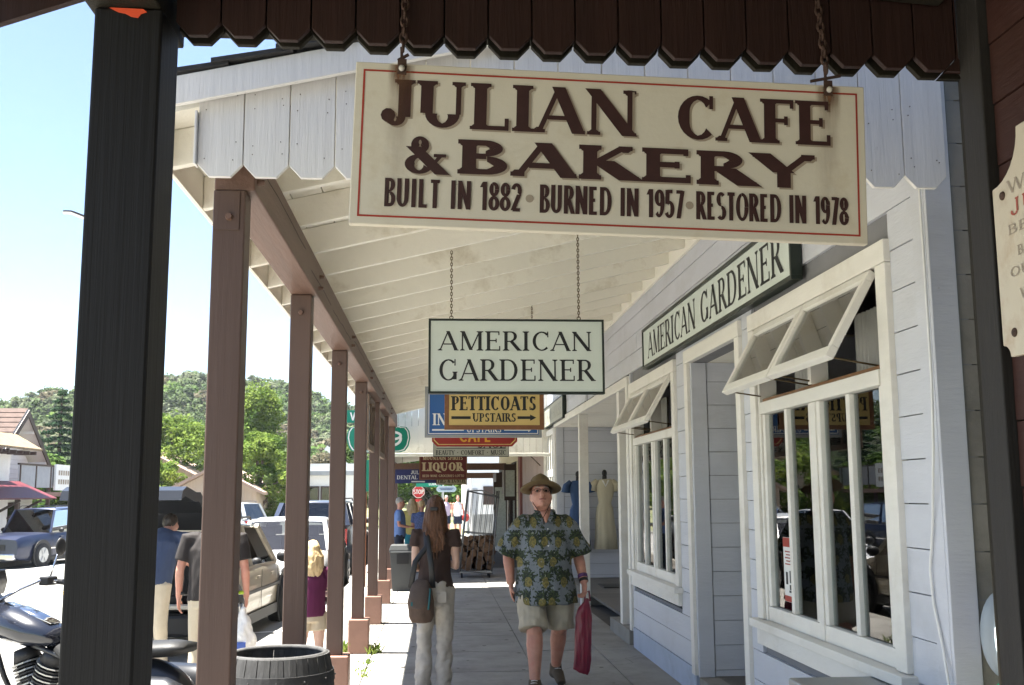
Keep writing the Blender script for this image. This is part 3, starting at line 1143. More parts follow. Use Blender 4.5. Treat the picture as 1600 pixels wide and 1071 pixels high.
for u in (.123, 1.295):
    nx, nzv = 9, 14
    vs, fade = [], []
    for j in range(nzv):
        for i in range(nx):
            a = (i / (nx - 1) - .5)
            d = j / (nzv - 1)
            c = cafe_pt(u + a * .075 - .012 * d, SH - .006 - d * .40)
            vs.append((c.x, 2.703 - .0033, c.z))
            f_ = max(0, 1 - (abs(a) * 2) ** 1.3) * (1.5 * math.exp(-((d - .05) / .09) ** 2) + .62 * (1 - d))
            fade.append(f_ if u < 1 else f_ * .95)
    fs = [(j * nx + i, j * nx + i + 1, (j + 1) * nx + i + 1, (j + 1) * nx + i) for j in range(nzv - 1) for i in range(nx - 1)]
    me = bpy.data.meshes.new('rust_run')
    me.from_pydata(vs, [], fs)
    at = me.attributes.new('fade', 'FLOAT', 'POINT')
    at.data.foreach_set('value', fade)
    link('rust_run', me, m_run, sg)
for u in (.148 - .025, 1.277 + .018):
    c = cafe_pt(u, SH)
    mb = MB()
    mb.tube([(c.x, 2.692, c.z - .018), (c.x, 2.74, c.z - .018)], .0075, 10)
    mb.box(c.x - .012, c.x + .012, 2.699, 2.7025, c.z - .032, c.z + .012)
    mb.tube([(c.x - .045 if u > 1 else c.x - .012, 2.712, c.z + .012), (c.x + .04 if u > 1 else c.x + .016, 2.712, c.z + .032 if u > 1 else c.z + .03)], .0045, 7)
    mb.tube([(c.x, 2.712, c.z - .01), (c.x - .004, 2.712, c.z + .05)], .0042, 7)
    mb.build('hanger_bolt', m_iron, sg, smooth=False)
    chain('chain', sg, (c.x, 2.712, c.z + .04), (c.x + (.002 if u < 1 else -.012), 2.745, 2.99), r=.0042, link_l=.034)
    MB().ball((c.x, 2.690, c.z - .018), .0085).build('bolt_head', mat('pale_bolt', (.55, .52, .45), .5), sg, smooth=True)
sg.rotation_euler = (0, math.radians(1.62), math.radians(0))
TILT = Matrix.Translation(sg.location) @ Matrix.Rotation(math.radians(1.62), 4, 'Y') @ Matrix.Translation(-sg.location)


def board_sign(name, label, x0, x1, y, z0, z1, m, frame=None, fw=.03, th=.04, chains=(), cat='sign', ztop=None, oct_=0.):
    """a hanging board facing the camera; returns its root"""
    r = thing(name, label, cat, ((x0 + x1) / 2, y, z0))
    if oct_:
        c = oct_
        pts = [(x0 + c, z0), (x1 - c, z0), (x1, z0 + c), (x1, z1 - c), (x1 - c, z1), (x0 + c, z1), (x0, z1 - c), (x0, z0 + c)]
        MB().prism(pts, lambda u, v: (u, y, v), lambda u, v: (u, y + th, v)).build('sign_board', m, r)
        if frame:
            c2 = c * .9
            k = fw
            mb = MB()
            inn = [(x0 + k + c2, z0 + k), (x1 - k - c2, z0 + k), (x1 - k, z0 + k + c2), (x1 - k, z1 - k - c2), (x1 - k - c2, z1 - k), (x0 + k + c2, z1 - k), (x0 + k, z1 - k - c2), (x0 + k, z0 + k + c2)]
            k += .008
            in2 = [(x0 + k + c2, z0 + k), (x1 - k - c2, z0 + k), (x1 - k, z0 + k + c2), (x1 - k, z1 - k - c2), (x1 - k - c2, z1 - k), (x0 + k + c2, z1 - k), (x0 + k, z1 - k - c2), (x0 + k, z0 + k + c2)]
            for i in range(8):
                j = (i + 1) % 8
                mb.add([(p[0], y - .001, p[1]) for p in (inn[i], inn[j], in2[j], in2[i])], [(0, 1, 2, 3)])
            mb.build('border_line', frame, r)
    else:
        B('sign_board', x0 + .001, x1 - .001, y + .006, y + th - .004, z0 + .001, z1 - .001, m, r)
        if frame:
            mb = MB()
            mb.box(x0, x1, y, y + th, z0, z0 + fw).box(x0, x1, y, y + th, z1 - fw, z1)
            mb.box(x0, x0 + fw, y + .0005, y + th - .0005, z0 + fw, z1 - fw).box(x1 - fw, x1, y + .0005, y + th - .0005, z0 + fw, z1 - fw)
            mb.build('sign_frame', frame, r, bev=.002)
    for cx in chains:
        zt_ = (ztop if ztop else rz(cx) + .03)
        mb = MB()
        mb.torus((cx, y + th / 2, z1 + .012), .011, .0028, 'Y', 12, 6)
        mb.build('ring', m_brass, r, smooth=True)
        chain('chain', r, (cx, y + th / 2, z1 + .02), (cx + (.0), y + th / 2, zt_), m_brass)
    return r


YA = 6.62
r = board_sign('hanging_sign', 'pale mint hanging sign reading AMERICAN GARDENER in a thin black frame', -.063, 1.063, YA, 2.19, 2.67, m_mint, m_grn, .014, .07, (.082, .905))
lettering(r, 'lettering', 'AMERICAN', .985, .125, (.002, YA + .006, 2.465), X_, Z_, m_ink, T=.165, t=.06)
lettering(r, 'lettering', 'GARDENER', 1.0, .137, (-.002, YA + .006, 2.272), X_, Z_, m_ink, T=.155, t=.058)

# petticoats
m_ochre = mat('yellow_ochre_sign_paint', (.60, .44, .16), .5, .06, (4, 4, 4))
m_brframe = mat('brown_sign_frame', (.20, .085, .035), .5, .2, (20, 4, 20))
y = 9.5
r = board_sign('hanging_sign', 'yellow hanging sign reading PETTICOATS UPSTAIRS with a brown frame and arrow', .058, .962, y, 2.138, 2.53, m_ochre, m_brframe, .04, .05, (.16, .86))
lettering(r, 'lettering', 'PETTICOATS', .77, .128, (.122, y + .006, 2.312), X_, Z_, m_ink, T=.21, t=.08)
lettering(r, 'lettering', 'UPSTAIRS', .395, .078, (.312, y + .006, 2.208), X_, Z_, m_ink, T=.2, t=.08)
mb = MB()
for a, b in ((.12, .295), (.72, .84)):
    mb.add([(a, y + .004, 2.233), (b, y + .004, 2.233), (b, y + .004, 2.258), (a, y + .004, 2.258)], [(0, 1, 2, 3)])
mb.add([(.835, y + .0038, 2.217), (.892, y + .0038, 2.2455), (.835, y + .0038, 2.274)], [(0, 1, 2)])
mb.build('arrow', m_ink, r)
# blue sign behind
m_blue = mat('blue_sign_paint', (.025, .10, .30), .45, .08)
m_grey = mat('grey_sign_frame', (.27, .28, .29), .5, .1)
m_lw = mat('white_lettering', (.74, .74, .72), .5, .05)
y = 10.8
r = board_sign('hanging_sign', 'blue hanging sign with white letters half hidden behind the yellow one', -.135, 1.068, y, 2.135, 2.66, m_blue, m_grey, .03, .05, (.0, .93))
mb = MB()
for a, b, c, d in ((-.098, 1.03, 2.172, 2.18), (-.098, 1.03, 2.615, 2.623), (-.098, -.09, 2.18, 2.615), (1.022, 1.03, 2.18, 2.615)):
    mb.add([(a, y + .004, c), (b, y + .004, c), (b, y + .004, d), (a, y + .004, d)], [(0, 1, 2, 3)])
mb.build('border_line', m_lw, r)
lettering(r, 'lettering', 'IN', .14, .12, (-.055, y + .006, 2.262), X_, Z_, m_lw, T=.18, t=.07)
lettering(r, 'lettering', 'UPSTAIRS', .36, .062, (.292, y + .006, 2.188), X_, Z_, m_lw, T=.16, t=.07)
mb = MB()
for a, b in ((-.06, .265), (.68, .94)):
    mb.add([(a, y + .0042, 2.205), (b, y + .0042, 2.205), (b, y + .0042, 2.222), (a, y + .0042, 2.222)], [(0, 1, 2, 3)])
mb.add([(.93, y + .0039, 2.190), (.99, y + .0039, 2.236), (.93, y + .0039, 2.236)], [(0, 1, 2)])
mb.build('arrow', m_lw, r)
# cafe
m_redp = mat('red_sign_paint', (.28, .022, .016), .45, .1)
m_gold = mat('gold_lettering', (.62, .30, .03), .5, .1)
y = 12.5
r = board_sign('hanging_sign', 'red hanging sign with cut corners and gold word CAFE', -.07, .942, y, 2.12, 2.50, m_redp, m_ochre, .02, .04, (.05, .8), oct_=.06)
lettering(r, 'lettering', 'CAFE', .37, .15, (.258, y, 2.172), X_, Z_, m_gold, 'heavy')
# sage
m_sage = mat('grey_green_sign_paint', (.40, .40, .33), .5, .08, (4, 4, 4))
y = 15.5
r = board_sign('hanging_sign', 'grey sign reading BEAUTY COMFORT MUSIC below the word SAGE', -.067, 1.043, y, 2.104, 2.52, m_sage, m_ink, .008, .04, (.05, .93))
lettering(r, 'lettering', 'BEAUTY * COMFORT * MUSIC', 1.03, .068, (-.03, y + .006, 2.132), X_, Z_, m_ink, T=.17, t=.07)
lettering(r, 'lettering', 'SAGE', .42, .13, (.58, y + .006, 2.232), X_, Z_, m_ink, T=.18, t=.07)
mb = MB()
mb.add([(-.02, y + .004, 2.222), (1.0, y + .004, 2.222), (1.0, y + .004, 2.23), (-.02, y + .004, 2.23)], [(0, 1, 2, 3)])
mb.build('border_line', m_ink, r)
# liquor
m_maroon = mat('maroon_sign_paint', (.13, .016, .014), .45, .1)
m_buff = mat('buff_lettering', (.62, .50, .30), .5, .08)
y = 25.
r = board_sign('hanging_sign', 'maroon hanging sign reading LIQUOR in cream letters', -.437, .694, y, 1.898, 2.50, m_maroon, m_brframe, .028, .05, (-.3, .55), ztop=2.62)
lettering(r, 'lettering', 'LIQUOR', .96, .2, (-.36, y + .006, 2.105), X_, Z_, m_buff, 'bold', T=.3, t=.1)
lettering(r, 'lettering', 'BEER*WINE*GROCERIES*LOTTO', .98, .058, (-.36, y + .006, 1.962), X_, Z_, m_buff, 'sans')
lettering(r, 'lettering', 'MOUNTAIN SPIRITS', .94, .085, (-.35, y + .006, 2.365), X_, Z_, m_buff, T=.2, t=.09)
y = 27.
r = board_sign('hanging_sign', 'small cream sign reading PIES & LUNCH just below the maroon one', -.04, .742, y, 1.80, 2.02, mat('cream_sign_paint', (.52, .44, .28), .5, .08), m_brframe, .02, .04, (.1, .6), ztop=2.62)
lettering(r, 'lettering', 'PIES & LUNCH', .68, .12, (.01, y + .006, 1.85), X_, Z_, mat('olive_lettering', (.10, .08, .03), .5), T=.2, t=.09)
m_navy = mat('navy_sign_paint', (.022, .028, .12), .45, .1)
y = 30.
r = board_sign('hanging_sign', 'navy blue sign reading JULIAN DENTAL GROUP at the far porch', -1.2, .12, y, 1.872, 2.262, m_navy, None, .02, .04, (-1.0, -.1), ztop=2.6)
lettering(r, 'lettering', 'JULIAN', .45, .10, (-.75, y + .006, 2.125), X_, Z_, m_lw, T=.2, t=.09)
lettering(r, 'lettering', 'DENTAL GROUP', 1.15, .105, (-1.15, y + .006, 1.985), X_, Z_, m_lw, T=.2, t=.09)
mb = MB()
mb.add([(-.74, y + .004, 1.90), (-.36, y + .004, 1.90), (-.36, y + .004, 1.935), (-.74, y + .004, 1.935)], [(0, 1, 2, 3)])
mb.build('underline', m_lw, r)
# pale blue oval-ended sign
m_pale = mat('pale_blue_sign_paint', (.34, .44, .47), .5, .08)
y = 45.
r = board_sign('hanging_sign', 'pale blue sign with cut ends hanging beyond the maroon sign', -.05, .79, y, 1.655, 1.905, m_pale, m_lw, .02, .05, (), oct_=.08)
mb = MB()
for a, b, c in ((.08, .66, 1.80), (.12, .62, 1.74)):
    mb.add([(a, y - .002, c), (b, y - .002, c), (b, y - .002, c + .03), (a, y - .002, c + .03)], [(0, 1, 2, 3)])
mb.build('lettering', m_navy, r)
MB().tube([(.1, y + .02, 1.90), (.1, y + .02, 2.3)], .012, 6).tube([(.65, y + .02, 1.90), (.65, y + .02, 2.3)], .012, 6).tube([(-.1, y + .02, 2.3), (1.4, y + .02, 2.3)], .03, 6).tube([(1.4, y + .02, 2.33), (1.4, y + .02, -.2)], .06, 8).build('sign_post', m_white, r)

# signs lying flat on the shop wall, lettered along Y
A_ = (0, -1, 0)


def wall_sign(label, y0, y1, z0, z1, m, frame, fw, text, tm, tv, x=W - .005, **k):
    r = thing('wall_sign', label, 'sign', (x, (y0 + y1) / 2, z0))
    B('sign_board', x - .055, x - .002, y0 + .003, y1 - .003, z0 + .003, z1 - .003, m, r)
    mb = MB()
    mb.box(x - .066, x - .001, y0, y1, z0, z0 + fw).box(x - .066, x - .001, y0, y1, z1 - fw, z1)
    mb.box(x - .0655, x - .0015, y0, y0 + fw, z0 + fw, z1 - fw).box(x - .0655, x - .0015, y1 - fw, y1, z0 + fw, z1 - fw)
    mb.build('sign_frame', frame, r, bev=.002)
    a, b, c, d = tv
    lettering(r, 'lettering', text, a - b, d - c, (x - .055, a, c), A_, Z_, tm, **k)
    return r


wall_sign('long mint wall sign reading AMERICAN GARDENER above the doorway', 5.60, 9.90, 2.735, 3.118, m_mint, m_grn, .028, 'AMERICAN GARDENER', m_ink, (9.66, 5.76, 2.81, 3.045), T=.19, t=.07)
wall_sign('faded grey-green wall sign above the far recessed doorway', 16.45, 20.0, 2.745, 3.118, m_sage, m_grn, .02, 'THE WAREHOUSE', mat('faded_lettering', (.30, .30, .26), .6), (19.8, 16.7, 2.83, 3.03))
no = thing('house_number', 'small black number 20 fixed to the white siding', 'number', (W, 14.2, 2.80))
lettering(no, 'lettering', '20', .34, .15, (W - .003, 14.36, 2.80), A_, Z_, m_ink, 'bold', lift=.004)

# welcome plaque on the brown wall
wl = thing('wall_plaque', 'cream plaque with notched corners and faded WELCOME lettering on the brown wall', 'plaque', (NX, 2.2, 1.9))
ya, yb, za, zb_ = 2.598, 1.745, 1.90, 2.48
nt_ = .13
pts = [(ya, za)]
n = 8
pts = [(ya - nt_ + nt_ * math.cos(PI / 2 * i / n) * 0, 0) for i in range(0)]
for (cy_, cz_, a0, a1) in ((ya, za - .0, 90, 180), (yb, za, 0, 90), (yb, zb_, -90, 0), (ya, zb_, 180, 270)):
    pass
pts = []
# going round: bottom-far, bottom-near, top-near, top-far with concave corners (u = distance from far edge)
Wd, Hd = ya - yb, zb_ - za
for (cu, cv, a0, a1) in ((0, 0, 90, 0), (Wd, 0, 180, 90), (Wd, Hd, 270, 180), (0, Hd, 360, 270)):
    for i in range(n + 1):
        w = math.radians(a0 + (a1 - a0) * i / n)
        rr = nt_ * (1 if cv > 0 else .25)
        pts.append((cu + rr * math.cos(w), cv + rr * math.sin(w)))
MB().prism(pts, lambda u, v: (NX - .046, ya - u, za + v), lambda u, v: (NX - .0295, ya - u, za + v)).build('plaque_board', mat('scorched_cream_paint', (.52, .46, .36), .6, .06, (4, 4, 4), dirt=(.30, .15, .06), dirt_amt=.3, dirt_scale=2.4), wl, bev=.003)
m_fad = mat('faded_brown_lettering', (.30, .25, .20), .6)
m_fadred = mat('faded_red_lettering', (.30, .07, .05), .6)
for text, u, v, w, h, mm in (('WELCOME', .075, .415, .44, .036, m_fad), ('JULIAN', .085, .355, .40, .044, m_fadred), ('BEST', .06, .31, .2, .026, m_fad), ('B', .10, .25, .03, .026, m_fad), ('OUR', .06, .20, .14, .026, m_fad), ('WE', .10, .14, .07, .026, m_fad)):
    lettering(wl, 'lettering', text, w, h, (NX - .046, ya - u, za + v), A_, Z_, mm, T=.2, t=.09)
for u, v in ((.05, .42), (.06, .06)):
    MB().ball((NX - .047, ya - u, za + v), (.006, .012, .012)).build('screw', m_iron, wl)

# road signs
m_green = mat('green_road_sign', (.0, .19, .12), .4, .05)
m_steel = mat('galvanised_steel', (.35, .36, .36), .45, .15, metal=.6)
sh = thing('route_sign', 'green CALIFORNIA route 79 shield with WEST plate on a roadside pole', 'road sign', (-1.9, 19.8, -.2))
y = 19.8
cx, z0, z1 = -1.107, 2.34, 2.93
hw = .592
pts = []
for i in range(13):      # spade shape: flat-ish bottom, bulging sides, pointed top
    pass
half = [(.0, z0), (.40, z0 + .0), (.50, z0 + .03), (.56, z0 + .12), (.592, z0 + .27), (.575, z0 + .39), (.52, z0 + .47), (.40, z0 + .485), (.30, z0 + .51), (.14, z0 + .575), (.0, z0 + .63)]
outl = [(cx + a, b) for a, b in half] + [(cx - a, b) for a, b in half[::-1][1:-1]]
MB().prism(outl, lambda u, v: (u, y, v), lambda u, v: (u, y + .012, v)).build('shield', m_green, sh)
mb = MB()
k1 = [(cx + (u - cx) * .96, (z0 + .3) + (v - z0 - .3) * .95) for u, v in outl]
k2 = [(cx + (u - cx) * .925, (z0 + .3) + (v - z0 - .3) * .90) for u, v in outl]
for i in range(len(k1)):
    j = (i + 1) % len(k1)
    mb.add([(p[0], y - .0015, p[1]) for p in (k1[i], k1[j], k2[j], k2[i])], [(0, 1, 2, 3)])
mb.build('border_line', m_lw, sh)
lettering(sh, 'lettering', '79', .95, .30, (cx - .47, y, z0 + .10), X_, Z_, m_lw, 'heavy')
lettering(sh, 'lettering', 'CALIFORNIA', .82, .085, (cx - .41, y, z0 + .455), X_, Z_, m_lw, 'sans')
B('west_plate', -1.71, -1.05, y, y + .012, 2.895, 3.125, m_green, sh)
lettering(sh, 'lettering', 'WEST', .52, .15, (-1.64, y, 2.935), X_, Z_, m_lw, 'heavy')
MB().tube([(-1.35, y + .04, -.3), (-1.35, y + .04, 3.15)], .03, 8).build('sign_pole', m_steel, sh)
B('lower_plate', -1.44, -1.27, y, y + .012, 1.62, 2.20, m_green, sh)
MB().tube([(-1.34, y - .04, -.3), (-1.34, y - .04, 1.6)], .035, 8).build('pole_sleeve', mat('orange_brown_sleeve', (.30, .12, .06), .5), sh)
sh.scale = (.937, .937, .937)
sh.location = (-1.78, 18.55, -.089)
st = thing('stop_sign', 'red octagonal STOP sign at the far street corner', 'road sign', (-1.04, 58, -.3))
y = 58.
R8 = .355
MB().prism([(-1.04 + R8 * math.cos(PI / 8 + i * PI / 4), 1.70 + R8 * math.sin(PI / 8 + i * PI / 4)) for i in range(8)], lambda u, v: (u, y, v), lambda u, v: (u, y + .02, v)).build('octagon', mat('stop_red', (.45, .015, .02), .4), st)
mb = MB()
for i in range(8):
    a, b = PI / 8 + i * PI / 4, PI / 8 + (i + 1) * PI / 4
    mb.add([(-1.04 + q * math.cos(w), y - .002, 1.70 + q * math.sin(w)) for q, w in ((R8 * .97, a), (R8 * .97, b), (R8 * .90, b), (R8 * .90, a))], [(0, 1, 2, 3)])
mb.build('border_line', m_lw, st)
lettering(st, 'lettering', 'STOP', .54, .24, (-1.31, y, 1.58), X_, Z_, m_lw, 'heavy')
MB().tube([(-1.04, y + .04, -.4), (-1.04, y + .04, 2.0)], .04, 8).build('sign_pole', mat('brown_sign_pole', (.20, .10, .06), .6), st)
B('sign_plate', -1.22, -.86, y, y + .02, 1.16, 1.32, mat('stop_red', (.45, .015, .02)), st)
ss = thing('street_sign', 'green street name sign high above the stop sign', 'road sign', (-.5, 50, -.3))
y = 50.
B('name_plate', -1.02, .2, y, y + .02, 1.91, 2.19, m_green, ss)
lettering(ss, 'lettering', 'LODGE', .5, .13, (-.42, y, 1.98), X_, Z_, m_lw, 'heavy')
MB().tube([(.24, y + .03, -.4), (.24, y + .03, 2.25)], .05, 8).build('sign_pole', m_steel, ss)
# ------------------------------------------------------------------ the next shops along this pavement
m_stucco = mat('pinkish_stucco', (.46, .36, .33), .85, .08, (3, 3, 3), .4, (40, 40, 40), dirt=(.36, .24, .17), dirt_amt=.35, dirt_scale=1.6)
m_pinkpost = mat('dull_red_post_paint', (.26, .10, .085), .6, .12)
m_yelwall = mat('pale_yellow_board_paint', (.60, .53, .36), .6, .06, (2, 2, 8), .2)
m_dkwood = mat('dark_brown_frame', (.05, .03, .022), .5, .2)
st2 = thing('stucco_shop', 'narrow pinkish stucco shop front beyond the white shop', 'shop', (W, 22, 0))
B('stucco_wall', W, W + .3, 20.0, 25.3, -.4, 3.6, m_stucco, st2)
BV('corner_post', W - .06, W + .2, 25.31, 25.9, -.4, 3.6, m_pinkpost, st2)
MB().tube([(W - .05, 20.4, 2.5), (W - .5, 20.4, 2.5)], .012, 6).tube([(W - .04, 20.4, 2.1), (W - .42, 20.4, 2.47)], .01, 6).build('bracket', m_iron, st2)
yw = thing('yellow_shop', 'pale yellow board shop with dark framed windows down the pavement', 'shop', (W, 30, -.1))
siding(yw, 25.92, 35.0, -.3, 3.6, [(27.2, 29.4, .2, 2.35), (30.2, 31.4, -.3, 2.4), (32.0, 34.2, .3, 2.35)], W, m_yelwall, row=.2, zb=0, rseed=11)
B('wall_core', W + .35, W + .5, 25.92, 35, -.4, 3.6, m_room, yw)
for a, b in ((27.2, 29.4), (32.0, 34.2)):
    f = MB()
    f.box(W - .05, W + .05, a, b, .2, .3).box(W - .05, W + .05, a, b, 2.25, 2.35).box(W - .05, W + .05, a, a + .12, .3, 2.25).box(W - .05, W + .05, b - .12, b, .3, 2.25).box(W - .04, W + .04, a + .12, b - .12, 1.65, 1.72)
    fo = f.build('window', m_dkwood, yw)
    B('pane', W + .0, W + .004, a + .12, b - .12, .3, 2.25, m_glass, fo)
    B('window_box', W - .25, W - .06, a + .2, b - .2, 1.55, 2.2, m_dkwood, yw)
dr = B('door', W - .02, W + .1, 30.2, 31.4, -.3, 2.4, m_dkwood, yw)
# hanging merchandise boards by the yellow shop door
for k, (y0, z0, z1, x) in enumerate(((26.5, 1.4, 2.3, .22), (30.0, -.2, 1.9, .3))):
    t = thing('display_board', ('pale framed notice board' if k == 0 else 'tall dark open door panel') + ' standing out from the yellow shop', 'board', (W - x, y0, z0))
    f = MB()
    f.box(W - x - .14, W - .07, y0, y0 + .05, z0, z1)
    f.build('board', m_dkwood, t)
    B('sheet', W - x - .11, W - .1, y0 - .006, y0 - .001, z0 + .1, z1 - .15, mat('notice_paper', (.5, .52, .48), .7, .2, (20, 20, 20)), t)
# porch of those shops
p2 = thing('far_porch', 'cream boarded porch gable and roof beyond the white shop porch', 'porch', (-.8, 19.1, 0))
rz2 = lambda u: 2.62 + .12 * (u + .9)
x = -.95
while x < 2.0:
    MB().prism([(x, 2.245), (x + .115, 2.245), (x + .115, 3.05 + .14 * (x + 1)), (x, 3.05 + .14 * (x + 1))], lambda u, v: (u, 19.0 + .12 * (u + 1), v), lambda u, v: (u, 19.02 + .12 * (u + 1), v)).build('gable_board', m_cream, p2)
    x += .12
BV('trim_board', -.97, W - .01, 18.955, 18.985, 2.23, 2.29, m_cream, p2)
for y in np.arange(19.6, 35, .8):
    MB().prism([(-1.5, rz2(-1.5)), (W, rz2(W)), (W, rz2(W) + .14), (-1.5, rz2(-1.5) + .14)], lambda u, v: (u, y, v), lambda u, v: (u, y + .05, v)).build('rafter', m_cream, p2)
MB().prism([(-1.6, rz2(-1.6) + .142), (4, rz2(4) + .142), (4, rz2(4) + .2), (-1.6, rz2(-1.6) + .2)], lambda u, v: (u, 19.1 + .12 * (u + 1), v), lambda u, v: (u, 35.2, v)).build('roof_sheet', m_shingle, p2)
BV('beam', -1.45, -1.31, 19.9, 35, 2.40, 2.56, m_beam, p2)
BV('crossbeam', -1.4, W - .02, 31.0, 31.14, 2.262, 2.46, m_beam, p2)
BV('crossbeam', -1.4, W - .02, 34.9, 35.04, 2.08, 2.26, m_beam, p2)
for y in (23.5, 27.5, 31.2, 34.9):
    BV('post', -1.445, -1.315, y, y + .13, -.4, 2.398, m_brown, p2)

# white building and things past the porch
wb = thing('white_building', 'white walled building in full sun beyond the end of the porch', 'building', (3, 46.5, -.2))
B('wall', 1.25, 9, 46.6, 56, -.3, 4.4, m_lw, wb)
B('wall', 2.4, 9, 37, 37.3, -.3, 3.6, m_lw, wb)
MB().prism([(1.1, 4.2), (9, 4.9), (9, 5.0), (1.1, 4.35)], lambda u, v: (u, 46.3, v), lambda u, v: (u, 56.3, v)).build('roof', m_shingle, wb)
wf = B('window', 2.0, 2.6, 46.55, 46.6, 1.1, 1.9, m_dkwood, wb)
B('door', 1.30, 1.75, 46.55, 46.6, -.2, 1.8, mat('grey_door', (.35, .36, .37), .5), wb)

# ------------------------------------------------------------------ houses over the street
m_wsid = mat('white_house_siding', (.66, .66, .64), .6, .05, (1, 1, 8), .2)
m_brshin = mat('brown_shingle_roof', (.078, .052, .043), .9, .3, (4, 4, 4), .4)
m_mar = mat('maroon_awning_metal', (.11, .018, .022), .5, .15)
m_dkgl = glass_mat('house_glass', (.25, .28, .3), 2.2)
hs = thing('gabled_house', 'white boarded house with steep brown shingled gable across the street', 'house', (-17, 45, -.7))
GX, GY, GH, HWD, EV = -17.95, 45.4, 5.05, 3.35, 2.45
slope = (GH - EV) / HWD
# gable front of boards
z = -.7
while z < GH - .15:
    h = .2
    w0 = HWD if z < EV else (GH - z) / slope
    w1 = HWD if z + h < EV else max(.02, (GH - z - h) / slope)
    pts = [(GY - w0 + .25, z + .01), (GY + w0 - .25, z + .01), (GY + w1 - .25, z + h), (GY - w1 + .25, z + h)]
    if w1 > .3:
        MB().prism(pts, lambda u, v: (GX, u, v), lambda u, v: (GX - .05, u, v)).build('siding_board', m_wsid, hs)
    z += h
B('wall', GX - 9, GX - .06, GY - HWD + .3, GY - HWD + .45, -.8, EV + .1, m_wsid, hs)
B('wall', GX - 9, GX - .06, GY + HWD - .45, GY + HWD - .3, -.8, EV + .1, m_wsid, hs)
for s in (-1, 1):
    d0 = Vector((0, s * (HWD + .35), EV - .35 * slope))
    rf = MB().prism([(GY, GH + .02), (GY + s * (HWD + .35), EV - .35 * slope + .02), (GY + s * (HWD + .35), EV - .35 * slope + .14), (GY, GH + .16)], lambda u, v: (GX + .75, u, v), lambda u, v: (GX - 9.2, u, v)).build('roof', m_wsid, hs)
    n = 13
    for i in range(n):      # shingle courses, each a strip lying proud
        f0, f1 = i / n, (i + 1) / n
        ya, yb = GY + s * (HWD + .35) * f0, GY + s * (HWD + .35) * f1
        zz = lambda yy: GH + .165 - abs(yy - GY) * slope * 1.0
        MB().prism([(ya, zz(ya) - .01), (yb, zz(yb) + .015), (yb, zz(yb) + .045), (ya, zz(ya) + .01)], lambda u, v: (GX + .76, u, v), lambda u, v: (GX - 9.2, u, v)).build('shingle_course', m_brshin, rf)
    MB().prism([(GY, GH - .2), (GY + s * (HWD + .38), EV - .35 * slope - .2), (GY + s * (HWD + .38), EV - .35 * slope + .08), (GY, GH + .1)], lambda u, v: (GX + .77, u, v), lambda u, v: (GX + .82, u, v)).build('barge_board', m_dkwood, hs)
for k in range(4):
    for s in (-1, 1):
        yy, zz = GY + s * (.75 + k * .8), GH - .28 - (.75 + k * .8) * slope
        MB().box(GX + .0, GX + .76, yy - .04, yy + .04, zz, zz + .1).build('lookout', m_wsid, hs)
vt = B('gable_vent', GX + .0, GX + .07, GY - 1.9, GY - 1.45, 3.0, 3.75, m_dkwood, hs)
for k in range(5):
    B('slat', GX + .07, GX + .09, GY - 1.86, GY - 1.49, 3.06 + k * .13, 3.13 + k * .13, m_steel, vt)
# porch roof, balcony rail and sign at the gable front
B('porch_roof', GX + .06, GX + 2.2, GY - 4.2, GY + 6, 1.55, 1.72, mat('porch_roof_brown', (.20, .12, .10), .7), hs)
rl = bpy.data.objects.new('balcony_rail', None)
COL.objects.link(rl)
kid(rl, hs)
for yy in np.arange(GY - 4.0, GY + 6, 1.6):
    B('rail_post', GX + 2.05, GX + 2.13, yy, yy + .08, 1.73, 2.75, m_dkwood, rl)
B('top_rail', GX + 2.04, GX + 2.14, GY - 4.1, GY + 6, 2.752, 2.82, m_dkwood, rl)
B('mesh_panel', GX + 2.08, GX + 2.1, GY - 4.1, GY + 6, 1.9, 2.75, mat('grey_mesh', (.30, .31, .33), .7), rl)
for yy in (GY - 3.8, GY - .6, GY + 2, GY + 4.6):
    B('porch_post', GX + 1.9, GX + 2.03, yy, yy + .13, -.8, 1.548, m_dkwood, hs)
for a, b in ((GY - 2.6, GY - 1.5), (GY + .2, GY + 1.6)):
    f = B('window', GX + .001, GX + .06, a, b, -.1, 1.3, m_dkwood, hs)
    B('pane', GX + .061, GX + .065, a + .1, b - .1, 0, 1.2, m_dkgl, f)
tg = thing('shop_sign', 'square white sign board on the balcony rail across the street', 'sign', (GX + 2.2, GY + .6, 1.75))
B('sign_board', GX + 2.16, GX + 2.24, GY - .55, GY + 1.3, 1.80, 2.86, m_lw, tg)
mb = MB()
for v, h in ((2.42, .2), (2.05, .2)):
    for i in range(5):
        mb.add([(GX + 2.245, GY + 1.0 - i * .27, v), (GX + 2.245, GY + 1.0 - i * .27 - .19, v), (GX + 2.245, GY + 1.0 - i * .27 - .19, v + h), (GX + 2.245, GY + 1.0 - i * .27, v + h)], [(0, 1, 2, 3)])
mb.build('lettering', m_fad, tg)
wf = thing('flat_fronted_shop', 'flat white shop front with maroon awning left of the gabled house', 'shop', (-15.9, 38, -.7))
FX = -15.75
B('wall', FX - 6, FX, 33.0, 40.2, -.8, 3.25, m_lw, wf)
aw = MB().prism([(FX - .02, 3.72), (FX + .95, 3.22), (FX + .95, 3.3), (FX - .02, 3.86)], lambda u, v: (u, 32.5, v), lambda u, v: (u, 40.7, v)).build('shingled_canopy', mat('straw_shingle', (.20, .15, .09), .9, .3, (5, 5, 5)), wf)
for yy in np.arange(33, 40.7, .62):
    B('bracket', FX, FX + .8, yy, yy + .1, 3.08, 3.2, m_dkwood, wf)
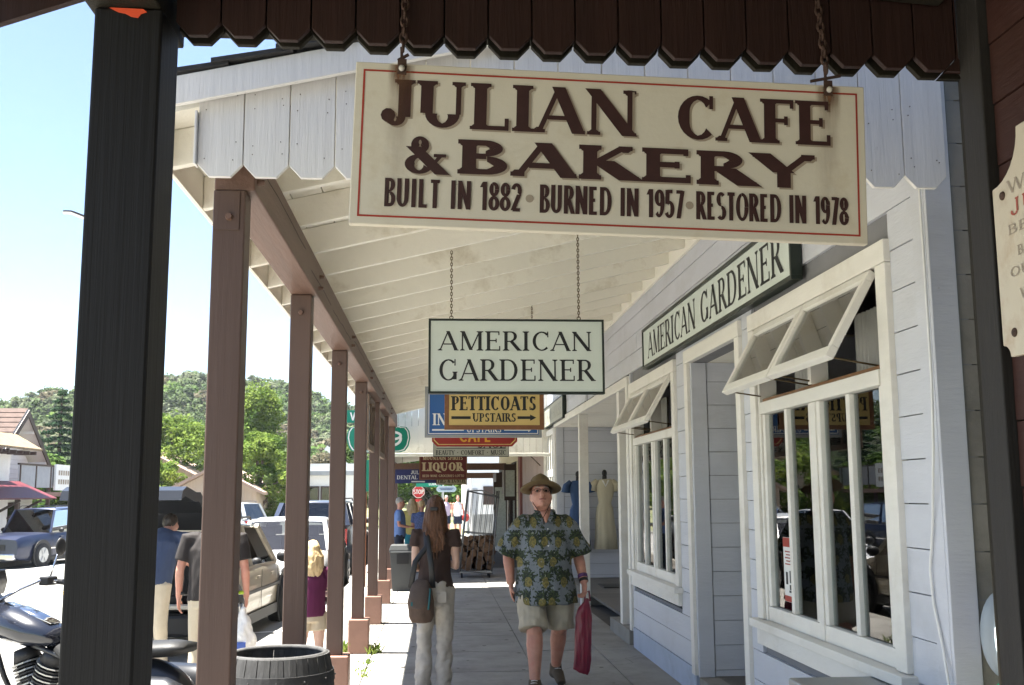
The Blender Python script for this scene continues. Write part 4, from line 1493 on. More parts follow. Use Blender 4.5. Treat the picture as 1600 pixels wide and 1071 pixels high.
MB().prism([(FX, 2.0), (FX + 1.4, 1.45), (FX + 1.4, 1.5), (FX, 2.12)], lambda u, v: (u, 32.5, v), lambda u, v: (u, 41.2, v)).build('awning', m_mar, wf)
for yy in (34, 36, 38.2, 40.2):
    MB().bar((FX, yy, .75), (FX + 1.2, yy, 1.42), .08, .08).build('awning_brace', m_dkwood, wf)
for a, b in ((34.5, 36.5), (37.5, 39.3)):
    f = B('window', FX, FX + .05, a, b, -.1, 1.2, m_dkwood, wf)
    B('pane', FX + .051, FX + .055, a + .1, b - .1, 0, 1.1, m_dkgl, f)

# small buildings down the street
def shed(name, label, cat, x0, x1, y0, y1, z0, z1, zr, mw, mr, windows=()):
    t = thing(name, label, cat, ((x0 + x1) / 2, y0, z0))
    B('wall', x0, x1, y0, y1, z0, z1, mw, t)
    xm = (x0 + x1) / 2
    if zr > z1 + .2:
        MB().prism([(x0, z1), (x1, z1), (xm, zr)], lambda u, v: (u, y0, v), lambda u, v: (u, y1, v)).build('gable', mw, t)
        for s in (-1, 1):
            xa = x0 - .4 if s < 0 else x1 + .4
            za = z1 - .4 * (zr - z1) / (xm - x0)
            MB().prism([(xa, za + .03), (xm, zr + .03), (xm, zr + .16), (xa, za + .16)], lambda u, v: (u, y0 - .5, v), lambda u, v: (u, y1 + .3, v)).build('roof', mr, t)
    else:
        B('roof', x0 - .15, x1 + .15, y0 - .3, y1 + .3, z1 + .001, z1 + .22, mr, t)
        B('parapet', x0 - .1, x1 + .1, y0 - .02, y0 + .1, z1 + .222, z1 + .6, mw, t)
    for a, b, c, d in windows:
        f = B('window', a, b, y0 - .05, y0, c, d, m_dkwood, t)
        B('pane', a + .08, b - .08, y0 - .056, y0 - .051, c + .08, d - .08, m_dkgl, f)
    return t


m_tan = mat('tan_boarding', (.42, .34, .26), .8, .1, (14, 1, 1), .2)
m_tanroof = mat('tan_roof', (.36, .26, .20), .9, .15)
gar = shed('garage', 'tan garage with a low brown gable roof behind the parked cars', 'garage', -12.3, -8.4, 50, 56, -.8, 1.75, 2.75, m_tan, m_tanroof)
for i in range(12):
    B('batten', -12.2 + i * .32, -12.14 + i * .32, 49.96, 50, -.7, 1.74, m_tan, gar)
shed('cottage', 'small brown roofed cottage half hidden in the bright trees', 'house', -18.3, -13.5, 59, 65, -.8, 2.7, 3.9, m_tan, m_tanroof, ((-16.8, -15.8, .6, 1.8),))
shed('white_kiosk', 'flat roofed white building with dark tall windows beyond the posts', 'building', -6.75, -4.2, 55, 61, -.6, 2.55, 2.5, m_lw, m_steel, ((-6.6, -6.05, .6, 2.0), (-6.0, -5.45, .6, 2.0), (-5.4, -4.85, .6, 2.0)))
gb = thing('gable_frame', 'white crossed timber gable end above the flat roofed kiosk', 'gable', (-5.9, 62, 3))
MB().bar((-6.5, 62, 4.3), (-5.0, 62, 3.0), .12, .25).bar((-6.2, 62.2, 3.2), (-5.8, 62.2, 4.2), .12, .2).bar((-6.6, 62.3, 4.15), (-5.9, 62.3, 4.45), .15, .12).build('timber', m_lw, gb)

# ------------------------------------------------------------------ trees
m_leafA = leaf_mat('bright_leaf', (.06, .115, .02), (.175, .235, .045), .9)
m_leafB = leaf_mat('mid_green_leaf', (.055, .115, .025), (.12, .18, .045), .5)
m_leafC = leaf_mat('oak_leaf', (.075, .115, .05), (.13, .17, .075), .15)
m_leafD = leaf_mat('greyed_oak_leaf', (.12, .15, .09), (.18, .20, .12), .12)
m_leafP = leaf_mat('pinkish_dry_leaf', (.13, .12, .075), (.17, .15, .10), .2)
m_needle = leaf_mat('conifer_needle', (.022, .055, .030), (.045, .085, .035), .7)
m_bark = mat('bark', (.10, .075, .055), .9, .3, (8, 8, 3), .5)


def leaf_cloud(centers, radii, n, size, rng, squash=.8):
    """leaf-sized quads round clump centres; returns vertices and faces as arrays"""
    c = np.asarray(centers)
    k = len(c)
    idx = rng.integers(0, k, n)
    d = rng.normal(size=(n, 3))
    d /= np.linalg.norm(d, axis=1)[:, None]
    rad = np.asarray(radii)[idx] * rng.uniform(.45, 1.0, n) ** .5
    p = c[idx] + d * rad[:, None] * np.array([1, 1, squash])
    nrm = d * .6 + rng.normal(size=(n, 3)) * .5 + np.array([0, 0, .5])
    nrm /= np.linalg.norm(nrm, axis=1)[:, None]
    a = np.cross(nrm, rng.normal(size=(n, 3)))
    a /= np.linalg.norm(a, axis=1)[:, None]
    b = np.cross(nrm, a)
    s = size * rng.uniform(.6, 1.3, n)[:, None]
    v = np.stack([p - a * s, p + b * s * .55, p + a * s, p - b * s * .55], 1).reshape(-1, 3)
    return v


def quads_mesh(name, v, m):
    n = len(v) // 4
    me = bpy.data.meshes.new(name)
    me.vertices.add(len(v))
    me.vertices.foreach_set('co', v.astype(np.float32).ravel())
    me.loops.add(4 * n)
    me.loops.foreach_set('vertex_index', np.arange(4 * n, dtype=np.int32))
    me.polygons.add(n)
    me.polygons.foreach_set('loop_start', np.arange(n, dtype=np.int32) * 4)
    me.polygons.foreach_set('loop_total', np.full(n, 4, dtype=np.int32))
    me.update(calc_edges=True)
    me.materials.append(m)
    return me


def crown_centers(rng, n, r, h, shape='round'):
    out, rad = [], []
    for i in range(n):
        t = rng.uniform(0, 1)
        if shape == 'cone':
            z = t * h
            rr = r * (1 - .85 * t) * rng.uniform(.4, 1)
        else:
            z = t * h
            rr = r * math.sqrt(max(.05, 1 - (2 * t - .9) ** 2 * .85)) * rng.uniform(.25, 1)
        a = rng.uniform(0, 6.283)
        out.append((rr * math.cos(a), rr * math.sin(a), z))
        rad.append(r * rng.uniform(.13, .36))
    return out, rad


def tree(name, label, x, y, h, r, m, seed, nleaf=5000, leaf=.14, shape='round', nclump=42, trunk=.22, group='street trees behind the houses'):
    rng = np.random.default_rng(seed)
    z0 = hill(x, y) - .1
    t = thing(name, label, 'tree', (x, y, z0), group)
    cz = h * .18
    c, rad = crown_centers(rng, nclump, r, h - cz - r * .25, shape)
    c = [(a + x, b + y, d + z0 + cz) for a, b, d in c]
    link('crown', quads_mesh('crown', leaf_cloud(c, rad, nleaf, leaf, rng), m), None, t)
    mb = MB()
    mb.tube([(x, y, z0), (x + .1, y, z0 + h * .3), (x - .05, y + .1, z0 + h * .6)], [trunk, trunk * .7, trunk * .3], 8)
    for i in range(6):
        q = c[i * 3]
        mb.tube([(x + .05, y, z0 + h * (.2 + .06 * i)), ((x + q[0]) / 2, (y + q[1]) / 2, q[2] - .3), q], [trunk * .4, trunk * .25, .03], 6)
    mb.build('trunk', m_bark, t, smooth=True)
    return t


tree('leafy_tree', 'bright green leafy tree between the dark post and first brown post', -15.0, 62, 7.4, 3.0, m_leafA, 1, 17000, .10, nclump=75)
tree('leafy_tree', 'low bright green tree in front of the brown roofed cottage', -13.9, 52, 4.6, 2.1, m_leafA, 2, 13000, .085, nclump=60)
tree('leafy_tree', 'tall pointed bright green tree between first and second brown posts', -11.2, 68, 9.4, 3.1, m_leafA, 3, 19000, .10, shape='cone', nclump=80)
tree('leafy_tree', 'rounded bright green tree beside the tan garage', -8.7, 52, 5.4, 1.9, m_leafA, 4, 15000, .085, nclump=65)
tree('leafy_tree', 'mid green tree standing behind the bright trees by the street', -18.5, 70, 8.2, 3.4, m_leafB, 5, 7000)
tree('leafy_tree', 'mid green bushy tree behind the balcony of the gabled house', -20.0, 56, 4.8, 2.6, m_leafB, 6, 6000)
tree('leafy_tree', 'yellow green bush beside the balcony posts', -16.6, 51, 3.0, 1.6, m_leafA, 7, 4000)
tree('leafy_tree', 'mid green tree behind the white kiosk', -6.0, 74, 5.4, 2.2, m_leafB, 8, 5000)
tree('leafy_tree', 'shady green tree beyond the stop sign', -1.2, 76, 6.5, 3.2, m_leafB, 9, 7000)
tree('leafy_tree', 'dark green tree right of the stop sign', 2.2, 66, 5.6, 2.3, m_leafB, 10, 7000)
tree('leafy_tree', 'tall dark green tree at the end of the street', -4.2, 92, 9, 4, m_leafC, 12, 6000)
tree('leafy_tree', 'broad dark tree behind the shady green tree', 3.5, 95, 9, 4.2, m_leafC, 13, 6000)
# conifer
rng = np.random.default_rng(21)
cx, cy_, z0 = -24.4, 70, hill(-24.4, 70) - .2
cf = thing('conifer', 'tall dark green conifer behind the gabled house', 'tree', (cx, cy_, z0))
H = 8.55 - z0
c, rad = [], []
for k in range(17):
    t = .12 + .86 * k / 16
    rr = 2.15 * (1 - t) ** .8 + .12
    nb = int(6 + 9 * (1 - t))
    for i in range(nb):
        a = 2 * PI * i / nb + rng.uniform(0, .6)
        for f in (.45, .95):
            q = rr * f * rng.uniform(.8, 1.15)
            c.append((cx + q * math.cos(a), cy_ + q * math.sin(a), z0 + H * t - .25 * f))
            rad.append(.34 * (1.1 - t * .7))
link('crown', quads_mesh('crown', leaf_cloud(c, rad, 12000, .11, rng, .45), m_needle), None, cf)
MB().tube([(cx, cy_, z0), (cx, cy_, z0 + H)], [.25, .03], 8).build('trunk', m_bark, cf)
# hillside wood: single trees where they stand largest, the rest one mass
rng = np.random.default_rng(33)
protos = []
for i, m in enumerate((m_leafC, m_leafC, m_leafD, m_leafB, m_leafP)):
    c, rad = crown_centers(rng, 26, 3.0, 3.9)
    c = [(a, b, d + 1.0) for a, b, d in c]
    me = quads_mesh('oak_crown', leaf_cloud(c, rad, 2600, .27, rng), m)
    tm = MB().tube([(0, 0, -1.5), (0.1, 0, 2.5), (0, .1, 5)], [.35, .25, .1], 6).mesh('oak_trunk')
    tm.materials.append(m_bark)
    protos.append((me, tm))
cand = []
while len(cand) < 900:
    px = rng.uniform(-.46, .02)
    y = rng.uniform(95, 262)
    x = px * y + rng.normal() * 2
    if all((x - a) ** 2 + (y - b) ** 2 > 7 for a, b in cand):
        cand.append((x, y))
cand.sort(key=lambda p: p[1])
mass = []
kinds = ['dark oak with a broad crown', 'dark oak with a ragged crown', 'grey-green oak', 'fresh green oak', 'dry pinkish oak']
for i, (x, y) in enumerate(cand):
    k = int(rng.choice(5, p=[.3, .25, .25, .15, .05]))
    s = rng.uniform(.5, 1.0)
    z = hill(x, y)
    if i < 150:
        t = thing('oak_tree', kinds[k] + ' among many on the wooded hillside', 'tree', (x, y, z), 'hillside oaks: ' + kinds[k])
        for nm, me in (('crown', protos[k][0]), ('trunk', protos[k][1])):
            o = bpy.data.objects.new(nm, me)
            COL.objects.link(o)
            o.parent = t
            o.scale = (s, s, s)
            o.rotation_euler = (0, 0, rng.uniform(0, 6.28))
    else:
        mass.append((x, y, z, s, k))
for k in range(5):
    vs = []
    me = protos[k][0]
    co = np.empty(len(me.vertices) * 3, dtype=np.float32)
    me.vertices.foreach_get('co', co)
    co = co.reshape(-1, 4, 3)[::4]
    co = (co.mean(1, keepdims=True) + (co - co.mean(1, keepdims=True)) * 1.6).reshape(-1, 3)
    for (x, y, z, s, kk) in mass:
        if kk == k:
            a = rng.uniform(0, 6.28)
            R_ = np.array([[math.cos(a), -math.sin(a), 0], [math.sin(a), math.cos(a), 0], [0, 0, 1]])
            vs.append((co * s) @ R_.T + np.array([x, y, z]))
    if vs:
        o = link('woodland', quads_mesh('woodland', np.concatenate(vs), me.materials[0]), None)
        tag(stuff(o), 'far hillside wood of ' + ['dark broad', 'dark ragged', 'grey-green', 'fresh green', 'dry pinkish'][k] + ' oaks up to the crest', 'wood')
# scrub on the rest of the hills, seen from the side only
vs = []
for i in range(420):
    a = rng.uniform(-1.9, 1.9)
    d = rng.uniform(110, 330)
    x, y = d * math.sin(a), d * math.cos(a)
    if -.5 < x / max(y, 1) < .06:
        continue
    z = hill(x, y)
    n = 160
    vs.append(leaf_cloud([(x, y, z + 2.5), (x + 2, y, z + 2), (x - 1.5, y + 1, z + 2.2)], [2.6, 2, 2], n, .75, rng))
o = link('woodland', quads_mesh('woodland', np.concatenate(vs), m_leafC), None)
tag(stuff(o), 'scattered scrub oaks on the hills beside and beyond the town', 'wood')

# air between here and the hills
m_haze = bpy.data.materials.new('summer_haze')
m_haze.use_nodes = True
N, L = m_haze.node_tree.nodes, m_haze.node_tree.links
N.remove(N['Principled BSDF'])
pv_ = N.new('ShaderNodeVolumePrincipled')
pv_.inputs['Color'].default_value = (.88, .93, 1, 1)
pv_.inputs['Density'].default_value = .00024
L.new(pv_.outputs[0], N['Material Output'].inputs['Volume'])
stuff(MB().box(-960, 960, -660, 1560, -6, 52).build('haze', m_haze))
# ------------------------------------------------------------------ vehicles
m_tyre = mat('tyre_rubber', (.018, .018, .019), .8, .2)
m_rim = mat('alloy_wheel', (.45, .46, .47), .35, .1, metal=.7)
m_chrome = mat('chrome', (.62, .63, .65), .12, .03, metal=1.)
m_cglass = glass_mat('car_glass', (.10, .12, .13), 2.2)
m_cglass2 = glass_mat('clear_car_glass', (.72, .78, .78), 2.2)
m_dkplas = mat('black_plastic', (.016, .016, .017), .5, .2)
m_lampred = mat('red_tail_lamp', (.35, .02, .015), .25, .1)
m_lampclr = mat('clear_head_lamp', (.7, .7, .68), .15, .05)
m_seat = mat('grey_car_seat', (.10, .095, .09), .8, .1)


def cpaint(name, col, metal=.25):
    return mat(name, col, .32, .04, (2, 2, 2), metal=metal, coat=.6)


def car(name, label, loc, head, L_, W_, H_, paint, kind='wagon', open_hatch=False, glass=None, group=None, roofp=None):
    """local: rear bumper at y=0, nose at y=L, x to the right, z up from the road; head = heading angle from +Y towards +X"""
    t = thing(name, label, 'car', (0, 0, 0), group)
    gl = glass or m_cglass
    hw = W_ / 2
    belt = .53 * H_ + .12
    zb = .22
    hood = .80 if kind != 'suv' else .98
    if kind == 'suv':
        belt = 1.08
    ws0, ws1 = (L_ * .74, L_ * .60) if kind != 'suv' else (L_ * .705, L_ * .635)           # windscreen base and top
    rw0, rw1 = (.02 * L_, .08 * L_) if kind in ('wagon', 'suv') else (.17 * L_, .31 * L_)
    secs = [(0, zb + .12, belt - .08, hw * .86), (.06, zb + .05, belt - .02, hw * .95), (.35, zb, belt, hw), (L_ * .3, zb, belt, hw), (L_ * .55, zb, belt - .0, hw), (ws0, zb, belt - .03, hw * .99), (L_ * .88, zb, hood + (.03 if kind == 'suv' else -.06), hw * .95), (L_ * .965, zb + .04, hood - (.02 if kind == 'suv' else .12), hw * (.93 if kind == 'suv' else .86)), (L_, zb + .12, hood - (.10 if kind == 'suv' else .28), hw * (.86 if kind == 'suv' else .72))]
    mb = MB()
    n = 12
    for (y, a, b, w) in secs:
        ring = [(-w * .9, a), (-w * .985, a + (b - a) * .2), (-w, a + (b - a) * .55), (-w * .975, a + (b - a) * .86), (-w * .9, b), (-w * .45, b + .025), (w * .45, b + .025), (w * .9, b), (w * .975, a + (b - a) * .86), (w, a + (b - a) * .55), (w * .985, a + (b - a) * .2), (w * .9, a)]
        mb.v += [(u, y, v) for u, v in ring]
    for i in range(len(secs) - 1):
        for j in range(n):
            if open_hatch and i < 4 and j in (4, 5, 6):
                continue
            if i >= 1 and i < 5 and j in (4, 5, 6) :
                continue
            q = (j + 1) % n
            mb.f.append((i * n + j, i * n + q, (i + 1) * n + q, (i + 1) * n + j))
    if not open_hatch:
        mb.f.append(tuple(range(n))[::-1])
    mb.f.append(tuple(range((len(secs) - 1) * n, len(secs) * n)))
    body = mb.build('body', paint, t, smooth=True, bev=0)
    es = body.modifiers.new('edge', 'EDGE_SPLIT')
    es.split_angle = math.radians(38)
    # greenhouse: pillars and roof in paint, panes in glass
    wb, wt = hw * .9, hw * .74
    P = {}
    for s in (-1, 1):
        P['r0', s] = Vector((s * wb, rw0, belt))
        P['r1', s] = Vector((s * wt, rw1, H_ - .06))
        P['f0', s] = Vector((s * wb, ws0, belt - .03))
        P['f1', s] = Vector((s * wt, ws1, H_ - .07))
    rf = MB()
    ny = 6
    for i in range(ny + 1):
        f = i / ny
        y = rw1 + (ws1 - rw1) * f
        z = H_ - .055 + .05 * math.sin(PI * min(1, f * .9 + .1))
        rf.v += [(-wt - .01, y, z - .04), (-wt * .9, y, z), (0, y, z + .02), (wt * .9, y, z), (wt + .01, y, z - .04)]
    for i in range(ny):
        for j in range(4):
            rf.f.append((i * 5 + j, i * 5 + j + 1, (i + 1) * 5 + j + 1, (i + 1) * 5 + j))
    rfo = rf.build('roof', roofp or paint, t, smooth=True)
    so = rfo.modifiers.new('thick', 'SOLIDIFY')
    so.thickness = .04
    for s in (-1, 1):
        pl = MB()
        pl.bar(P['f0', s], P['f1', s], .06, .06)
        pl.bar(P['r0', s], P['r1', s], .12, .09)
        for f in (.36, .66) if kind != 'sedan' else (.5,):
            y = rw1 + (ws1 - rw1) * f
            pl.bar((s * wb, y + .03, belt), (s * wt, y, H_ - .06), .07, .04)
        pl.bar(P['r0', s], P['f0', s], .03, .04)
        pl.build('pillar_frame', paint, t)
    for s in (-1, 1):
        MB().add([P['r0', s] * .985 + Vector((0, 0, .0)), P['f0', s], P['f1', s], P['r1', s]], [(0, 1, 2, 3)]).build('side_window', gl, t)
    MB().add([P['f0', -1], P['f0', 1], P['f1', 1], P['f1', -1]], [(0, 1, 2, 3)]).build('windscreen', gl, t)
    if not open_hatch:
        MB().add([P['r0', 1], P['r0', -1], P['r1', -1], P['r1', 1]], [(0, 1, 2, 3)]).build('rear_window', gl, t)
    # cabin
    cb = MB()
    cb.box(-hw * .85, hw * .85, .1 * L_, ws0 - .1, zb + .02, zb + .1)
    for y in ((.35 * L_, .52 * L_)):
        for s in (-1, 1):
            cb.box(s * .38 - .24, s * .38 + .24, y, y + .12, .4, belt + .18)
            cb.box(s * .38 - .13, s * .38 + .13, y + .02, y + .1, belt + .2, belt + .36)
    cb.box(-hw * .86, hw * .86, ws0 - .35, ws0 - .02, .6, belt - .03)
    cb.build('cabin', m_seat, t)
    MB().torus((-.36, ws0 - .42, belt + .02), .17, .014, 'Y', 16, 6).build('steering_wheel', m_dkplas, t)
    # wheels with dark arches
    for s in (-1, 1):
        for y in (L_ * .18, L_ * .80):
            R = .33 if kind != 'suv' else .38
            MB().lathe([(R + .07, -.012), (R + .07, .004)], (s * (hw + .002), y, R + .03), 24, 'X', caps=True).build('wheel_arch', m_dkplas, t)
            wh = MB().lathe([(R * .62, -.11), (R * .93, -.11), (R, -.07), (R, .07), (R * .93, .11), (R * .62, .11)], (s * (hw - .06), y, R), 24, 'X').build('wheel', m_tyre, t, smooth=True)
            rm = MB().lathe([(.05, 0), (R * .25, .012), (R * .62, -.01)], (s * (hw + .045), y, R), 24, 'X', caps=True)
            for k in range(6):
                a = 2 * PI * k / 6
                rm.bar((s * (hw + .062), y, R), (s * (hw + .057), y + math.cos(a) * R * .6, R + math.sin(a) * R * .6), .05, .03, (1, 0, 0))
            rm.build('rim', m_rim, wh)
    # lights, bumper, mirrors, handles, plate
    for s in (-1, 1):
        B('tail_lamp', s * hw * .82 - .09, s * hw * .82 + .09, -.012 if kind == 'suv' else .0, .1, belt - .42, belt - .06, m_lampred, t)
        MB().ball((s * hw * .66, L_ * .965, hood - .22), (.2, .09, .075), 12, 8).build('headlight', m_lampclr, t, smooth=True)
        MB().ball((s * (hw + .1), ws0 - .28, belt + .06), (.10, .055, .075), 10, 6).build('mirror', m_dkplas, t, smooth=True)
        for y in (.42 * L_, .60 * L_):
            B('door_handle', s * (hw + .012) - .012, s * (hw + .012) + .012, y, y + .16, belt - .16, belt - .125, paint, t)
        for y in (.30, .485, .70):
            B('door_seam', s * (hw + .001) - .002, s * (hw + .001) + .002, y * L_, y * L_ + .008, zb + .12, belt - .06, m_dkplas, t)
    for s in (-1, 1):
        B('rub_strip', s * (hw + .006) - .006, s * (hw + .006) + .006, L_ * .26, L_ * .72, zb + .34, zb + .38, m_chrome if kind == 'suv' else m_dkplas, t)
        B('sill_panel', s * (hw - .02) - .02, s * (hw - .02) + .02, L_ * .27, L_ * .71, zb - .03, zb + .10, m_dkplas, t)
        if kind in ('suv', 'wagon'):
            MB().tube([(s * wt * .92, rw1 + .1, H_ + .0), (s * wt * .92, rw1 + .2, H_ + .05), (s * wt * .92, ws1 - .2, H_ + .05), (s * wt * .92, ws1 - .1, H_)], .015, 6).build('roof_rail', m_dkplas, t)
    MB().box(-hw * .9, hw * .9, -.06, .12, zb + .02, zb + .26).build('bumper', m_dkplas if kind == 'wagon' else paint, t, bev=.04)
    MB().box(-hw * .78, hw * .78, L_ - .1, L_ + .05, zb + .04, zb + .24).build('bumper', m_chrome if kind == 'suv' else paint, t, bev=.04)
    B('grille', -hw * .42, hw * .42, L_ - .06, L_ + .012, hood - .42, hood - .24, m_dkplas, t)
    B('number_plate', -.16, .16, -.075, -.061, zb + .3, zb + .44, m_lw, t)
    if open_hatch:
        hb = MB()
        hb.box(-hw * .8, hw * .8, .03, L_ * .3, zb + .3, zb + .34)
        hb.box(-hw * .86, -hw * .83, .03, L_ * .3, zb + .3, belt).box(hw * .83, hw * .86, .03, L_ * .3, zb + .3, belt)
        hb.build('cargo_lining', m_dkplas, t)
        rim = MB()
        pts = [(-hw * .88, .0, zb + .34), (-hw * .9, .02, belt - .1), (-wt, rw1 - .04, H_ - .05), (wt, rw1 - .04, H_ - .05), (hw * .9, .02, belt - .1), (hw * .88, 0, zb + .34), (-hw * .88, .0, zb + .34)]
        rim.tube(pts, .03, 6)
        rim.build('hatch_seal', mat('pale_seal', (.5, .48, .42), .5), t)
        # raised tailgate
        hx = MB()
        A = Vector((0, rw1, H_ + .01))
        hl = 1.15
        an = math.radians(24)
        D = Vector((0, -math.cos(an), math.sin(an)))
        Up = Vector((0, math.sin(an), math.cos(an)))
        M = Matrix(((1, 0, 0, 0), (0, -D.y, Up.y, A.y), (0, -D.z, Up.z, A.z), (0, 0, 0, 1)))
        prof = [(-.02, .02), (-.35, .10), (-.62, .12), (-.75, .06), (-1.1, -.03), (-1.2, -.12)]
        for i in range(len(prof) - 1):
            (a0, b0), (a1, b1) = prof[i], prof[i + 1]
            for xx0, xx1 in ((-hw * .78, hw * .78),):
                vs = [M @ Vector(v) for v in ((xx0, a0, b0), (xx1, a0, b0), (xx1, a1, b1), (xx0, a1, b1))]
                lo = [v - Up * .11 for v in vs]
                hx.add(vs + lo, [(0, 1, 2, 3), (7, 6, 5, 4), (0, 4, 5, 1), (1, 5, 6, 2), (2, 6, 7, 3), (3, 7, 4, 0)])
        hx.build('tailgate', cpaint('dark_green_black_paint', (.02, .022, .026)), t)
        g = MB()
        vs = [M @ Vector(v) for v in ((-hw * .7, -.08, .045), (hw * .7, -.08, .045), (hw * .7, -.6, .128), (-hw * .7, -.6, .128))]
        g.add([v + Up * .006 for v in vs], [(0, 1, 2, 3)]).build('tailgate_window', m_cglass, t)
        for s in (-1, 1):
            MB().tube([(s * hw * .82, .25, belt), M @ Vector((s * hw * .8, -.4, .0))], .014, 6).build('gas_strut', m_dkplas, t)
    t.location = loc
    t.rotation_euler = (0, 0, -math.radians(head))
    return t


C1 = (-3.22, 12.1)
car('hatchback', 'beige hatchback with its tailgate raised, parked at the kerb beside the porch', (C1[0], C1[1], street_z(-2.9)), 4, 4.25, 1.62, 1.44, cpaint('beige_metallic_paint', (.32, .28, .21)), 'wagon', True, m_cglass2)
car('sedan', 'silver sedan facing the camera behind the beige hatchback', (-2.62, 21.6, street_z(-2.4)), 180, 4.5, 1.72, 1.36, cpaint('silver_paint', (.62, .62, .62)), 'sedan', False, m_cglass2)
car('estate_car', 'dark blue-grey estate car with red tail lamps beyond the silver sedan', (-2.75, 23.2, street_z(-2.4)), 2, 4.5, 1.75, 1.62, cpaint('dark_blue_grey_paint', (.035, .045, .075)), 'suv')
car('people_carrier', 'small silver people carrier far down the street by the garage', (-7.3, 44, street_z(-7.3)), -68, 4.6, 1.8, 1.68, cpaint('pale_silver_paint', (.5, .52, .54)), 'wagon')
car('suv', 'navy blue SUV with chrome bumper parked across the street', (-12.35, 39.3, street_z(-13)), 196, 5.2, 1.95, 1.86, cpaint('navy_blue_paint', (.018, .026, .062)), 'suv')
car('pickup', 'white car parked beyond the navy SUV', (-11.6, 45.6, street_z(-12)), 188, 4.6, 1.8, 1.5, cpaint('white_paint', (.6, .6, .6)), 'sedan')
# backpack in the cargo bay
bp = thing('backpack', 'black backpack standing in the open boot', 'backpack', (-2.9, 12.3, .2))
MB().ball((-2.9, 12.35, .42), (.17, .13, .25), 12, 8).build('bag_body', m_dkplas, bp, smooth=True)
MB().box(-2.98, -2.82, 12.19, 12.25, .28, .46).build('pocket', m_dkplas, bp, bev=.02)
for s in (-.09, .06):
    MB().tube([(-2.9 + s, 12.22, .3), (-2.9 + s, 12.20, .5), (-2.9 + s, 12.27, .65)], .016, 6).build('strap', m_seat, bp)

# ------------------------------------------------------------------ motorcycle (local: rear axle at y=0, front axle y=1.63)
mc = thing('motorcycle', 'black cruiser motorcycle parked with its rear wheel to the kerb', 'motorcycle', (0, 0, 0))
m_mblk = mat('matt_black_bike_paint', (.012, .013, .016), .38, .1, coat=.3)
m_mblue = mat('blue_black_tank_paint', (.010, .012, .020), .22, .06, coat=.9)
m_alu = mat('cast_aluminium', (.36, .36, .35), .35, .15, metal=.8)
m_leather = mat('black_leather', (.013, .013, .013), .55, .2, bump=.2, bscale=(60, 60, 60))
for y, R in ((0, .32), (1.63, .34)):
    wh = MB().torus((0, y, R), R - .07, .07, 'X', 32, 10).build('wheel', m_tyre, mc, smooth=True)
    rm = MB().lathe([(.06, -.05), (.06, .05)], (0, y, R), 16, 'X', caps=True)
    for k in range(9):
        a = 2 * PI * k / 9
        rm.bar((0, y, R), (0, y + math.cos(a) * (R - .12), R + math.sin(a) * (R - .12)), .02, .03, (1, 0, 0))
    rm.torus((0, y, R), R - .115, .02, 'X', 24, 6)
    rm.build('rim', m_dkplas, wh)


def fender(y0, R, a0, a1, w, name, m, thick=.012):
    mb = MB()
    n = 16
    k = 9
    for i in range(n + 1):
        a = math.radians(a0 + (a1 - a0) * i / n)
        for j in range(k):
            f = j / (k - 1) * 2 - 1
            rr = R - .11 * abs(f) ** 3
            mb.v.append((f * w, y0[0] + rr * math.cos(a), y0[1] + rr * math.sin(a)))
    for i in range(n):
        for j in range(k - 1):
            mb.f.append((i * k + j, i * k + j + 1, (i + 1) * k + j + 1, (i + 1) * k + j))
    o = mb.build(name, m, mc, smooth=True)
    s = o.modifiers.new('thick', 'SOLIDIFY')
    s.thickness = thick
    return o


fender((0, .32), .40, 35, 200, .115, 'rear_fender', m_mblk)
fender((1.63, .34), .39, 20, 150, .085, 'front_fender', m_mblk)
tk = MB().tube([(0, .66, .80), (0, .72, .83), (0, .86, .86), (0, 1.02, .90), (0, 1.16, .94), (0, 1.24, .94)], [(.06, .03), (.12, .07), (.165, .105), (.17, .12), (.12, .10), (.05, .05)], 16, side=(1, 0, 0)).build('fuel_tank', m_mblue, mc, smooth=True)
MB().tube([(0, .72, .915), (0, .9, .975), (0, 1.1, 1.03)], [(.05, .012), (.06, .016), (.045, .012)], 10, side=(1, 0, 0)).build('tank_console', m_chrome, tk, smooth=True)
MB().tube([(0, -.30, .80), (0, -.18, .79), (0, .05, .77), (0, .28, .70), (0, .5, .70), (0, .66, .76)], [(.09, .03), (.13, .05), (.14, .055), (.17, .06), (.16, .06), (.08, .04)], 14, side=(1, 0, 0)).build('seat', m_leather, mc, smooth=True)
en = MB().tube([(0, .62, .34), (0, 1.0, .34)], [(.13, .15), (.13, .14)], 12, side=(1, 0, 0)).tube([(-.15, .8, .34), (.17, .8, .34)], .13, 16).build('engine', m_alu, mc, smooth=True)
for sgn in (-1, 1):
    d = Vector((0, sgn * math.sin(math.radians(22)), math.cos(math.radians(22))))
    for k in range(11):
        c = Vector((0, .82, .42)) + d * (.03 + k * .022)
        MB().tube([c, c + d * .009], [(.105, .10), (.105, .10)], 14, side=(1, 0, 0)).build('cylinder_fin', m_dkplas if k % 2 else m_alu, en)
    c = Vector((0, .82, .42)) + d * .03
    MB().tube([c, c + d * .24], .075, 12).tube([c + d * .24, c + d * .32], [(.095, .09), (.07, .07)], 12).build('cylinder', m_dkplas, en, smooth=True)
MB().ball((.17, .83, .60), (.05, .10, .085), 14, 8).build('air_cleaner', m_chrome, mc, smooth=True)
fr = MB()
for s in (-1, 1):
    fr.tube([(s * .10, .0, .33), (s * .13, .45, .40), (s * .13, .6, .22), (s * .13, 1.0, .20), (s * .08, 1.18, .55), (0, 1.24, .86)], .018, 8)
    fr.tube([(s * .12, .02, .33), (s * .12, .35, .66), (s * .06, .7, .74), (0, 1.24, .86)], .017, 8)
    fr.tube([(s * .10, 1.63, .34), (s * .10, 1.27, 1.02)], .024, 10)
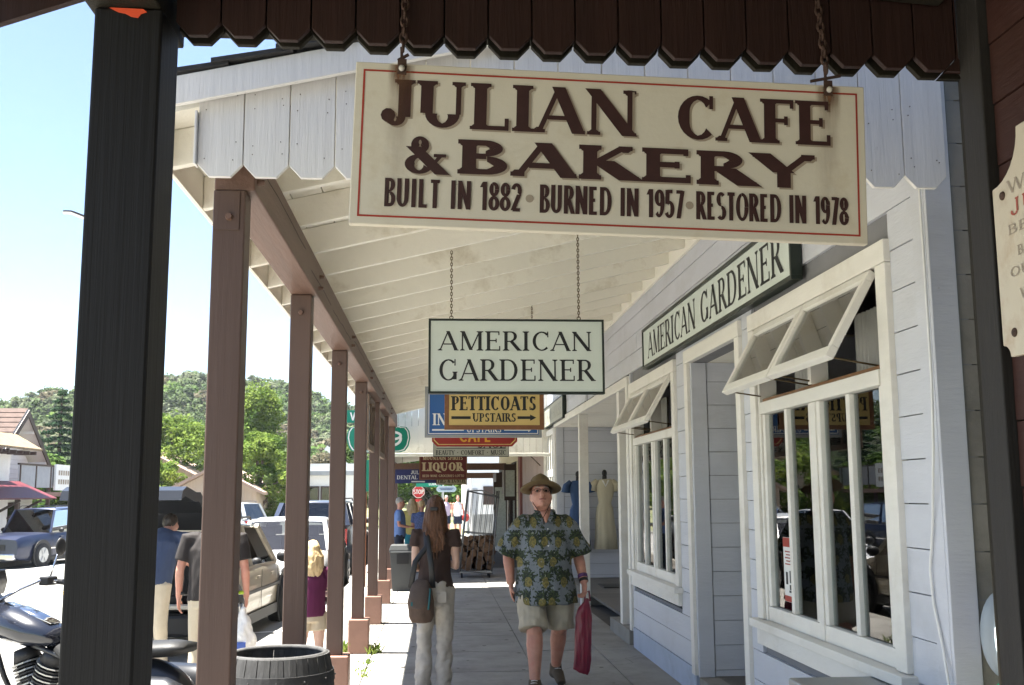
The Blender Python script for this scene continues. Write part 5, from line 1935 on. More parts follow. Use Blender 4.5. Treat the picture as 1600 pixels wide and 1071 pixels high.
fr.build('frame', m_mblk, mc, smooth=True)
for k, z in enumerate((.22, .32)):
    MB().tube([(.16, .95 - k * .15, .5), (.19, 1.05 - k * .2, .34), (.19, .7, z), (.19, -.25, z + .02)], [.022, .025, .03, .05], 10).build('exhaust_pipe', m_chrome, mc, smooth=True)
for s in (-1, 1):
    MB().tube([(s * .24, -.42, .48), (s * .25, -.3, .49), (s * .25, .05, .50), (s * .23, .14, .48)], [(.09, .13), (.11, .17), (.10, .16), (.06, .1)], 12, side=(1, 0, 0)).build('saddlebag', m_mblk, mc, smooth=True)
    hb = MB().tube([(0, 1.20, 1.04), (s * .18, 1.18, 1.10), (s * .30, 1.10, 1.16), (s * .40, .98, 1.13)], .013, 8).build('handlebar', m_chrome, mc, smooth=True)
    MB().tube([(s * .36, 1.03, 1.145), (s * .47, .88, 1.115)], .02, 10).build('grip', m_dkplas, hb, smooth=True)
    MB().box(s * .33 - .05, s * .33 + .05, 1.04, 1.12, 1.12, 1.18).build('switch_box', m_dkplas, hb, bev=.01)
    mr = MB().tube([(s * .34, 1.08, 1.16), (s * .38, 1.05, 1.34)], .007, 6).build('mirror_stem', m_chrome, mc, smooth=True)
    MB().ball((s * .39, 1.04, 1.38), (.05, .018, .065), 14, 8).build('mirror_head', m_dkplas, mr, smooth=True)
    MB().ball((s * .22, 1.32, .80), .04, 10, 6).build('turn_signal', m_dkplas, mc, smooth=True)
hd = MB().ball((0, 1.36, .98), (.19, .17, .155), 18, 12).build('headlight_nacelle', m_mblk, mc, smooth=True)
MB().ball((0, 1.47, .98), (.10, .08, .10), 14, 8).build('headlight', m_lampclr, hd, smooth=True)
MB().tube([(0, 1.30, 1.08), (0, 1.27, 1.16), (0, 1.22, 1.24)], [(.17, .02), (.16, .02), (.08, .012)], 12, side=(1, 0, 0)).build('wind_deflector', m_mblk, mc, smooth=True)
mc.location = (-1.80, 6.95, street_z(-1.9))
mc.rotation_euler = (math.radians(0), math.radians(0), math.radians(69))

# ------------------------------------------------------------------ barrel, bin, trolley and small things on the pavement
m_stave = mat('grey_barrel_wood', (.055, .054, .053), .75, .4, (20, 20, 2), .5, (60, 60, 6), dirt=(.12, .12, .12), dirt_amt=.2)
m_hoop = mat('dark_hoop_iron', (.034, .033, .033), .6, .25, (20, 20, 20), .2)
br = thing('barrel', 'weathered dark grey wooden barrel planter with two hoops in front of the brown posts', 'barrel', (-.785, 5.45, 0))
bx, by, NS = -.785, 5.45, 26
prof = [(.235, .0), (.262, .15), (.285, .33), (.290, .46), (.283, .58), (.268, .70), (.250, .785)]
da = PI / NS
mb = MB()
for r, z in prof:
    mb.v += [(r * math.cos(-da * .93), r * math.sin(-da * .93), z), (r * 1.004, 0, z), (r * math.cos(da * .93), r * math.sin(da * .93), z), ((r - .03) * math.cos(da * .95), (r - .03) * math.sin(da * .95), z), ((r - .03) * math.cos(-da * .95), (r - .03) * math.sin(-da * .95), z)]
for i in range(len(prof) - 1):
    for j in range(5):
        q = (j + 1) % 5
        mb.f.append((i * 5 + j, i * 5 + q, (i + 1) * 5 + q, (i + 1) * 5 + j))
mb.f += [(0, 4, 3, 2, 1), tuple(range(30, 35))]
sme = mb.mesh('stave')
sme.materials.append(m_stave)
for k in range(NS):
    o = bpy.data.objects.new('stave', sme)
    COL.objects.link(o)
    o.parent = br
    o.rotation_euler = (0, 0, 2 * PI * k / NS)
for z0, r0, z1, r1 in ((.655, .277, .705, .271), (.50, .2905, .555, .288), (.27, .281, .325, .2865), (.08, .252, .13, .262)):
    MB().lathe([(r0 - .012, z0), (r0 + .003, z0), (r1 + .003, z1), (r1 - .012, z1), (r0 - .012, z0)], (bx, by, 0), 48).build('hoop', m_hoop, br, smooth=False)
    for k in range(13):
        a = 2 * PI * k / 13
        MB().ball((bx + (r0 + .004) * math.cos(a), by + (r0 + .004) * math.sin(a), (z0 + z1) / 2), .005, 6, 4).build('rivet', m_hoop, br)
MB().torus((bx, by, .780), .231, .014, 'Z', 40, 8).build('rim', m_stave, br, smooth=True)
MB().lathe([(0.001, .60), (.22, .60)], (bx, by, 0), 32).build('inside', mat('dark_soil', (.01, .01, .01), .95), br)

m_bin = mat('grey_plastic_bin', (.055, .058, .058), .55, .12, (4, 4, 4))
tb = thing('litter_bin', 'grey tapered litter bin standing against the last porch post', 'bin', (-.57, 17.75, 0))
q = MB()
for z, w in ((0, .17), (.62, .21), (.63, .225), (.66, .225), (.74, .20)):
    q.v += [(-.56 - w, 17.75 - w, z), (-.56 + w, 17.75 - w, z), (-.56 + w, 17.75 + w, z), (-.56 - w, 17.75 + w, z)]
for i in range(4):
    for j in range(4):
        q.f.append((i * 4 + j, i * 4 + (j + 1) % 4, i * 4 + 4 + (j + 1) % 4, i * 4 + 4 + j))
q.f += [(3, 2, 1, 0), (16, 17, 18, 19)]
q.build('bin_body', m_bin, tb, bev=.01)
B('flap', -.66, -.46, 17.52, 17.535, .44, .60, m_dkplas, tb)
B('trim', -.76, -.36, 17.515, 17.54, .625, .64, m_steel, tb)

tr = thing('cage_trolley', 'tall bent wire cage trolley loaded with firewood', 'trolley', (.75, 20.4, 0))
f = MB()
x0, x1, ya, yb = .42, 1.02, 20.1, 20.75
lean = .16
for (x, y) in ((x0, ya), (x1, ya), (x0, yb), (x1, yb)):
    f.tube([(x, y, .12), (x + lean * (1 if x < .7 else .9), y, 1.62)], .015, 6)
f.tube([(x0 + lean, ya, 1.62), (x0 + lean + .25, ya, 1.63), (x1 + lean * .9, ya, 1.50), (x1 + lean * .9, yb, 1.50), (x0 + lean, yb, 1.62), (x0 + lean, ya, 1.62)], .014, 6)
for z in (.14, .85):
    lx = lean * z / 1.62
    f.tube([(x0 + lx, ya, z), (x1 + lx, ya, z - .06), (x1 + lx, yb, z - .06), (x0 + lx, yb, z), (x0 + lx, ya, z)], .012, 6)
m_dksteel = mat('dark_bare_steel', (.14, .14, .14), .45, .2, metal=.6)
f.build('cage_frame', m_dksteel, tr, smooth=True)
for k in range(1, 6):
    xx = x0 + (x1 - x0) * k / 6
    for yy in (ya, yb):
        MB().tube([(xx, yy, .12), (xx + lean, yy, 1.61 - .11 * k / 6)], .006, 5).build('wire', m_dksteel, tr)
for k in range(1, 5):
    yy = ya + (yb - ya) * k / 5
    for xx in (x0, x1):
        MB().tube([(xx, yy, .12), (xx + lean * .95, yy, 1.6 if xx == x0 else 1.5)], .006, 5).build('wire', m_dksteel, tr)
MB().box(x0, x1, ya, yb, .10, .13).build('deck', m_steel, tr)
for (x, y) in ((x0 + .04, ya + .04), (x1 - .04, ya + .04), (x0 + .04, yb - .04), (x1 - .04, yb - .04)):
    MB().torus((x, y, .05), .033, .017, 'X', 14, 6).build('caster', m_tyre, tr, smooth=True)
m_log = mat('split_firewood', (.12, .07, .04), .9, .5, (9, 30, 30), .4, coord='obj')
lg = MB().prism([(-.06, -.04), (.05, -.055), (.07, .02), (.0, .06), (-.06, .03)], lambda u, v: (u, -.22, v), lambda u, v: (u * .9, .22, v * 1.1)).mesh('log')
lg.materials.append(m_log)
rnd = random.Random(11)
for k in range(35):
    lay = k // 5
    o = bpy.data.objects.new('firewood_log', lg)
    COL.objects.link(o)
    o.location = (x0 + .09 + (k % 5) * .115 + rnd.uniform(-.02, .02), 20.42 + rnd.uniform(-.05, .05), .185 + lay * .088 + rnd.uniform(-.012, .012))
    o.rotation_euler = (rnd.uniform(-.12, .12), rnd.uniform(0, 6.28), rnd.uniform(-.35, .35))
    s = rnd.uniform(.8, 1.1)
    o.scale = (s, 1, s)
    tag(o, 'split log of brown firewood in the wire cage trolley', 'log', 'firewood in the cage trolley')

# dresses hanging in the far doorway
def dress(name, label, x, y, ztop, zbot, m, legs=False):
    t = thing(name, label, 'dress', (x, y, zbot))
    h = ztop - zbot
    mb = MB()
    k = 22
    pr = [(0, .10, .05), (.04, .16, .07), (.10, .165, .09), (.2, .145, .10), (.34, .105, .08), (.42, .135, .10), (.6, .15, .11), (.8, .16, .12), (1., .175, .13)]
    mb.tube([(x + .008 * math.sin(f * 9), y, ztop - f * h) for f, a, b in pr], [(a, b) for f, a, b in pr], k, side=(1, 0, 0))
    n = len(pr)
    for i in range(4, n):
        for j in range(k):
            v = Vector(mb.v[i * k + j])
            f = (i - 4) / (n - 5) * .03
            a = math.cos(j * 2.1) * f
            d = Vector((v.x - x, v.y - y, 0))
            if d.length > 0:
                v += d.normalized() * a
            mb.v[i * k + j] = tuple(v)
    for s in (-1, 1):
        mb.tube([(x + s * .12, y, ztop - .03), (x + s * .2, y - .01, ztop - .10), (x + s * .215, y - .02, ztop - .2)], [(.05, .05), (.065, .06), (.075, .06)], 10)
    mb.build('cloth', m, t, smooth=True)
    MB().tube([(x, y, ztop - .02), (x, y, ztop + .06)], [.04, .038], 10).ball((x, y, ztop + .1), (.045, .05, .06), 10, 8).build('dress_form_neck', m_black, t, smooth=True)
    if legs:
        MB().tube([(x - .05, y - .10, ztop - .02), (x, y - .11, ztop - .12), (x + .05, y - .1, ztop - .02)], .014, 6).build('collar', m_lw, t, smooth=True)
    return t


dress('hanging_dress', 'dark blue dress on a form in the recessed doorway', 2.36, 17.72, 1.78, .60, mat('blue_dress_cloth', (.03, .065, .15), .8, .2, (10, 10, 2)))
dress('hanging_dress', 'cream dress with a white collar beside the dark blue dress', 2.81, 17.72, 1.80, .64, mat('cream_dress_cloth', (.52, .47, .34), .8, .1, (10, 10, 2)), True)
dm = thing('door_mat', 'dark door mat on the concrete step below the cream dress', 'mat', (2.75, 16.3, .15))
B('mat', 2.5, 3.1, 16.0, 16.6, .151, .168, m_dkplas, dm)

# fittings by the white corner
fx = thing('bulkhead_light', 'oval white bulkhead lamp in a grey rim low on the wall corner', 'lamp', (2.16, 4.0, 1.02))
MB().ball((2.175, 4.02, 1.015), (.085, .06, .165), 20, 14).build('housing', mat('grey_blue_housing', (.33, .37, .40), .45), fx, smooth=True)
m_lens = bpy.data.materials.new('lit_lens')
m_lens.use_nodes = True
b_ = m_lens.node_tree.nodes['Principled BSDF']
b_.inputs['Base Color'].default_value = (.75, .8, .8, 1)
b_.inputs['Emission Color'].default_value = (.85, 1, .98, 1)
b_.inputs['Emission Strength'].default_value = .9
MB().ball((2.185, 3.985, 1.01), (.068, .05, .14), 20, 14).build('lens', m_lens, fx, smooth=True)
cbw = thing('cable', 'thin white cable running down the corner of the white shop', 'cable', (W - .03, 4.12, 2))
cp = [(4.12, 3.5), (4.10, 3.3), (4.06, 2.9), (4.03, 2.42), (4.035, 2.0), (4.075, 1.75), (4.16, 1.45), (4.21, 1.25), (4.20, 1.12), (4.14, .95), (4.06, .78), (4.0, .6)]
MB().tube([(W - .034 - (.02 if y < 4.1 else 0), max(y, 4.055), z) for y, z in cp], .0055, 7).build('cable', m_lw, cbw, smooth=True)
gh = thing('garden_hose', 'bright green hose loop below the bulkhead lamp', 'hose', (2.16, 3.95, .8))
MB().torus((2.17, 3.98, .76), .085, .009, 'Y', 24, 8).build('hose_loop', mat('green_hose', (.02, .38, .20), .4), gh, smooth=True)
mbx = thing('metal_box', 'low grey metal box standing under the nearer window', 'box', (1.8, 4.4, 0))
BV('box_body', 1.60, 1.985, 4.02, 4.78, 0, .70, m_steel, mbx, .01)
BV('box_lid', 1.58, 1.988, 4.0, 4.80, .702, .735, m_steel, mbx, .008)

# things inside the windows
def wares(y0, y1, seed):
    rr = random.Random(seed)
    t = thing('shelf_unit', 'wooden shelf unit of wares inside the ' + ('nearer' if seed == 1 else 'farther') + ' window', 'shelf', (2.8, (y0 + y1) / 2, .15))
    for z in (.72, 1.1, 1.5, 2.02):
        B('shelf', 2.55, 3.0, y0, y1, z, z + .03, m_wood, t)
    for y in (y0, (y0 + y1) / 2, y1):
        B('upright', 2.98, 3.02, y - .02, y + .02, .15, 2.3, m_wood, t)
    cols = [(.35, .05, .04), (.05, .12, .08), (.4, .36, .28), (.12, .08, .05), (.3, .16, .05), (.06, .07, .09), (.28, .28, .27)]
    for z in (.75, 1.13, 1.53, 2.05):
        y = y0 + .08
        while y < y1 - .1:
            r = rr.uniform(.035, .08)
            h = rr.uniform(.08, .28)
            c = rr.choice(cols)
            p = MB().lathe([(.001, 0), (r * .7, 0), (r, h * .4), (r * .8, h * .8), (r * .55, h), (r * .6, h * 1.04)], (2.68, y, z), 12).build('ware_pot', mat('ware_glaze_%d' % cols.index(c), c, .35, .1), None, smooth=True)
            tag(p, 'small glazed pot among the wares on the shelf behind the window', 'pot', 'wares on the shelves')
            y += r * 2 + rr.uniform(.05, .2)


wares(4.7, 6.4, 1)
wares(9.0, 10.7, 2)
m_curt = mat('pale_curtain', (.42, .41, .39), .9, .08, (20, 20, 1))
for k, (y0, y1, x) in enumerate(((6.05, 6.33, 2.22), (5.12, 5.42, 2.24), (10.2, 10.6, 2.25))):
    mb = MB()
    n = 26
    for i in range(n):
        y = y0 + (y1 - y0) * i / (n - 1)
        o_ = .025 * math.sin(i * 1.5)
        mb.v += [(x + o_, y, .86), (x + o_ * .7, y, 2.5)]
    for i in range(n - 1):
        mb.f.append((2 * i, 2 * i + 2, 2 * i + 3, 2 * i + 1))
    o = mb.build('curtain', m_curt, None, smooth=True)
    tag(o, ('pale curtain at the far edge of the nearer window', 'pale narrow curtain in the middle of the nearer window', 'pale curtain inside the farther window')[k], 'curtain')
rc_ = thing('red_bag', 'red cloth bag on the top shelf behind the open awning sash', 'bag', (2.7, 4.95, 2.32))
MB().tube([(2.6, 4.86, 2.10), (2.6, 4.86, 2.34), (2.6, 4.86, 2.40)], [(.08, .15), (.09, .17), (.06, .12)], 12, side=(1, 0, 0)).build('bag_body', m_red, rc_, smooth=True)
fl = thing('window_flyer', 'small white flyer with red bands stuck inside the nearer window', 'flyer', (2.045, 6.1, .95))
B('paper', 2.044, 2.046, 5.99, 6.20, .93, 1.30, m_lw, fl)
B('band', 2.042, 2.0435, 5.992, 6.198, 1.245, 1.298, m_red, fl)
B('band', 2.042, 2.0435, 5.992, 6.198, .932, .965, m_red, fl)
for k in range(5):
    B('print_line', 2.042, 2.0435, 6.02, 6.17 - .02 * (k % 2), 1.215 - k * .018, 1.222 - k * .018, m_redp, fl)
for y, z, w, h in ((6.15, 1.03, .03, .07), (6.07, 1.04, .06, .07), (6.06, 1.0, .09, .03), (6.08, .985, .07, .012)):
    B('print_figure', 2.042, 2.0435, y - w / 2, y + w / 2, z, z + h, m_ink, fl)
# ------------------------------------------------------------------ people
m_skin = mat('skin_fair', (.50, .255, .185), .5, .12, (14, 14, 14), bump=.15, bscale=(160, 160, 160), coord='obj', spec=.35, dirt=(.50, .19, .14), dirt_amt=.4, dirt_scale=9)
m_skin2 = mat('skin_pale', (.56, .36, .28), .5, .08, (14, 14, 14), coord='obj', spec=.35)
m_hairb = mat('auburn_hair', (.105, .044, .018), .42, .7, (110, 110, 6), .9, (260, 260, 9), coord='obj')
m_hairg = mat('grey_hair', (.30, .28, .25), .6, .2, (60, 60, 10), coord='obj')
m_hairy = mat('blonde_hair', (.62, .45, .24), .5, .2, (60, 60, 4), .3, coord='obj')
m_hairk = mat('dark_hair', (.03, .022, .017), .5, .2, (60, 60, 10), coord='obj')
m_khaki = mat('khaki_cotton', (.40, .36, .28), .85, .07, (9, 9, 3), .25, (160, 160, 160), coord='obj')
m_trous = mat('pale_grey_trousers', (.42, .39, .35), .85, .07, (9, 9, 3), .25, (160, 160, 160), coord='obj')
m_shoe = mat('brown_suede', (.10, .075, .05), .85, .2, (20, 20, 20), coord='obj')
m_brnshirt = mat('dark_brown_jersey', (.042, .024, .019), .85, .12, (9, 9, 9), .2, (150, 150, 150), coord='obj')
m_felt = mat('olive_brown_felt', (.125, .085, .038), .9, .15, (8, 8, 8), .2, (90, 90, 90), coord='obj')
m_eye = mat('dark_eye', (.02, .015, .012), .2)
m_lens_ = glass_mat('spectacle_glass', (.58, .53, .54), 1.3)


def remesh(mb, name, voxel, m, parent=None, smooth=4, folds=0., fscale=9., seed=0, fz=.4):
    me = mb.mesh('tmp')
    bm = bmesh.new()
    bm.from_mesh(me)
    bmesh.ops.recalc_face_normals(bm, faces=bm.faces)
    bm.to_mesh(me)
    bm.free()
    o = bpy.data.objects.new('tmp', me)
    COL.objects.link(o)
    r = o.modifiers.new('r', 'REMESH')
    r.mode = 'VOXEL'
    r.voxel_size = voxel
    s = o.modifiers.new('s', 'SMOOTH')
    s.factor = .5
    s.iterations = smooth
    dg = bpy.context.evaluated_depsgraph_get()
    me2 = bpy.data.meshes.new_from_object(o.evaluated_get(dg))
    bpy.data.objects.remove(o)
    me2.name = name
    if folds:
        n = len(me2.vertices)
        co = np.empty(n * 3, np.float32)
        me2.vertices.foreach_get('co', co)
        no = np.empty(n * 3, np.float32)
        me2.vertices.foreach_get('normal', no)
        co, no = co.reshape(-1, 3), no.reshape(-1, 3)
        d = np.array([mnoise.noise((p[0] * fscale + seed, p[1] * fscale, p[2] * fscale * fz)) + .5 * mnoise.noise((p[0] * fscale * 2.2, p[1] * fscale * 2.2 + seed, p[2] * fscale * fz * 3 + p[0] * 6)) for p in co])
        co = co + no * (d * folds)[:, None]
        me2.vertices.foreach_set('co', co.astype(np.float32).ravel())
        me2.update()
    me2.materials.clear()
    me2.materials.append(m)
    me2.polygons.foreach_set('use_smooth', [True] * len(me2.polygons))
    ob = bpy.data.objects.new(name, me2)
    COL.objects.link(ob)
    if parent is not None:
        ob.parent = parent
    return ob


def lerp(a, b, t):
    return Vector(a) * (1 - t) + Vector(b) * t


def head_shape(mb, c, face=1, k=1., tilt=0., jaw=1.):
    """skull, jaw, nose, brows, lips, chin and ears about the head centre c; face=+1 looks towards -Y"""
    M = Matrix.Rotation(tilt, 4, 'X')
    f = -face

    def P(x, y, z):
        return Vector(c) + M @ Vector((x * k, y * f * k * -1 * -1, z * k))
    q = lambda x, y, z: P(x, y, z)
    mb.ball(q(0, -.012, .025), (.073 * k, .092 * k, .098 * k), 18, 12)
    mb.tube([q(0, .010, .03), q(0, .018, -.03), q(0, .026, -.075), q(0, .038, -.112)], [(.069 * k, .076 * k), (.068 * k * jaw, .074 * k), (.059 * k * jaw, .062 * k), (.034 * k * jaw, .038 * k)], 14, side=(1, 0, 0))
    mb.tube([q(0, .086, .025), q(0, .104, -.012), q(0, .112, -.032), q(0, .088, -.042)], [(.010 * k, .010 * k), (.013 * k, .013 * k), (.019 * k, .014 * k), (.012 * k, .01 * k)], 8, side=(1, 0, 0))
    mb.tube([q(-.05, .066, .034), q(-.02, .088, .038), q(.02, .088, .038), q(.05, .066, .034)], .012 * k, 8)
    mb.tube([q(-.024, .080, -.066), q(0, .090, -.064), q(.024, .080, -.066)], [(.008 * k), .011 * k, .008 * k], 8)
    mb.ball(q(0, .073, -.096), .021 * k * jaw, 8, 6)
    for s in (-1, 1):
        mb.ball(q(s * .076, -.012, -.005), (.012 * k, .022 * k, .036 * k), 8, 6)
        mb.ball(q(s * .045, .056, -.022), .026 * k, 8, 6)
    return q


def hand(mb, w, d, palm_n, side, k=1., curl=.5):
    """w wrist, d direction of the fingers, palm_n normal of the palm, side = +1/-1 direction of the thumb"""
    w, d, n = Vector(w), Vector(d).normalized(), Vector(palm_n).normalized()
    s = d.cross(n).normalized() * side
    n = s.cross(d).normalized() * (1 if n.dot(s.cross(d)) > 0 else -1)
    mb.tube([w - d * .02, w + d * .03 * k, w + d * .085 * k], [(.028 * k, .021 * k), (.040 * k, .017 * k), (.041 * k, .014 * k)], 10, side=s)
    for i, (o, l) in enumerate(((.032, .068), (.011, .078), (-.011, .072), (-.031, .056))):
        a = w + d * .08 * k + s * o * k
        p = [a]
        dd = d.copy()
        for j, f in enumerate((.45, .33, .22)):
            c = curl * (.5 + .5 * j + .12 * i)
            dd = (d * math.cos(c) + n * math.sin(c))
            p.append(p[-1] + dd * l * f * k)
        mb.tube(p, [.0095 * k, .009 * k, .0082 * k, .0065 * k], 7)
    a = w + d * .025 * k + s * .03 * k
    mb.tube([a, a + (d * .6 + s * .7 + n * .3).normalized() * .035 * k, a + (d * .9 + s * .45 + n * .4).normalized() * .068 * k], [.014 * k, .011 * k, .008 * k], 7)


def body(name, label, loc, rot, J, dims, skin, voxel=.012, tilt=0., face=1, jaw=1., cat='person', group=None, fingers=True):
    """one continuous figure from joints J and girths; returns root and the head mapper"""
    t = thing(name, label, cat, loc, group)
    t.rotation_euler = (0, 0, rot)
    mb = MB()
    cz = J['hip'][2]
    hx, hy = J['hip'][0], J['hip'][1]
    sx_, sy, sz = J['chest']
    tor = dims['torso']
    mb.tube([lerp((hx, hy, cz - .06), (sx_, sy, sz + .13), f) for f, a, b in tor], [(a, b) for f, a, b in tor], 18, side=(1, 0, 0))
    hc = Vector(J['head'])
    mb.tube([(sx_, sy, sz + .07), lerp((sx_, sy, sz + .1), hc, .45), hc + Vector((0, .012, -.04))], [(.075, .07), (dims['neck'], dims['neck']), (dims['neck'] * .95, dims['neck'])], 12, side=(1, 0, 0))
    q = head_shape(mb, hc, face, dims.get('head', 1.), tilt, jaw)
    for s in 'LR':
        h, kn, an, toe = J['h' + s], J['k' + s], J['a' + s], J['t' + s]
        lt = dims['leg']
        mb.tube([h, lerp(h, kn, .45), lerp(h, kn, .85), kn, lerp(kn, an, .28), lerp(kn, an, .62), lerp(kn, an, .9), an], [lt[0], lt[1], lt[2], lt[2] * .98, lt[3], lt[3] * .78, lt[4], lt[4]], 12)
        mb.ball(lerp(kn, (kn[0], kn[1] - .05 * face, kn[2]), .5), lt[2] * .92, 10, 8)
        an_, te = Vector(an), Vector(toe)
        heel = an_ + (an_ - te).normalized() * .05 + Vector((0, 0, -.05))
        mb.tube([heel, an_ * .55 + te * .45 + Vector((0, 0, -.005)), te], [(.034, .035), (.042, .036), (.03, .018)], 10)
        sh, el, wr = J['s' + s], J['e' + s], J['w' + s]
        at = dims['arm']
        mb.tube([lerp(sh, (sx_, sy, sz + .05), .35), sh, lerp(sh, el, .45), lerp(sh, el, .9), el, lerp(el, wr, .25), lerp(el, wr, .7), wr], [at[0] * .95, at[0], at[1], at[2], at[2], at[3], at[4] * 1.1, at[4]], 12)
        hd, hn, hs = J['hand' + s]
        if fingers:
            hand(mb, wr, hd, hn, hs, dims.get('hand', 1.), J.get('curl' + s, .5))
        else:
            w = Vector(wr)
            mb.tube([w, w + Vector(hd).normalized() * .09, w + Vector(hd).normalized() * .16], [.03, .04, .02], 8)
    remesh(mb, 'body', voxel, skin, t, 3)
    return t, q


def rings(mb, spec, n=22, side=(1, 0, 0)):
    mb.tube([s[0] for s in spec], [s[1] for s in spec], n, side=side)


# ---- the man in the hat, walking towards the camera
J = dict(hip=(0, 0, .92), chest=(.0, .02, 1.28), head=(-.03, -.015, 1.605),
         hL=(.105, 0, .88), kL=(.115, .02, .49), aL=(.105, .22, .135), tL=(.135, .08, .03),
         hR=(-.105, 0, .88), kR=(-.105, -.16, .50), aR=(-.115, -.27, .085), tR=(-.15, -.45, .03),
         sL=(.19, .02, 1.375), eL=(.285, .05, 1.09), wL=(.315, -.08, .875), handL=((.02, -.06, -1), (-1, -.25, 0), -1), curlL=1.15,
         sR=(-.19, .02, 1.375), eR=(-.30, .07, 1.10), wR=(-.285, .0, .865), handR=((.12, -.06, -1), (1, -.2, 0), 1), curlR=.3)
dm_ = dict(torso=((0, .17, .13), (.12, .19, .15), (.3, .21, .185), (.5, .205, .18), (.72, .195, .14), (.9, .17, .11), (1, .10, .08)), neck=.070, leg=(.098, .090, .066, .068, .043), arm=(.062, .055, .047, .048, .034), head=1.09, hand=1.05)
MS = 1.665 / 1.76
man, hq = body('person', 'man in an olive felt hat, palm print shirt and khaki shorts walking forward', (.885, 8.78, .0), .0, J, dm_, m_skin, .007, -.40, 1, 1.22)
man.scale = (MS * 1.05, MS * 1.03, MS * 1.015)
# aloha shirt: print of pineapples and palm fronds on grey-blue cotton
m_aloha = bpy.data.materials.new('aloha_print')
m_aloha.use_nodes = True
N, L = m_aloha.node_tree.nodes, m_aloha.node_tree.links
b_ = N['Principled BSDF']
b_.inputs['Roughness'].default_value = .8
tc = N.new('ShaderNodeTexCoord')


def nmath(op, a, b=None, clamp=False):
    x = N.new('ShaderNodeMath')
    x.operation = op
    x.use_clamp = clamp
    for i, v in enumerate((a, b)):
        if v is None:
            continue
        if isinstance(v, (int, float)):
            x.inputs[i].default_value = v
        else:
            L.new(v, x.inputs[i])
    return x.outputs[0]


def nmix(f, A, Bc):
    x = N.new('ShaderNodeMix')
    x.data_type = 'RGBA'
    L.new(f, x.inputs[0])
    for s, v in ((6, A), (7, Bc)):
        if isinstance(v, tuple):
            x.inputs[s].default_value = rgb(v)
        else:
            L.new(v, x.inputs[s])
    return x.outputs[2]


sp = N.new('ShaderNodeSeparateXYZ')
L.new(tc.outputs['Object'], sp.inputs[0])
CW, CH = .135, .165
un = nmath('DIVIDE', sp.outputs[0], CW)
vn = nmath('DIVIDE', sp.outputs[2], CH)
row = nmath('FLOOR', vn)
odd = nmath('MULTIPLY', nmath('PINGPONG', row, 1.0), .5)
us = nmath('ADD', un, odd)
uc = nmath('FLOOR', us)
fu = nmath('SUBTRACT', nmath('FRACT', us), .5)
fv = nmath('SUBTRACT', nmath('FRACT', vn), .5)
wnz = N.new('ShaderNodeTexWhiteNoise')
cxyz = N.new('ShaderNodeCombineXYZ')
L.new(uc, cxyz.inputs[0])
L.new(row, cxyz.inputs[1])
L.new(cxyz.outputs[0], wnz.inputs[0])
wob = N.new('ShaderNodeTexNoise')
wob.inputs['Scale'].default_value = 26
wob.inputs['Detail'].default_value = 3
L.new(tc.outputs['Object'], wob.inputs[0])
wv = nmath('MULTIPLY', nmath('SUBTRACT', wob.outputs[0], .5), .9)
ju = nmath('ADD', fu, nmath('MULTIPLY', nmath('SUBTRACT', wnz.outputs[0], .5), .6))
e1 = nmath('POWER', nmath('DIVIDE', ju, .215), 2)
e2 = nmath('POWER', nmath('DIVIDE', nmath('ADD', fv, .10), .285), 2)
rr_ = nmath('ADD', nmath('SQRT', nmath('ADD', e1, e2)), wv)
pine = nmath('LESS_THAN', rr_, .92)
# palm leaves: radiating spokes round each pineapple's top
pu, pv = ju, nmath('SUBTRACT', fv, .16)
rad_ = nmath('SQRT', nmath('ADD', nmath('POWER', pu, 2), nmath('POWER', pv, 2)))
ang_ = N.new('ShaderNodeMath')
ang_.operation = 'ARCTAN2'
L.new(pv, ang_.inputs[0])
L.new(pu, ang_.inputs[1])
spk = nmath('SINE', nmath('ADD', nmath('MULTIPLY', ang_.outputs[0], 11.), nmath('MULTIPLY', wv, 14)))
lim = nmath('ADD', .40, nmath('MULTIPLY', spk, .13))
leaf_ = nmath('LESS_THAN', nmath('ADD', rad_, nmath('MULTIPLY', wv, .5)), lim)
nz1 = N.new('ShaderNodeTexNoise')
nz1.inputs['Scale'].default_value = 17
nz1.inputs['Detail'].default_value = 4
nz1.inputs['Roughness'].default_value = .7
L.new(tc.outputs['Object'], nz1.inputs[0])
blot = nmath('GREATER_THAN', nz1.outputs[0], .55)
nz2 = N.new('ShaderNodeTexNoise')
nz2.inputs['Scale'].default_value = 60
nz2.inputs['Detail'].default_value = 3
L.new(tc.outputs['Object'], nz2.inputs[0])
dk = nmath('GREATER_THAN', nz2.outputs[0], .5)
base = (.155, .175, .195)
green = nmix(dk, (.010, .018, .013), (.035, .052, .018))
c1 = nmix(blot, base, green)
c2 = nmix(leaf_, c1, green)
yel = nmix(dk, (.185, .155, .045), (.105, .09, .028))
c3 = nmix(pine, c2, yel)
wt_ = nmath('GREATER_THAN', nz2.outputs[0], .70)
c4 = nmix(wt_, c3, (.34, .36, .33))
L.new(c4, b_.inputs['Base Color'])
mb = MB()
rings(mb, [((.0, -.005, .705), (.270, .245)), ((.0, -.005, .75), (.264, .24)), ((0, -.005, .82), (.254, .228)), ((0, -.01, .95), (.236, .212)), ((0, -.005, 1.08), (.232, .205)), ((0, .01, 1.22), (.222, .18)), ((0, .02, 1.32), (.198, .155)), ((0, .025, 1.39), (.160, .12)), ((0, .03, 1.44), (.112, .09)), ((0, .032, 1.472), (.080, .075))])
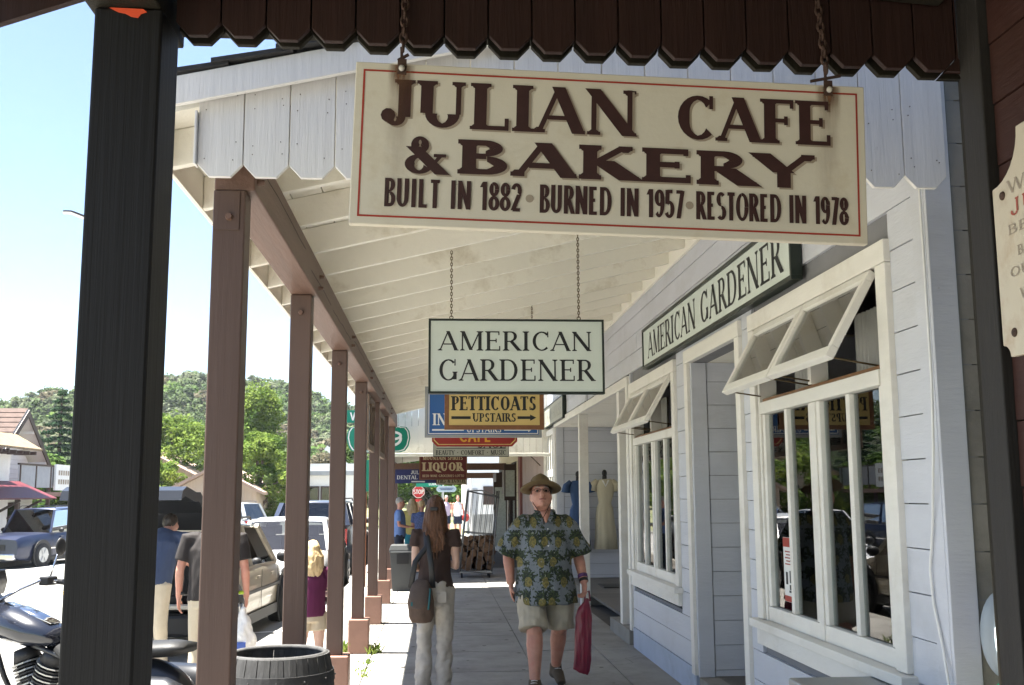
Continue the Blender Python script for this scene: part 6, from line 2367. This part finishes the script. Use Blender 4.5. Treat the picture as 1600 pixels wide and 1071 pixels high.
for s in ('L', 'R'):
    sh, el = Vector(J['s' + s]), Vector(J['e' + s])
    sg_ = 1 if s == 'L' else -1
    sh = sh + Vector((-sg_ * .008, 0, -.012))
    mb.tube([lerp(sh, (0, .02, 1.40), .6), lerp(sh, (0, .02, 1.39), .2), lerp(sh, el, .12), lerp(sh, el, .45) + Vector((sg_ * .008, 0, 0)), lerp(sh, el, .95) + Vector((sg_ * .012, 0, 0))], [.065, .084, .092, .100, .112], 16)
remesh(mb, 'shirt', .008, m_aloha, man, 3, .017, 7, 3)
mb = MB()
for s in (-1, 1):
    mb.prism([(0, 0), (s * .075, .03), (s * .095, -.02), (s * .03, -.085)][::s], lambda u, v: (u - .0, -.095 - abs(u) * -.35, 1.445 + v), lambda u, v: (u, -.082 - abs(u) * -.35, 1.448 + v))
mb.build('collar', m_aloha, None, smooth=False).parent = man
mb = MB()
rings(mb, [((0, 0, .74), (.19, .16)), ((0, -.002, .80), (.205, .178)), ((0, -.005, .93), (.198, .178))])
for s in ('L', 'R'):
    h, kn = Vector(J['h' + s]), Vector(J['k' + s])
    sg_ = 1 if s == 'L' else -1
    mb.tube([h + Vector((0, 0, .02)), lerp(h, kn, .4) + Vector((sg_ * .012, 0, 0)), lerp(h, kn, 1.0) + Vector((sg_ * .010, 0, 0))], [(.112, .135), (.118, .132), (.118, .126)], 16, side=(1, 0, 0))
remesh(mb, 'shorts', .008, m_khaki, man, 3, .016, 9, 9, .7)
mb = MB()
for s in ('L', 'R'):
    an, te = Vector(J['a' + s]), Vector(J['t' + s])
    d = (te - an)
    heel = an - Vector((d.x, d.y, 0)).normalized() * .055 + Vector((0, 0, -.055))
    MBs = MB()
    MBs.tube([heel + Vector((0, .01, 0)), an * .6 + te * .4, te - d.normalized() * -.01], [(.044, .046), (.052, .046), (.040, .028)], 12)
    MBs.tube([an + Vector((0, 0, .035)), an - Vector((0, 0, .05))], [.05, .055], 12)
    remesh(MBs, 'shoe', .008, m_shoe, man, 3)
    lc = MB()
    for k in range(4):
        c = lerp(an, te, .25 + .14 * k) + Vector((0, 0, .045 - .008 * k))
        lc.tube([c + Vector((-.025, 0, 0)), c + Vector((0, -.01, .006)), c + Vector((.025, 0, 0))], .0035, 5)
    lc.build('laces', m_lw, None).parent = man
vn_ = MB()
vn_.tube([(0, -.062, 1.475), (0, -.092, 1.44), (0, -.126, 1.385)], [(.046, .02), (.032, .02), (.006, .012)], 12, side=(1, 0, 0))
vn_.build('open_neck', m_skin, None, smooth=True).parent = man
for s in (-1, 1):
    MB().tube([(s * .066, .01, 1.487), (s * .062, -.065, 1.472), (s * .040, -.118, 1.405), (s * .055, -.125, 1.385)], [(.022, .008), (.026, .008), (.026, .008), (.012, .006)], 8, side=(1, 0, 0)).build('lapel', m_aloha, None, smooth=True).parent = man
for k in range(4):
    MB().ball((.012, -.152 - .02 * min(k, 2) - (.0 if k < 3 else -.01), 1.33 - .14 * k), .006, 6, 4).build('button', m_lw, None).parent = man
# hat: wide curled brim and pinched crown
hc = Vector(J['head']) + Vector((0, .02, .062))
mb = MB()
HM = Matrix.Translation(hc) @ Matrix.Rotation(math.radians(-19), 4, 'X')
n = 40
for i, (r, z) in enumerate(((.088, .01), (.11, .0), (.14, -.002), (.162, .004), (.170, .012))):
    for j in range(n):
        a = 2 * PI * j / n
        dip = -.034 * (r / .17) ** 2 * math.cos(2 * a) ** 1 * -1 if False else .030 * (r / .17) ** 2 * (abs(math.cos(a)) - .55)
        rx = r * 1.0
        mb.v.append(tuple(HM @ Vector((rx * math.cos(a), r * 1.08 * math.sin(a), z - dip))))
for i in range(4):
    for j in range(n):
        q = (j + 1) % n
        mb.f.append((i * n + j, i * n + q, (i + 1) * n + q, (i + 1) * n + j))
bo = mb.build('hat_brim', m_felt, None, smooth=True)
so = bo.modifiers.new('t', 'SOLIDIFY')
so.thickness = .006
bo.parent = man
mb = MB()
lev = ((.0, .089, .104), (.04, .088, .102), (.08, .080, .094), (.108, .062, .078), (.122, .036, .055))
for (z, a_, b2) in lev:
    for j in range(n):
        a = 2 * PI * j / n
        x, y = a_ * math.cos(a), b2 * math.sin(a)
        if z > .06 and y < 0:
            x *= 1 - .35 * (z - .06) / .06 * min(1, -y / .05)
        mb.v.append(tuple(HM @ Vector((x, y, z))))
for i in range(len(lev) - 1):
    for j in range(n):
        q = (j + 1) % n
        mb.f.append((i * n + j, i * n + q, (i + 1) * n + q, (i + 1) * n + j))
top = len(mb.v)
mb.v.append(tuple(HM @ Vector((0, .0, .100))))
for j in range(n):
    mb.f.append(((len(lev) - 1) * n + j, (len(lev) - 1) * n + (j + 1) % n, top))
mb.build('hat_crown', m_felt, None, smooth=True).parent = man
bd_ = MB()
for z in (.004, .026):
    for j in range(n):
        a = 2 * PI * j / n
        bd_.v.append(tuple(HM @ Vector((.0905 * math.cos(a), .1055 * math.sin(a), z))))
for j in range(n):
    q = (j + 1) % n
    bd_.f.append((j, q, n + q, n + j))
bd_.build('hat_band', mat('dark_leather_band', (.05, .03, .015), .6, .2), None, smooth=True).parent = man
cd = MB().tube([hq(-.075, .02, .03), hq(-.066, .045, -.08), hq(-.02, .03, -.15), hq(.0, .06, -.21), hq(.03, .03, -.15), hq(.066, .045, -.08), hq(.075, .02, .03)], .0032, 6)
cd.tube([hq(0, .06, -.2), hq(.005, .085, -.27)], .004, 6)
cd.build('chin_cord', mat('dark_cord', (.04, .022, .012), .8), None).parent = man
ey = MB()
for s in (-1, 1):
    ey.ball(hq(s * .033, .079, .012), .0105, 10, 8)
ey.build('eyes', m_eye, None, smooth=True).parent = man
gf = MB()
for s in (-1, 1):
    pts = [hq(s * .034 + .024 * math.cos(w), .101, .008 + .018 * math.sin(w)) for w in [2 * PI * i / 14 for i in range(15)]]
    gf.tube(pts, .0014, 5, caps=False)
    gf.tube([hq(s * .058, .10, .012), hq(s * .079, .06, .014), hq(s * .081, -.01, .012)], .002, 5)
gf.tube([hq(-.010, .103, .012), hq(.010, .103, .012)], .002, 5)
go = gf.build('spectacles', m_dkplas, None)
go.parent = man
ln = MB()
for s in (-1, 1):
    pts = [hq(s * .034 + .023 * math.cos(w), .1005, .008 + .017 * math.sin(w)) for w in [2 * PI * i / 14 for i in range(14)]]
    ln.add(pts, [tuple(range(14))])
l_ = ln.build('spectacle_lens', m_lens_, None)
l_.parent = go
for s in (-1, 1):
    MB().tube([hq(s * .014, .0985, .034), hq(s * .034, .0975, .040), hq(s * .055, .080, .034)], [.0035, .0045, .003], 6).build('eyebrow', m_hairg, None, smooth=True).parent = man
MB().tube([hq(-.026, .094, -.066), hq(0, .104, -.0655), hq(.026, .094, -.066)], [.0035, .0058, .0035], 6).build('lips', mat('lips', (.24, .075, .065), .5), None, smooth=True).parent = man
hr = MB()
for s in (-1, 1):
    hr.ball(hq(s * .070, -.035, .01), (.012, .035, .04), 8, 6)
hr.ball(hq(0, -.085, -.005), (.06, .03, .05), 10, 8)
hr.build('hair', m_hairg, None, smooth=True).parent = man
wl_ = Vector(J['wL'])
el_ = Vector(J['eL'])
ad = (wl_ - el_).normalized()
MB().tube([wl_ - ad * .035, wl_ - ad * .01], .039, 14).build('watch', m_dkplas, None, smooth=True).parent = man
MB().tube([wl_ - ad * .075, wl_ - ad * .045], .0415, 14).build('wrist_band', mat('purple_band', (.12, .05, .16), .7), None, smooth=True).parent = man
# crimson carrier bag hanging from his hand
bgt = thing('carrier_bag', 'crimson plastic carrier bag held by the man in the hat', 'bag', (1.213, 8.69, .1))
bx, by_, bz = 1.213, 8.685, .715
mb = MB()
pr = [(.0, .014, .02), (-.03, .024, .025), (-.09, .052, .03), (-.15, .070, .026), (-.32, .074, .028), (-.46, .074, .024), (-.56, .072, .016), (-.58, .066, .010)]
k = 20
mb.tube([(bx - .008 * i, by_, bz + z) for i, (z, a, b) in enumerate(pr)], [(a, b) for z, a, b in pr], k, side=(1, 0, 0))
m_bag = mat('crimson_plastic', (.19, .013, .035), .28, .3, (30, 30, 1.5), .8, (40, 40, 2.2), coord='obj', spec=.6)
remesh(mb, 'bag_body', .006, m_bag, None, 1, .013, 20, 4, .16)
bpy.context.view_layer.update()
ob = COL.objects[-1]
kid(ob, bgt)
hl = MB().tube([(bx - .02, by_ - .01, bz - .03), (bx - .01, by_ - .02, bz + .05), (bx + .02, by_, bz + .06), (bx + .03, by_ + .01, bz - .02)], .008, 6).build('handle', m_bag, bgt, smooth=True)

# ---- woman seen from behind (faces away: turned by half a turn)
J = dict(hip=(0, 0, .90), chest=(.0, -.0, 1.22), head=(.0, -.02, 1.52),
         hL=(.085, 0, .86), kL=(.095, -.01, .46), aL=(.10, .04, .09), tL=(.13, -.11, .03),
         hR=(-.085, 0, .86), kR=(-.085, -.03, .46), aR=(-.085, .02, .09), tR=(-.11, -.13, .03),
         sL=(.172, .015, 1.315), eL=(.185, .03, 1.04), wL=(.115, -.19, 1.02), handL=((-.5, -.8, .15), (0, 0, -1), 1), curlL=.8,
         sR=(-.172, .015, 1.315), eR=(-.195, .01, 1.05), wR=(-.06, -.2, 1.08), handR=((.6, -.7, .1), (0, 0, -1), -1), curlR=.8)
dw = dict(torso=((0, .155, .12), (.14, .16, .12), (.32, .130, .10), (.5, .130, .10), (.72, .145, .11), (.9, .14, .09), (1, .09, .07)), neck=.05, leg=(.085, .075, .052, .05, .035), arm=(.043, .040, .033, .033, .024), head=.96, hand=.9)
wom, wq = body('person', 'woman with long auburn hair seen from behind in a dark brown top', (-.015, 8.62, 0), PI - .12, J, dw, m_skin2, .009, 0, 1, .95)
WS = 1.545 / 1.64
wom.scale = (WS * .93, WS, WS)
mb = MB()
rings(mb, [((0, 0, .80), (.165, .125)), ((0, 0, .9), (.163, .125)), ((0, 0, 1.02), (.142, .112)), ((0, 0, 1.12), (.143, .115)), ((0, 0, 1.22), (.16, .122)), ((0, .005, 1.30), (.165, .11)), ((0, .01, 1.36), (.125, .085)), ((0, .015, 1.405), (.075, .065))])
for s in ('L', 'R'):
    sh, el = Vector(J['s' + s]), Vector(J['e' + s])
    mb.tube([lerp(sh, (0, .01, 1.28), .4), sh, lerp(sh, el, .28), lerp(sh, el, .36)], [.062, .066, .064, .066], 12)
remesh(mb, 'top', .009, m_brnshirt, wom, 3, .012, 9, 5)
mb = MB()
rings(mb, [((0, 0, .74), (.165, .13)), ((0, .01, .82), (.172, .14)), ((0, 0, .92), (.155, .125))])
for s in ('L', 'R'):
    h, kn, an = Vector(J['h' + s]), Vector(J['k' + s]), Vector(J['a' + s])
    mb.tube([h + Vector((0, 0, .03)), lerp(h, kn, .45), kn, lerp(kn, an, .5), an + Vector((0, .0, -.055))], [(.098, .115), (.09, .1), (.072, .078), (.07, .076), (.074, .088)], 14, side=(1, 0, 0))
remesh(mb, 'trousers', .009, m_trous, wom, 3, .020, 9, 2, 1.1)
pk = MB()
for s in (-1, 1):
    pk.box(s * .075 - .045, s * .075 + .045, .136, .142, .76, .85)
pk.build('back_pocket', m_trous, None, bev=.004).parent = wom
for s in ('L', 'R'):
    an, te = Vector(J['a' + s]), Vector(J['t' + s])
    MB().tube([an + Vector((0, .05, -.05)), lerp(an, te, .5), te], [(.042, .04), (.046, .04), (.036, .024)], 10).build('shoe', m_shoe, None, smooth=True).parent = wom
# hair: skull cap with long back fall, as strands
hc = Vector(J['head'])
mb = MB()
mb.ball(hc + Vector((0, .012, .03)), (.083, .098, .102), 18, 12)
mb.tube([hc + Vector((0, .06, .06)), hc + Vector((0, .095, -.03)), hc + Vector((0, .105, -.13)), hc + Vector((-.01, .12, -.24)), hc + Vector((-.025, .135, -.29)), hc + Vector((-.035, .13, -.34))], [(.06, .045), (.078, .045), (.085, .04), (.092, .035), (.08, .03), (.05, .02)], 16, side=(1, 0, 0))
for s in (-1, 1):
    mb.tube([hc + Vector((s * .06, .02, .04)), hc + Vector((s * .082, .03, -.06)), hc + Vector((s * .088, .06, -.16)), hc + Vector((s * .09, .09, -.24))], [.03, .03, .032, .02], 8)
rnd = random.Random(9)
for k in range(26):
    x = rnd.uniform(-.085, .075)
    l = rnd.uniform(.24, .42)
    mb.tube([hc + Vector((x * .8, .09, .0)), hc + Vector((x, .125, -.14)), hc + Vector((x * 1.15 - .012, .15, -.14 - (l - .14) * .5)), hc + Vector((x * 1.1 - .03 + rnd.uniform(-.02, .02), .15, -l))], [.012, .013, .011, .003], 6)
remesh(mb, 'hair', .006, m_hairb, wom, 1, .007, 48, 3, .07)
MB().box(-.035, .035, .10, .125, hc.z + .0, hc.z + .03).build('hair_clip', m_dkplas, None, bev=.008).parent = wom
# shoulder bag and strap
sb = thing('shoulder_bag', 'brown cloth shoulder bag with teal trim on the hip of the auburn haired woman', 'bag', (-.12, 8.45, .5))
m_bagb = mat('brown_bag_canvas', (.095, .062, .045), .85, .2, (20, 20, 20), .3, (120, 120, 120))
m_bagd = mat('brown_bag_flap', (.078, .058, .05), .8, .15, (20, 20, 20), .3, (120, 120, 120))
cx, cyb, cz = -.118, 8.43, .735
mb = MB().tube([(cx, cyb, cz - .165), (cx, cyb, cz - .12), (cx - .005, cyb, cz), (cx - .0, cyb + .01, cz + .10), (cx + .01, cyb + .02, cz + .15)], [(.075, .028), (.10, .042), (.104, .05), (.085, .04), (.05, .02)], 18, side=(1, 0, 0))
kid(remesh(mb, 'bag_body', .008, m_bagb, None, 3, .008, 12, 1), sb)
mb = MB().tube([(cx - .02, cyb - .02, cz - .055), (cx - .02, cyb - .03, cz + .02), (cx - .01, cyb - .015, cz + .11), (cx + .0, cyb + .01, cz + .16)], [(.064, .03), (.085, .036), (.075, .034), (.05, .022)], 16, side=(1, 0, 0))
kid(remesh(mb, 'flap', .008, m_bagd, None, 3), sb)
MB().tube([(cx + .065, cyb - .052, cz + .10), (cx + .058, cyb - .062, cz + .0), (cx + .05, cyb - .058, cz - .06)], .007, 6).build('teal_trim', mat('teal_trim', (.012, .10, .115), .7), sb, smooth=True)
MB().box(cx - .085, cx - .07, cyb - .076, cyb - .07, cz - .03, cz + .0).build('logo_tag', mat('teal_trim', (.02, .22, .24)), sb)
st_ = MB()
pts = [(cx - .09, cyb, cz + .10), (cx - .055, cyb - .0, cz + .30), (-.085, 8.475, 1.15), (-.09, 8.52, 1.262), (-.09, 8.60, 1.295), (-.09, 8.70, 1.22)]
st_.tube(pts, [(.006, .022)] * 6, 8, side=(.2, 1, 0))
st_.tube([(cx + .085, cyb + .01, cz + .10), (cx + .07, cyb - .02, cz + .28), (-.07, 8.47, 1.15), (-.088, 8.515, 1.262)], [(.006, .022)] * 4, 8, side=(.2, 1, 0))
st_.build('strap', m_dkplas, sb, smooth=True)


# ---- other people, plainer
def folk(label, loc, rot, H_, top, bottom, hair, skin=None, arms='down', shorts=False, longhair=False, width=1., voxel=.016, sleeve=.45, hem=.86, group=None, bend=0., child=False):
    s = H_ / 1.75
    J = dict(hip=(0, 0, .93), chest=(0, -.30 * bend, 1.30), head=(0, -.02 - .46 * bend, 1.635 - .16 * bend))
    for q, sg in (('L', 1), ('R', -1)):
        J['h' + q] = (sg * .09 * width, 0, .90)
        J['k' + q] = (sg * .10 * width, -.01 - .03 * sg, .48)
        J['a' + q] = (sg * .105 * width, .03 * sg, .09)
        J['t' + q] = (sg * .13 * width, -.14 + .03 * sg, .03)
        sh = Vector((sg * .185 * width, .0 - .32 * bend, 1.41))
        J['s' + q] = sh
        if arms == 'down':
            J['e' + q], J['w' + q] = sh + Vector((sg * .06, .02, -.29)), sh + Vector((sg * .07, -.04, -.53))
            J['hand' + q] = ((0, -.1, -1), (-sg, 0, 0), -sg)
        else:
            J['e' + q], J['w' + q] = sh + Vector((sg * .05, .0, -.28)), sh + Vector((-sg * .02, -.22, -.33))
            J['hand' + q] = ((-sg * .3, -1, .1), (0, 0, -1), sg)
    d = dict(torso=((0, .16 * width, .12), (.14, .165 * width, .13), (.35, .155 * width, .125), (.55, .155 * width, .125), (.75, .17 * width, .12), (.9, .155 * width, .10), (1, .09, .075)), neck=.056, leg=(.09, .08, .057, .056, .038), arm=(.052, .047, .039, .039, .028))
    if child:
        d['head'] = 1.15
    t, q = body('person', label, loc, rot, J, d, skin or m_skin, voxel, 0, 1, 1., 'person', group)
    t.scale = (s, s, s)
    mb = MB()
    ch = -.30 * bend
    lz = lambda z: (z - .87) / .56 * ch
    rings(mb, [((0, 0, hem), (.178 * width, .15)), ((0, lz(1.0), 1.0), (.174 * width, .152)), ((0, lz(1.18), 1.18), (.174 * width, .152)), ((0, lz(1.31), 1.31), (.184 * width, .145)), ((0, lz(1.40), 1.40), (.14 * width, .115)), ((0, lz(1.47), 1.475), (.078, .078))], 16)
    for qn in 'LR':
        sh, el = Vector(J['s' + qn]), Vector(J['e' + qn])
        if sleeve > 0:
            mb.tube([lerp(sh, (0, ch, 1.38), .4), sh, lerp(sh, el, sleeve + .25)], [.068, .07, .072], 10)
    remesh(mb, 'shirt', voxel * .9, top, t, 3, .008, 8, hash(label) % 7)
    mb = MB()
    rings(mb, [((0, 0, .80), (.165 * width, .135)), ((0, 0, .95), (.165 * width, .135))], 16)
    for qn in 'LR':
        h, kn, an = Vector(J['h' + qn]), Vector(J['k' + qn]), Vector(J['a' + qn])
        if shorts:
            mb.tube([h, lerp(h, kn, .5 if child else .85)], [(.105, .115), (.098, .105)], 12, side=(1, 0, 0))
        else:
            mb.tube([h, lerp(h, kn, .5), kn, lerp(kn, an, .5), an + Vector((0, 0, -.05))], [(.105, .115), (.09, .1), (.076, .08), (.07, .075), (.07, .08)], 12, side=(1, 0, 0))
    remesh(mb, 'shorts' if shorts else 'trousers', voxel * .9, bottom, t, 3, .008, 8, 2)
    for qn in 'LR':
        an, te = Vector(J['a' + qn]), Vector(J['t' + qn])
        MB().tube([an + Vector((0, .05, -.05)), lerp(an, te, .5), te], [(.045, .042), (.05, .044), (.038, .026)], 8).build('shoe', m_shoe, None, smooth=True).parent = t
    mb = MB()
    hc = Vector(J['head'])
    kk = d.get('head', 1.)
    mb.ball(hc + Vector((0, .018, .035)), (.080 * kk, .096 * kk, .098 * kk), 14, 10)
    if longhair:
        mb.tube([hc + Vector((0, .07, .05)), hc + Vector((0, .10, -.06)), hc + Vector((0, .12, -.2)), hc + Vector((.02, .12, -.33))], [(.07, .045), (.105, .055), (.12, .05), (.07, .03)], 14, side=(1, 0, 0))
        for s_ in (-1, 1):
            mb.tube([hc + Vector((s_ * .06, .02, .04)), hc + Vector((s_ * .10, .03, -.08)), hc + Vector((s_ * .12, .05, -.22))], [.035, .045, .03], 8)
    remesh(mb, 'hair', .010, hair, t, 1, .010, 26, 1, .3)
    ey = MB()
    for s_ in (-1, 1):
        ey.ball(q(s_ * .033, .080, .012), .012, 8, 6)
    ey.build('eyes', m_eye, None, smooth=True).parent = t
    return t


m_navyT = mat('slate_blue_cotton', (.045, .062, .11), .85, .1, (9, 9, 9), coord='obj')
m_blackT = mat('black_cotton', (.022, .018, .017), .85, .15, (9, 9, 9), coord='obj')
m_purp = mat('plum_cotton', (.10, .012, .055), .85, .1, (9, 9, 9), coord='obj')
m_beige = mat('beige_cotton', (.48, .41, .30), .85, .07, (9, 9, 9), coord='obj')
m_ltblue = mat('sky_blue_shirt', (.13, .21, .42), .8, .1, (9, 9, 9), coord='obj')
m_dkjean = mat('dark_denim', (.018, .024, .042), .85, .15, (9, 9, 9), coord='obj')
m_yelT = mat('yellow_cotton', (.60, .50, .16), .8, .1, (9, 9, 9), coord='obj')
m_tealT = mat('teal_cotton', (.03, .25, .34), .8, .1, (9, 9, 9), coord='obj')
m_dots = mat('dotted_blue_cotton', (.10, .13, .26), .8, .8, (40, 40, 40), coord='obj')
m_whiteT = mat('white_cotton', (.70, .70, .70), .8, .05, coord='obj')
m_pinkT = mat('lilac_cotton', (.42, .36, .46), .8, .05, coord='obj')
sz_ = street_z(-2)
folk('man in a slate blue shirt and beige trousers leaning into the open boot', (-2.95, 11.4, sz_ - .04), PI - .25, 1.68, m_navyT, m_beige, m_hairk, arms='fwd', bend=.7, width=1.15)
mB = folk('man in a black shirt and beige trousers carrying a white plastic bag', (-1.95, 9.5, sz_), PI + .05, 1.70, m_blackT, m_beige, m_hairk, arms='down', width=1.22, voxel=.012)
pt = MB()
for i, (u, w) in enumerate(((0, .09), (.035, .13), (.07, .10))):
    pt.box(-.02 - w / 2 - .10, -.02 + w / 2 - .10, .150, .156, 1.28 + u, 1.30 + u)
pt.build('shirt_print', mat('yellow_print', (.55, .45, .03), .7), None).parent = mB
for sg_, mm in ((-1, mat('lime_band', (.35, .5, .03), .6)), (1, m_dkplas)):
    MB().tube([(sg_ * .255, -.035, .905), (sg_ * .255, -.04, .93)], .036, 12).build('wrist_band', mm, None, smooth=True).parent = mB
pb = thing('plastic_bag', 'white translucent plastic bag of shopping held by the man in the black shirt', 'bag', (-1.68, 9.45, .0))
m_film = mat('white_plastic_film', (.75, .74, .70), .35, .08, (14, 14, 14), .6, (30, 30, 10))
px_, py_, pz_ = -1.665, 9.44, .52
mb = MB().tube([(px_, py_, pz_ + .08), (px_, py_, pz_ + .02), (px_ + .0, py_, pz_ - .08), (px_ + .01, py_, pz_ - .2), (px_ + .015, py_, pz_ - .34), (px_ + .01, py_, pz_ - .42)], [(.02, .02), (.035, .03), (.075, .06), (.105, .08), (.115, .085), (.08, .06)], 18, side=(1, 0, 0))
kid(remesh(mb, 'bag_film', .010, m_film, None, 2, .014, 16, 3, .6), pb)
MB().box(px_ - .05, px_ + .04, py_ - .092, py_ - .07, pz_ - .30, pz_ - .20).build('packet', mat('blue_packet', (.05, .10, .35), .5), pb)
MB().box(px_ - .03, px_ + .08, py_ - .090, py_ - .07, pz_ - .38, pz_ - .315).build('packet', mat('orange_packet', (.5, .2, .06), .5), pb)
folk('girl with long blonde hair in a plum top and beige shorts', (-1.03, 8.95, 0), PI + .3, 1.17, m_purp, m_beige, m_hairy, m_skin2, arms='fwd', shorts=True, longhair=True, child=True, voxel=.014)
folk('grey haired man in a sky blue shirt and dark jeans standing far along the pavement', (-.82, 23.0, -.13), .5 * PI, 1.62, m_ltblue, m_dkjean, m_hairg, arms='fwd', width=1.2, voxel=.02)
folk('woman in yellow top with teal skirt far along the pavement', (-.60, 25.4, -.2), PI, 1.66, m_yelT, m_tealT, m_hairy, longhair=True, voxel=.022, sleeve=.2)
folk('woman in a dotted blue blouse and white trousers far along the pavement', (-.36, 24.2, -.2), PI - .3, 1.62, m_dots, m_whiteT, m_hairy, arms='fwd', voxel=.022)
folk('woman in a lilac top walking in the sun at the street corner', (.36, 43.6, -.15), 0, 1.66, m_pinkT, m_dkjean, m_hairg, shorts=True, voxel=.028, sleeve=0)
wf_ = folk('woman in a white top with denim shorts walking in the sun at the street corner', (.82, 43.2, -.15), 0, 1.66, m_whiteT, m_dkjean, m_hairb, shorts=True, voxel=.028, sleeve=0)
rb_ = thing('hand_bag', 'red hand bag carried by the woman in the white top', 'bag', (1.12, 43.1, .4))
MB().ball((1.13, 43.1, .62), (.16, .08, .17), 12, 8).build('bag_body', m_redp, rb_, smooth=True)
MB().torus((1.13, 43.1, .80), .10, .012, 'Y', 14, 6).build('handle', m_redp, rb_, smooth=True)
# bin in the sun beyond the porch
sb_ = thing('wooden_tub', 'grey slatted tub standing in the sun beyond the trolley', 'tub', (1.55, 38, -.2))
for k in range(10):
    a = 1.25 + k * .075
    B('slat', a, a + .07, 37.95, 38.02, -.2, .85, m_steel, sb_)
B('tub_body', 1.26, 1.99, 38.03, 38.7, -.2, .82, m_bin, sb_)
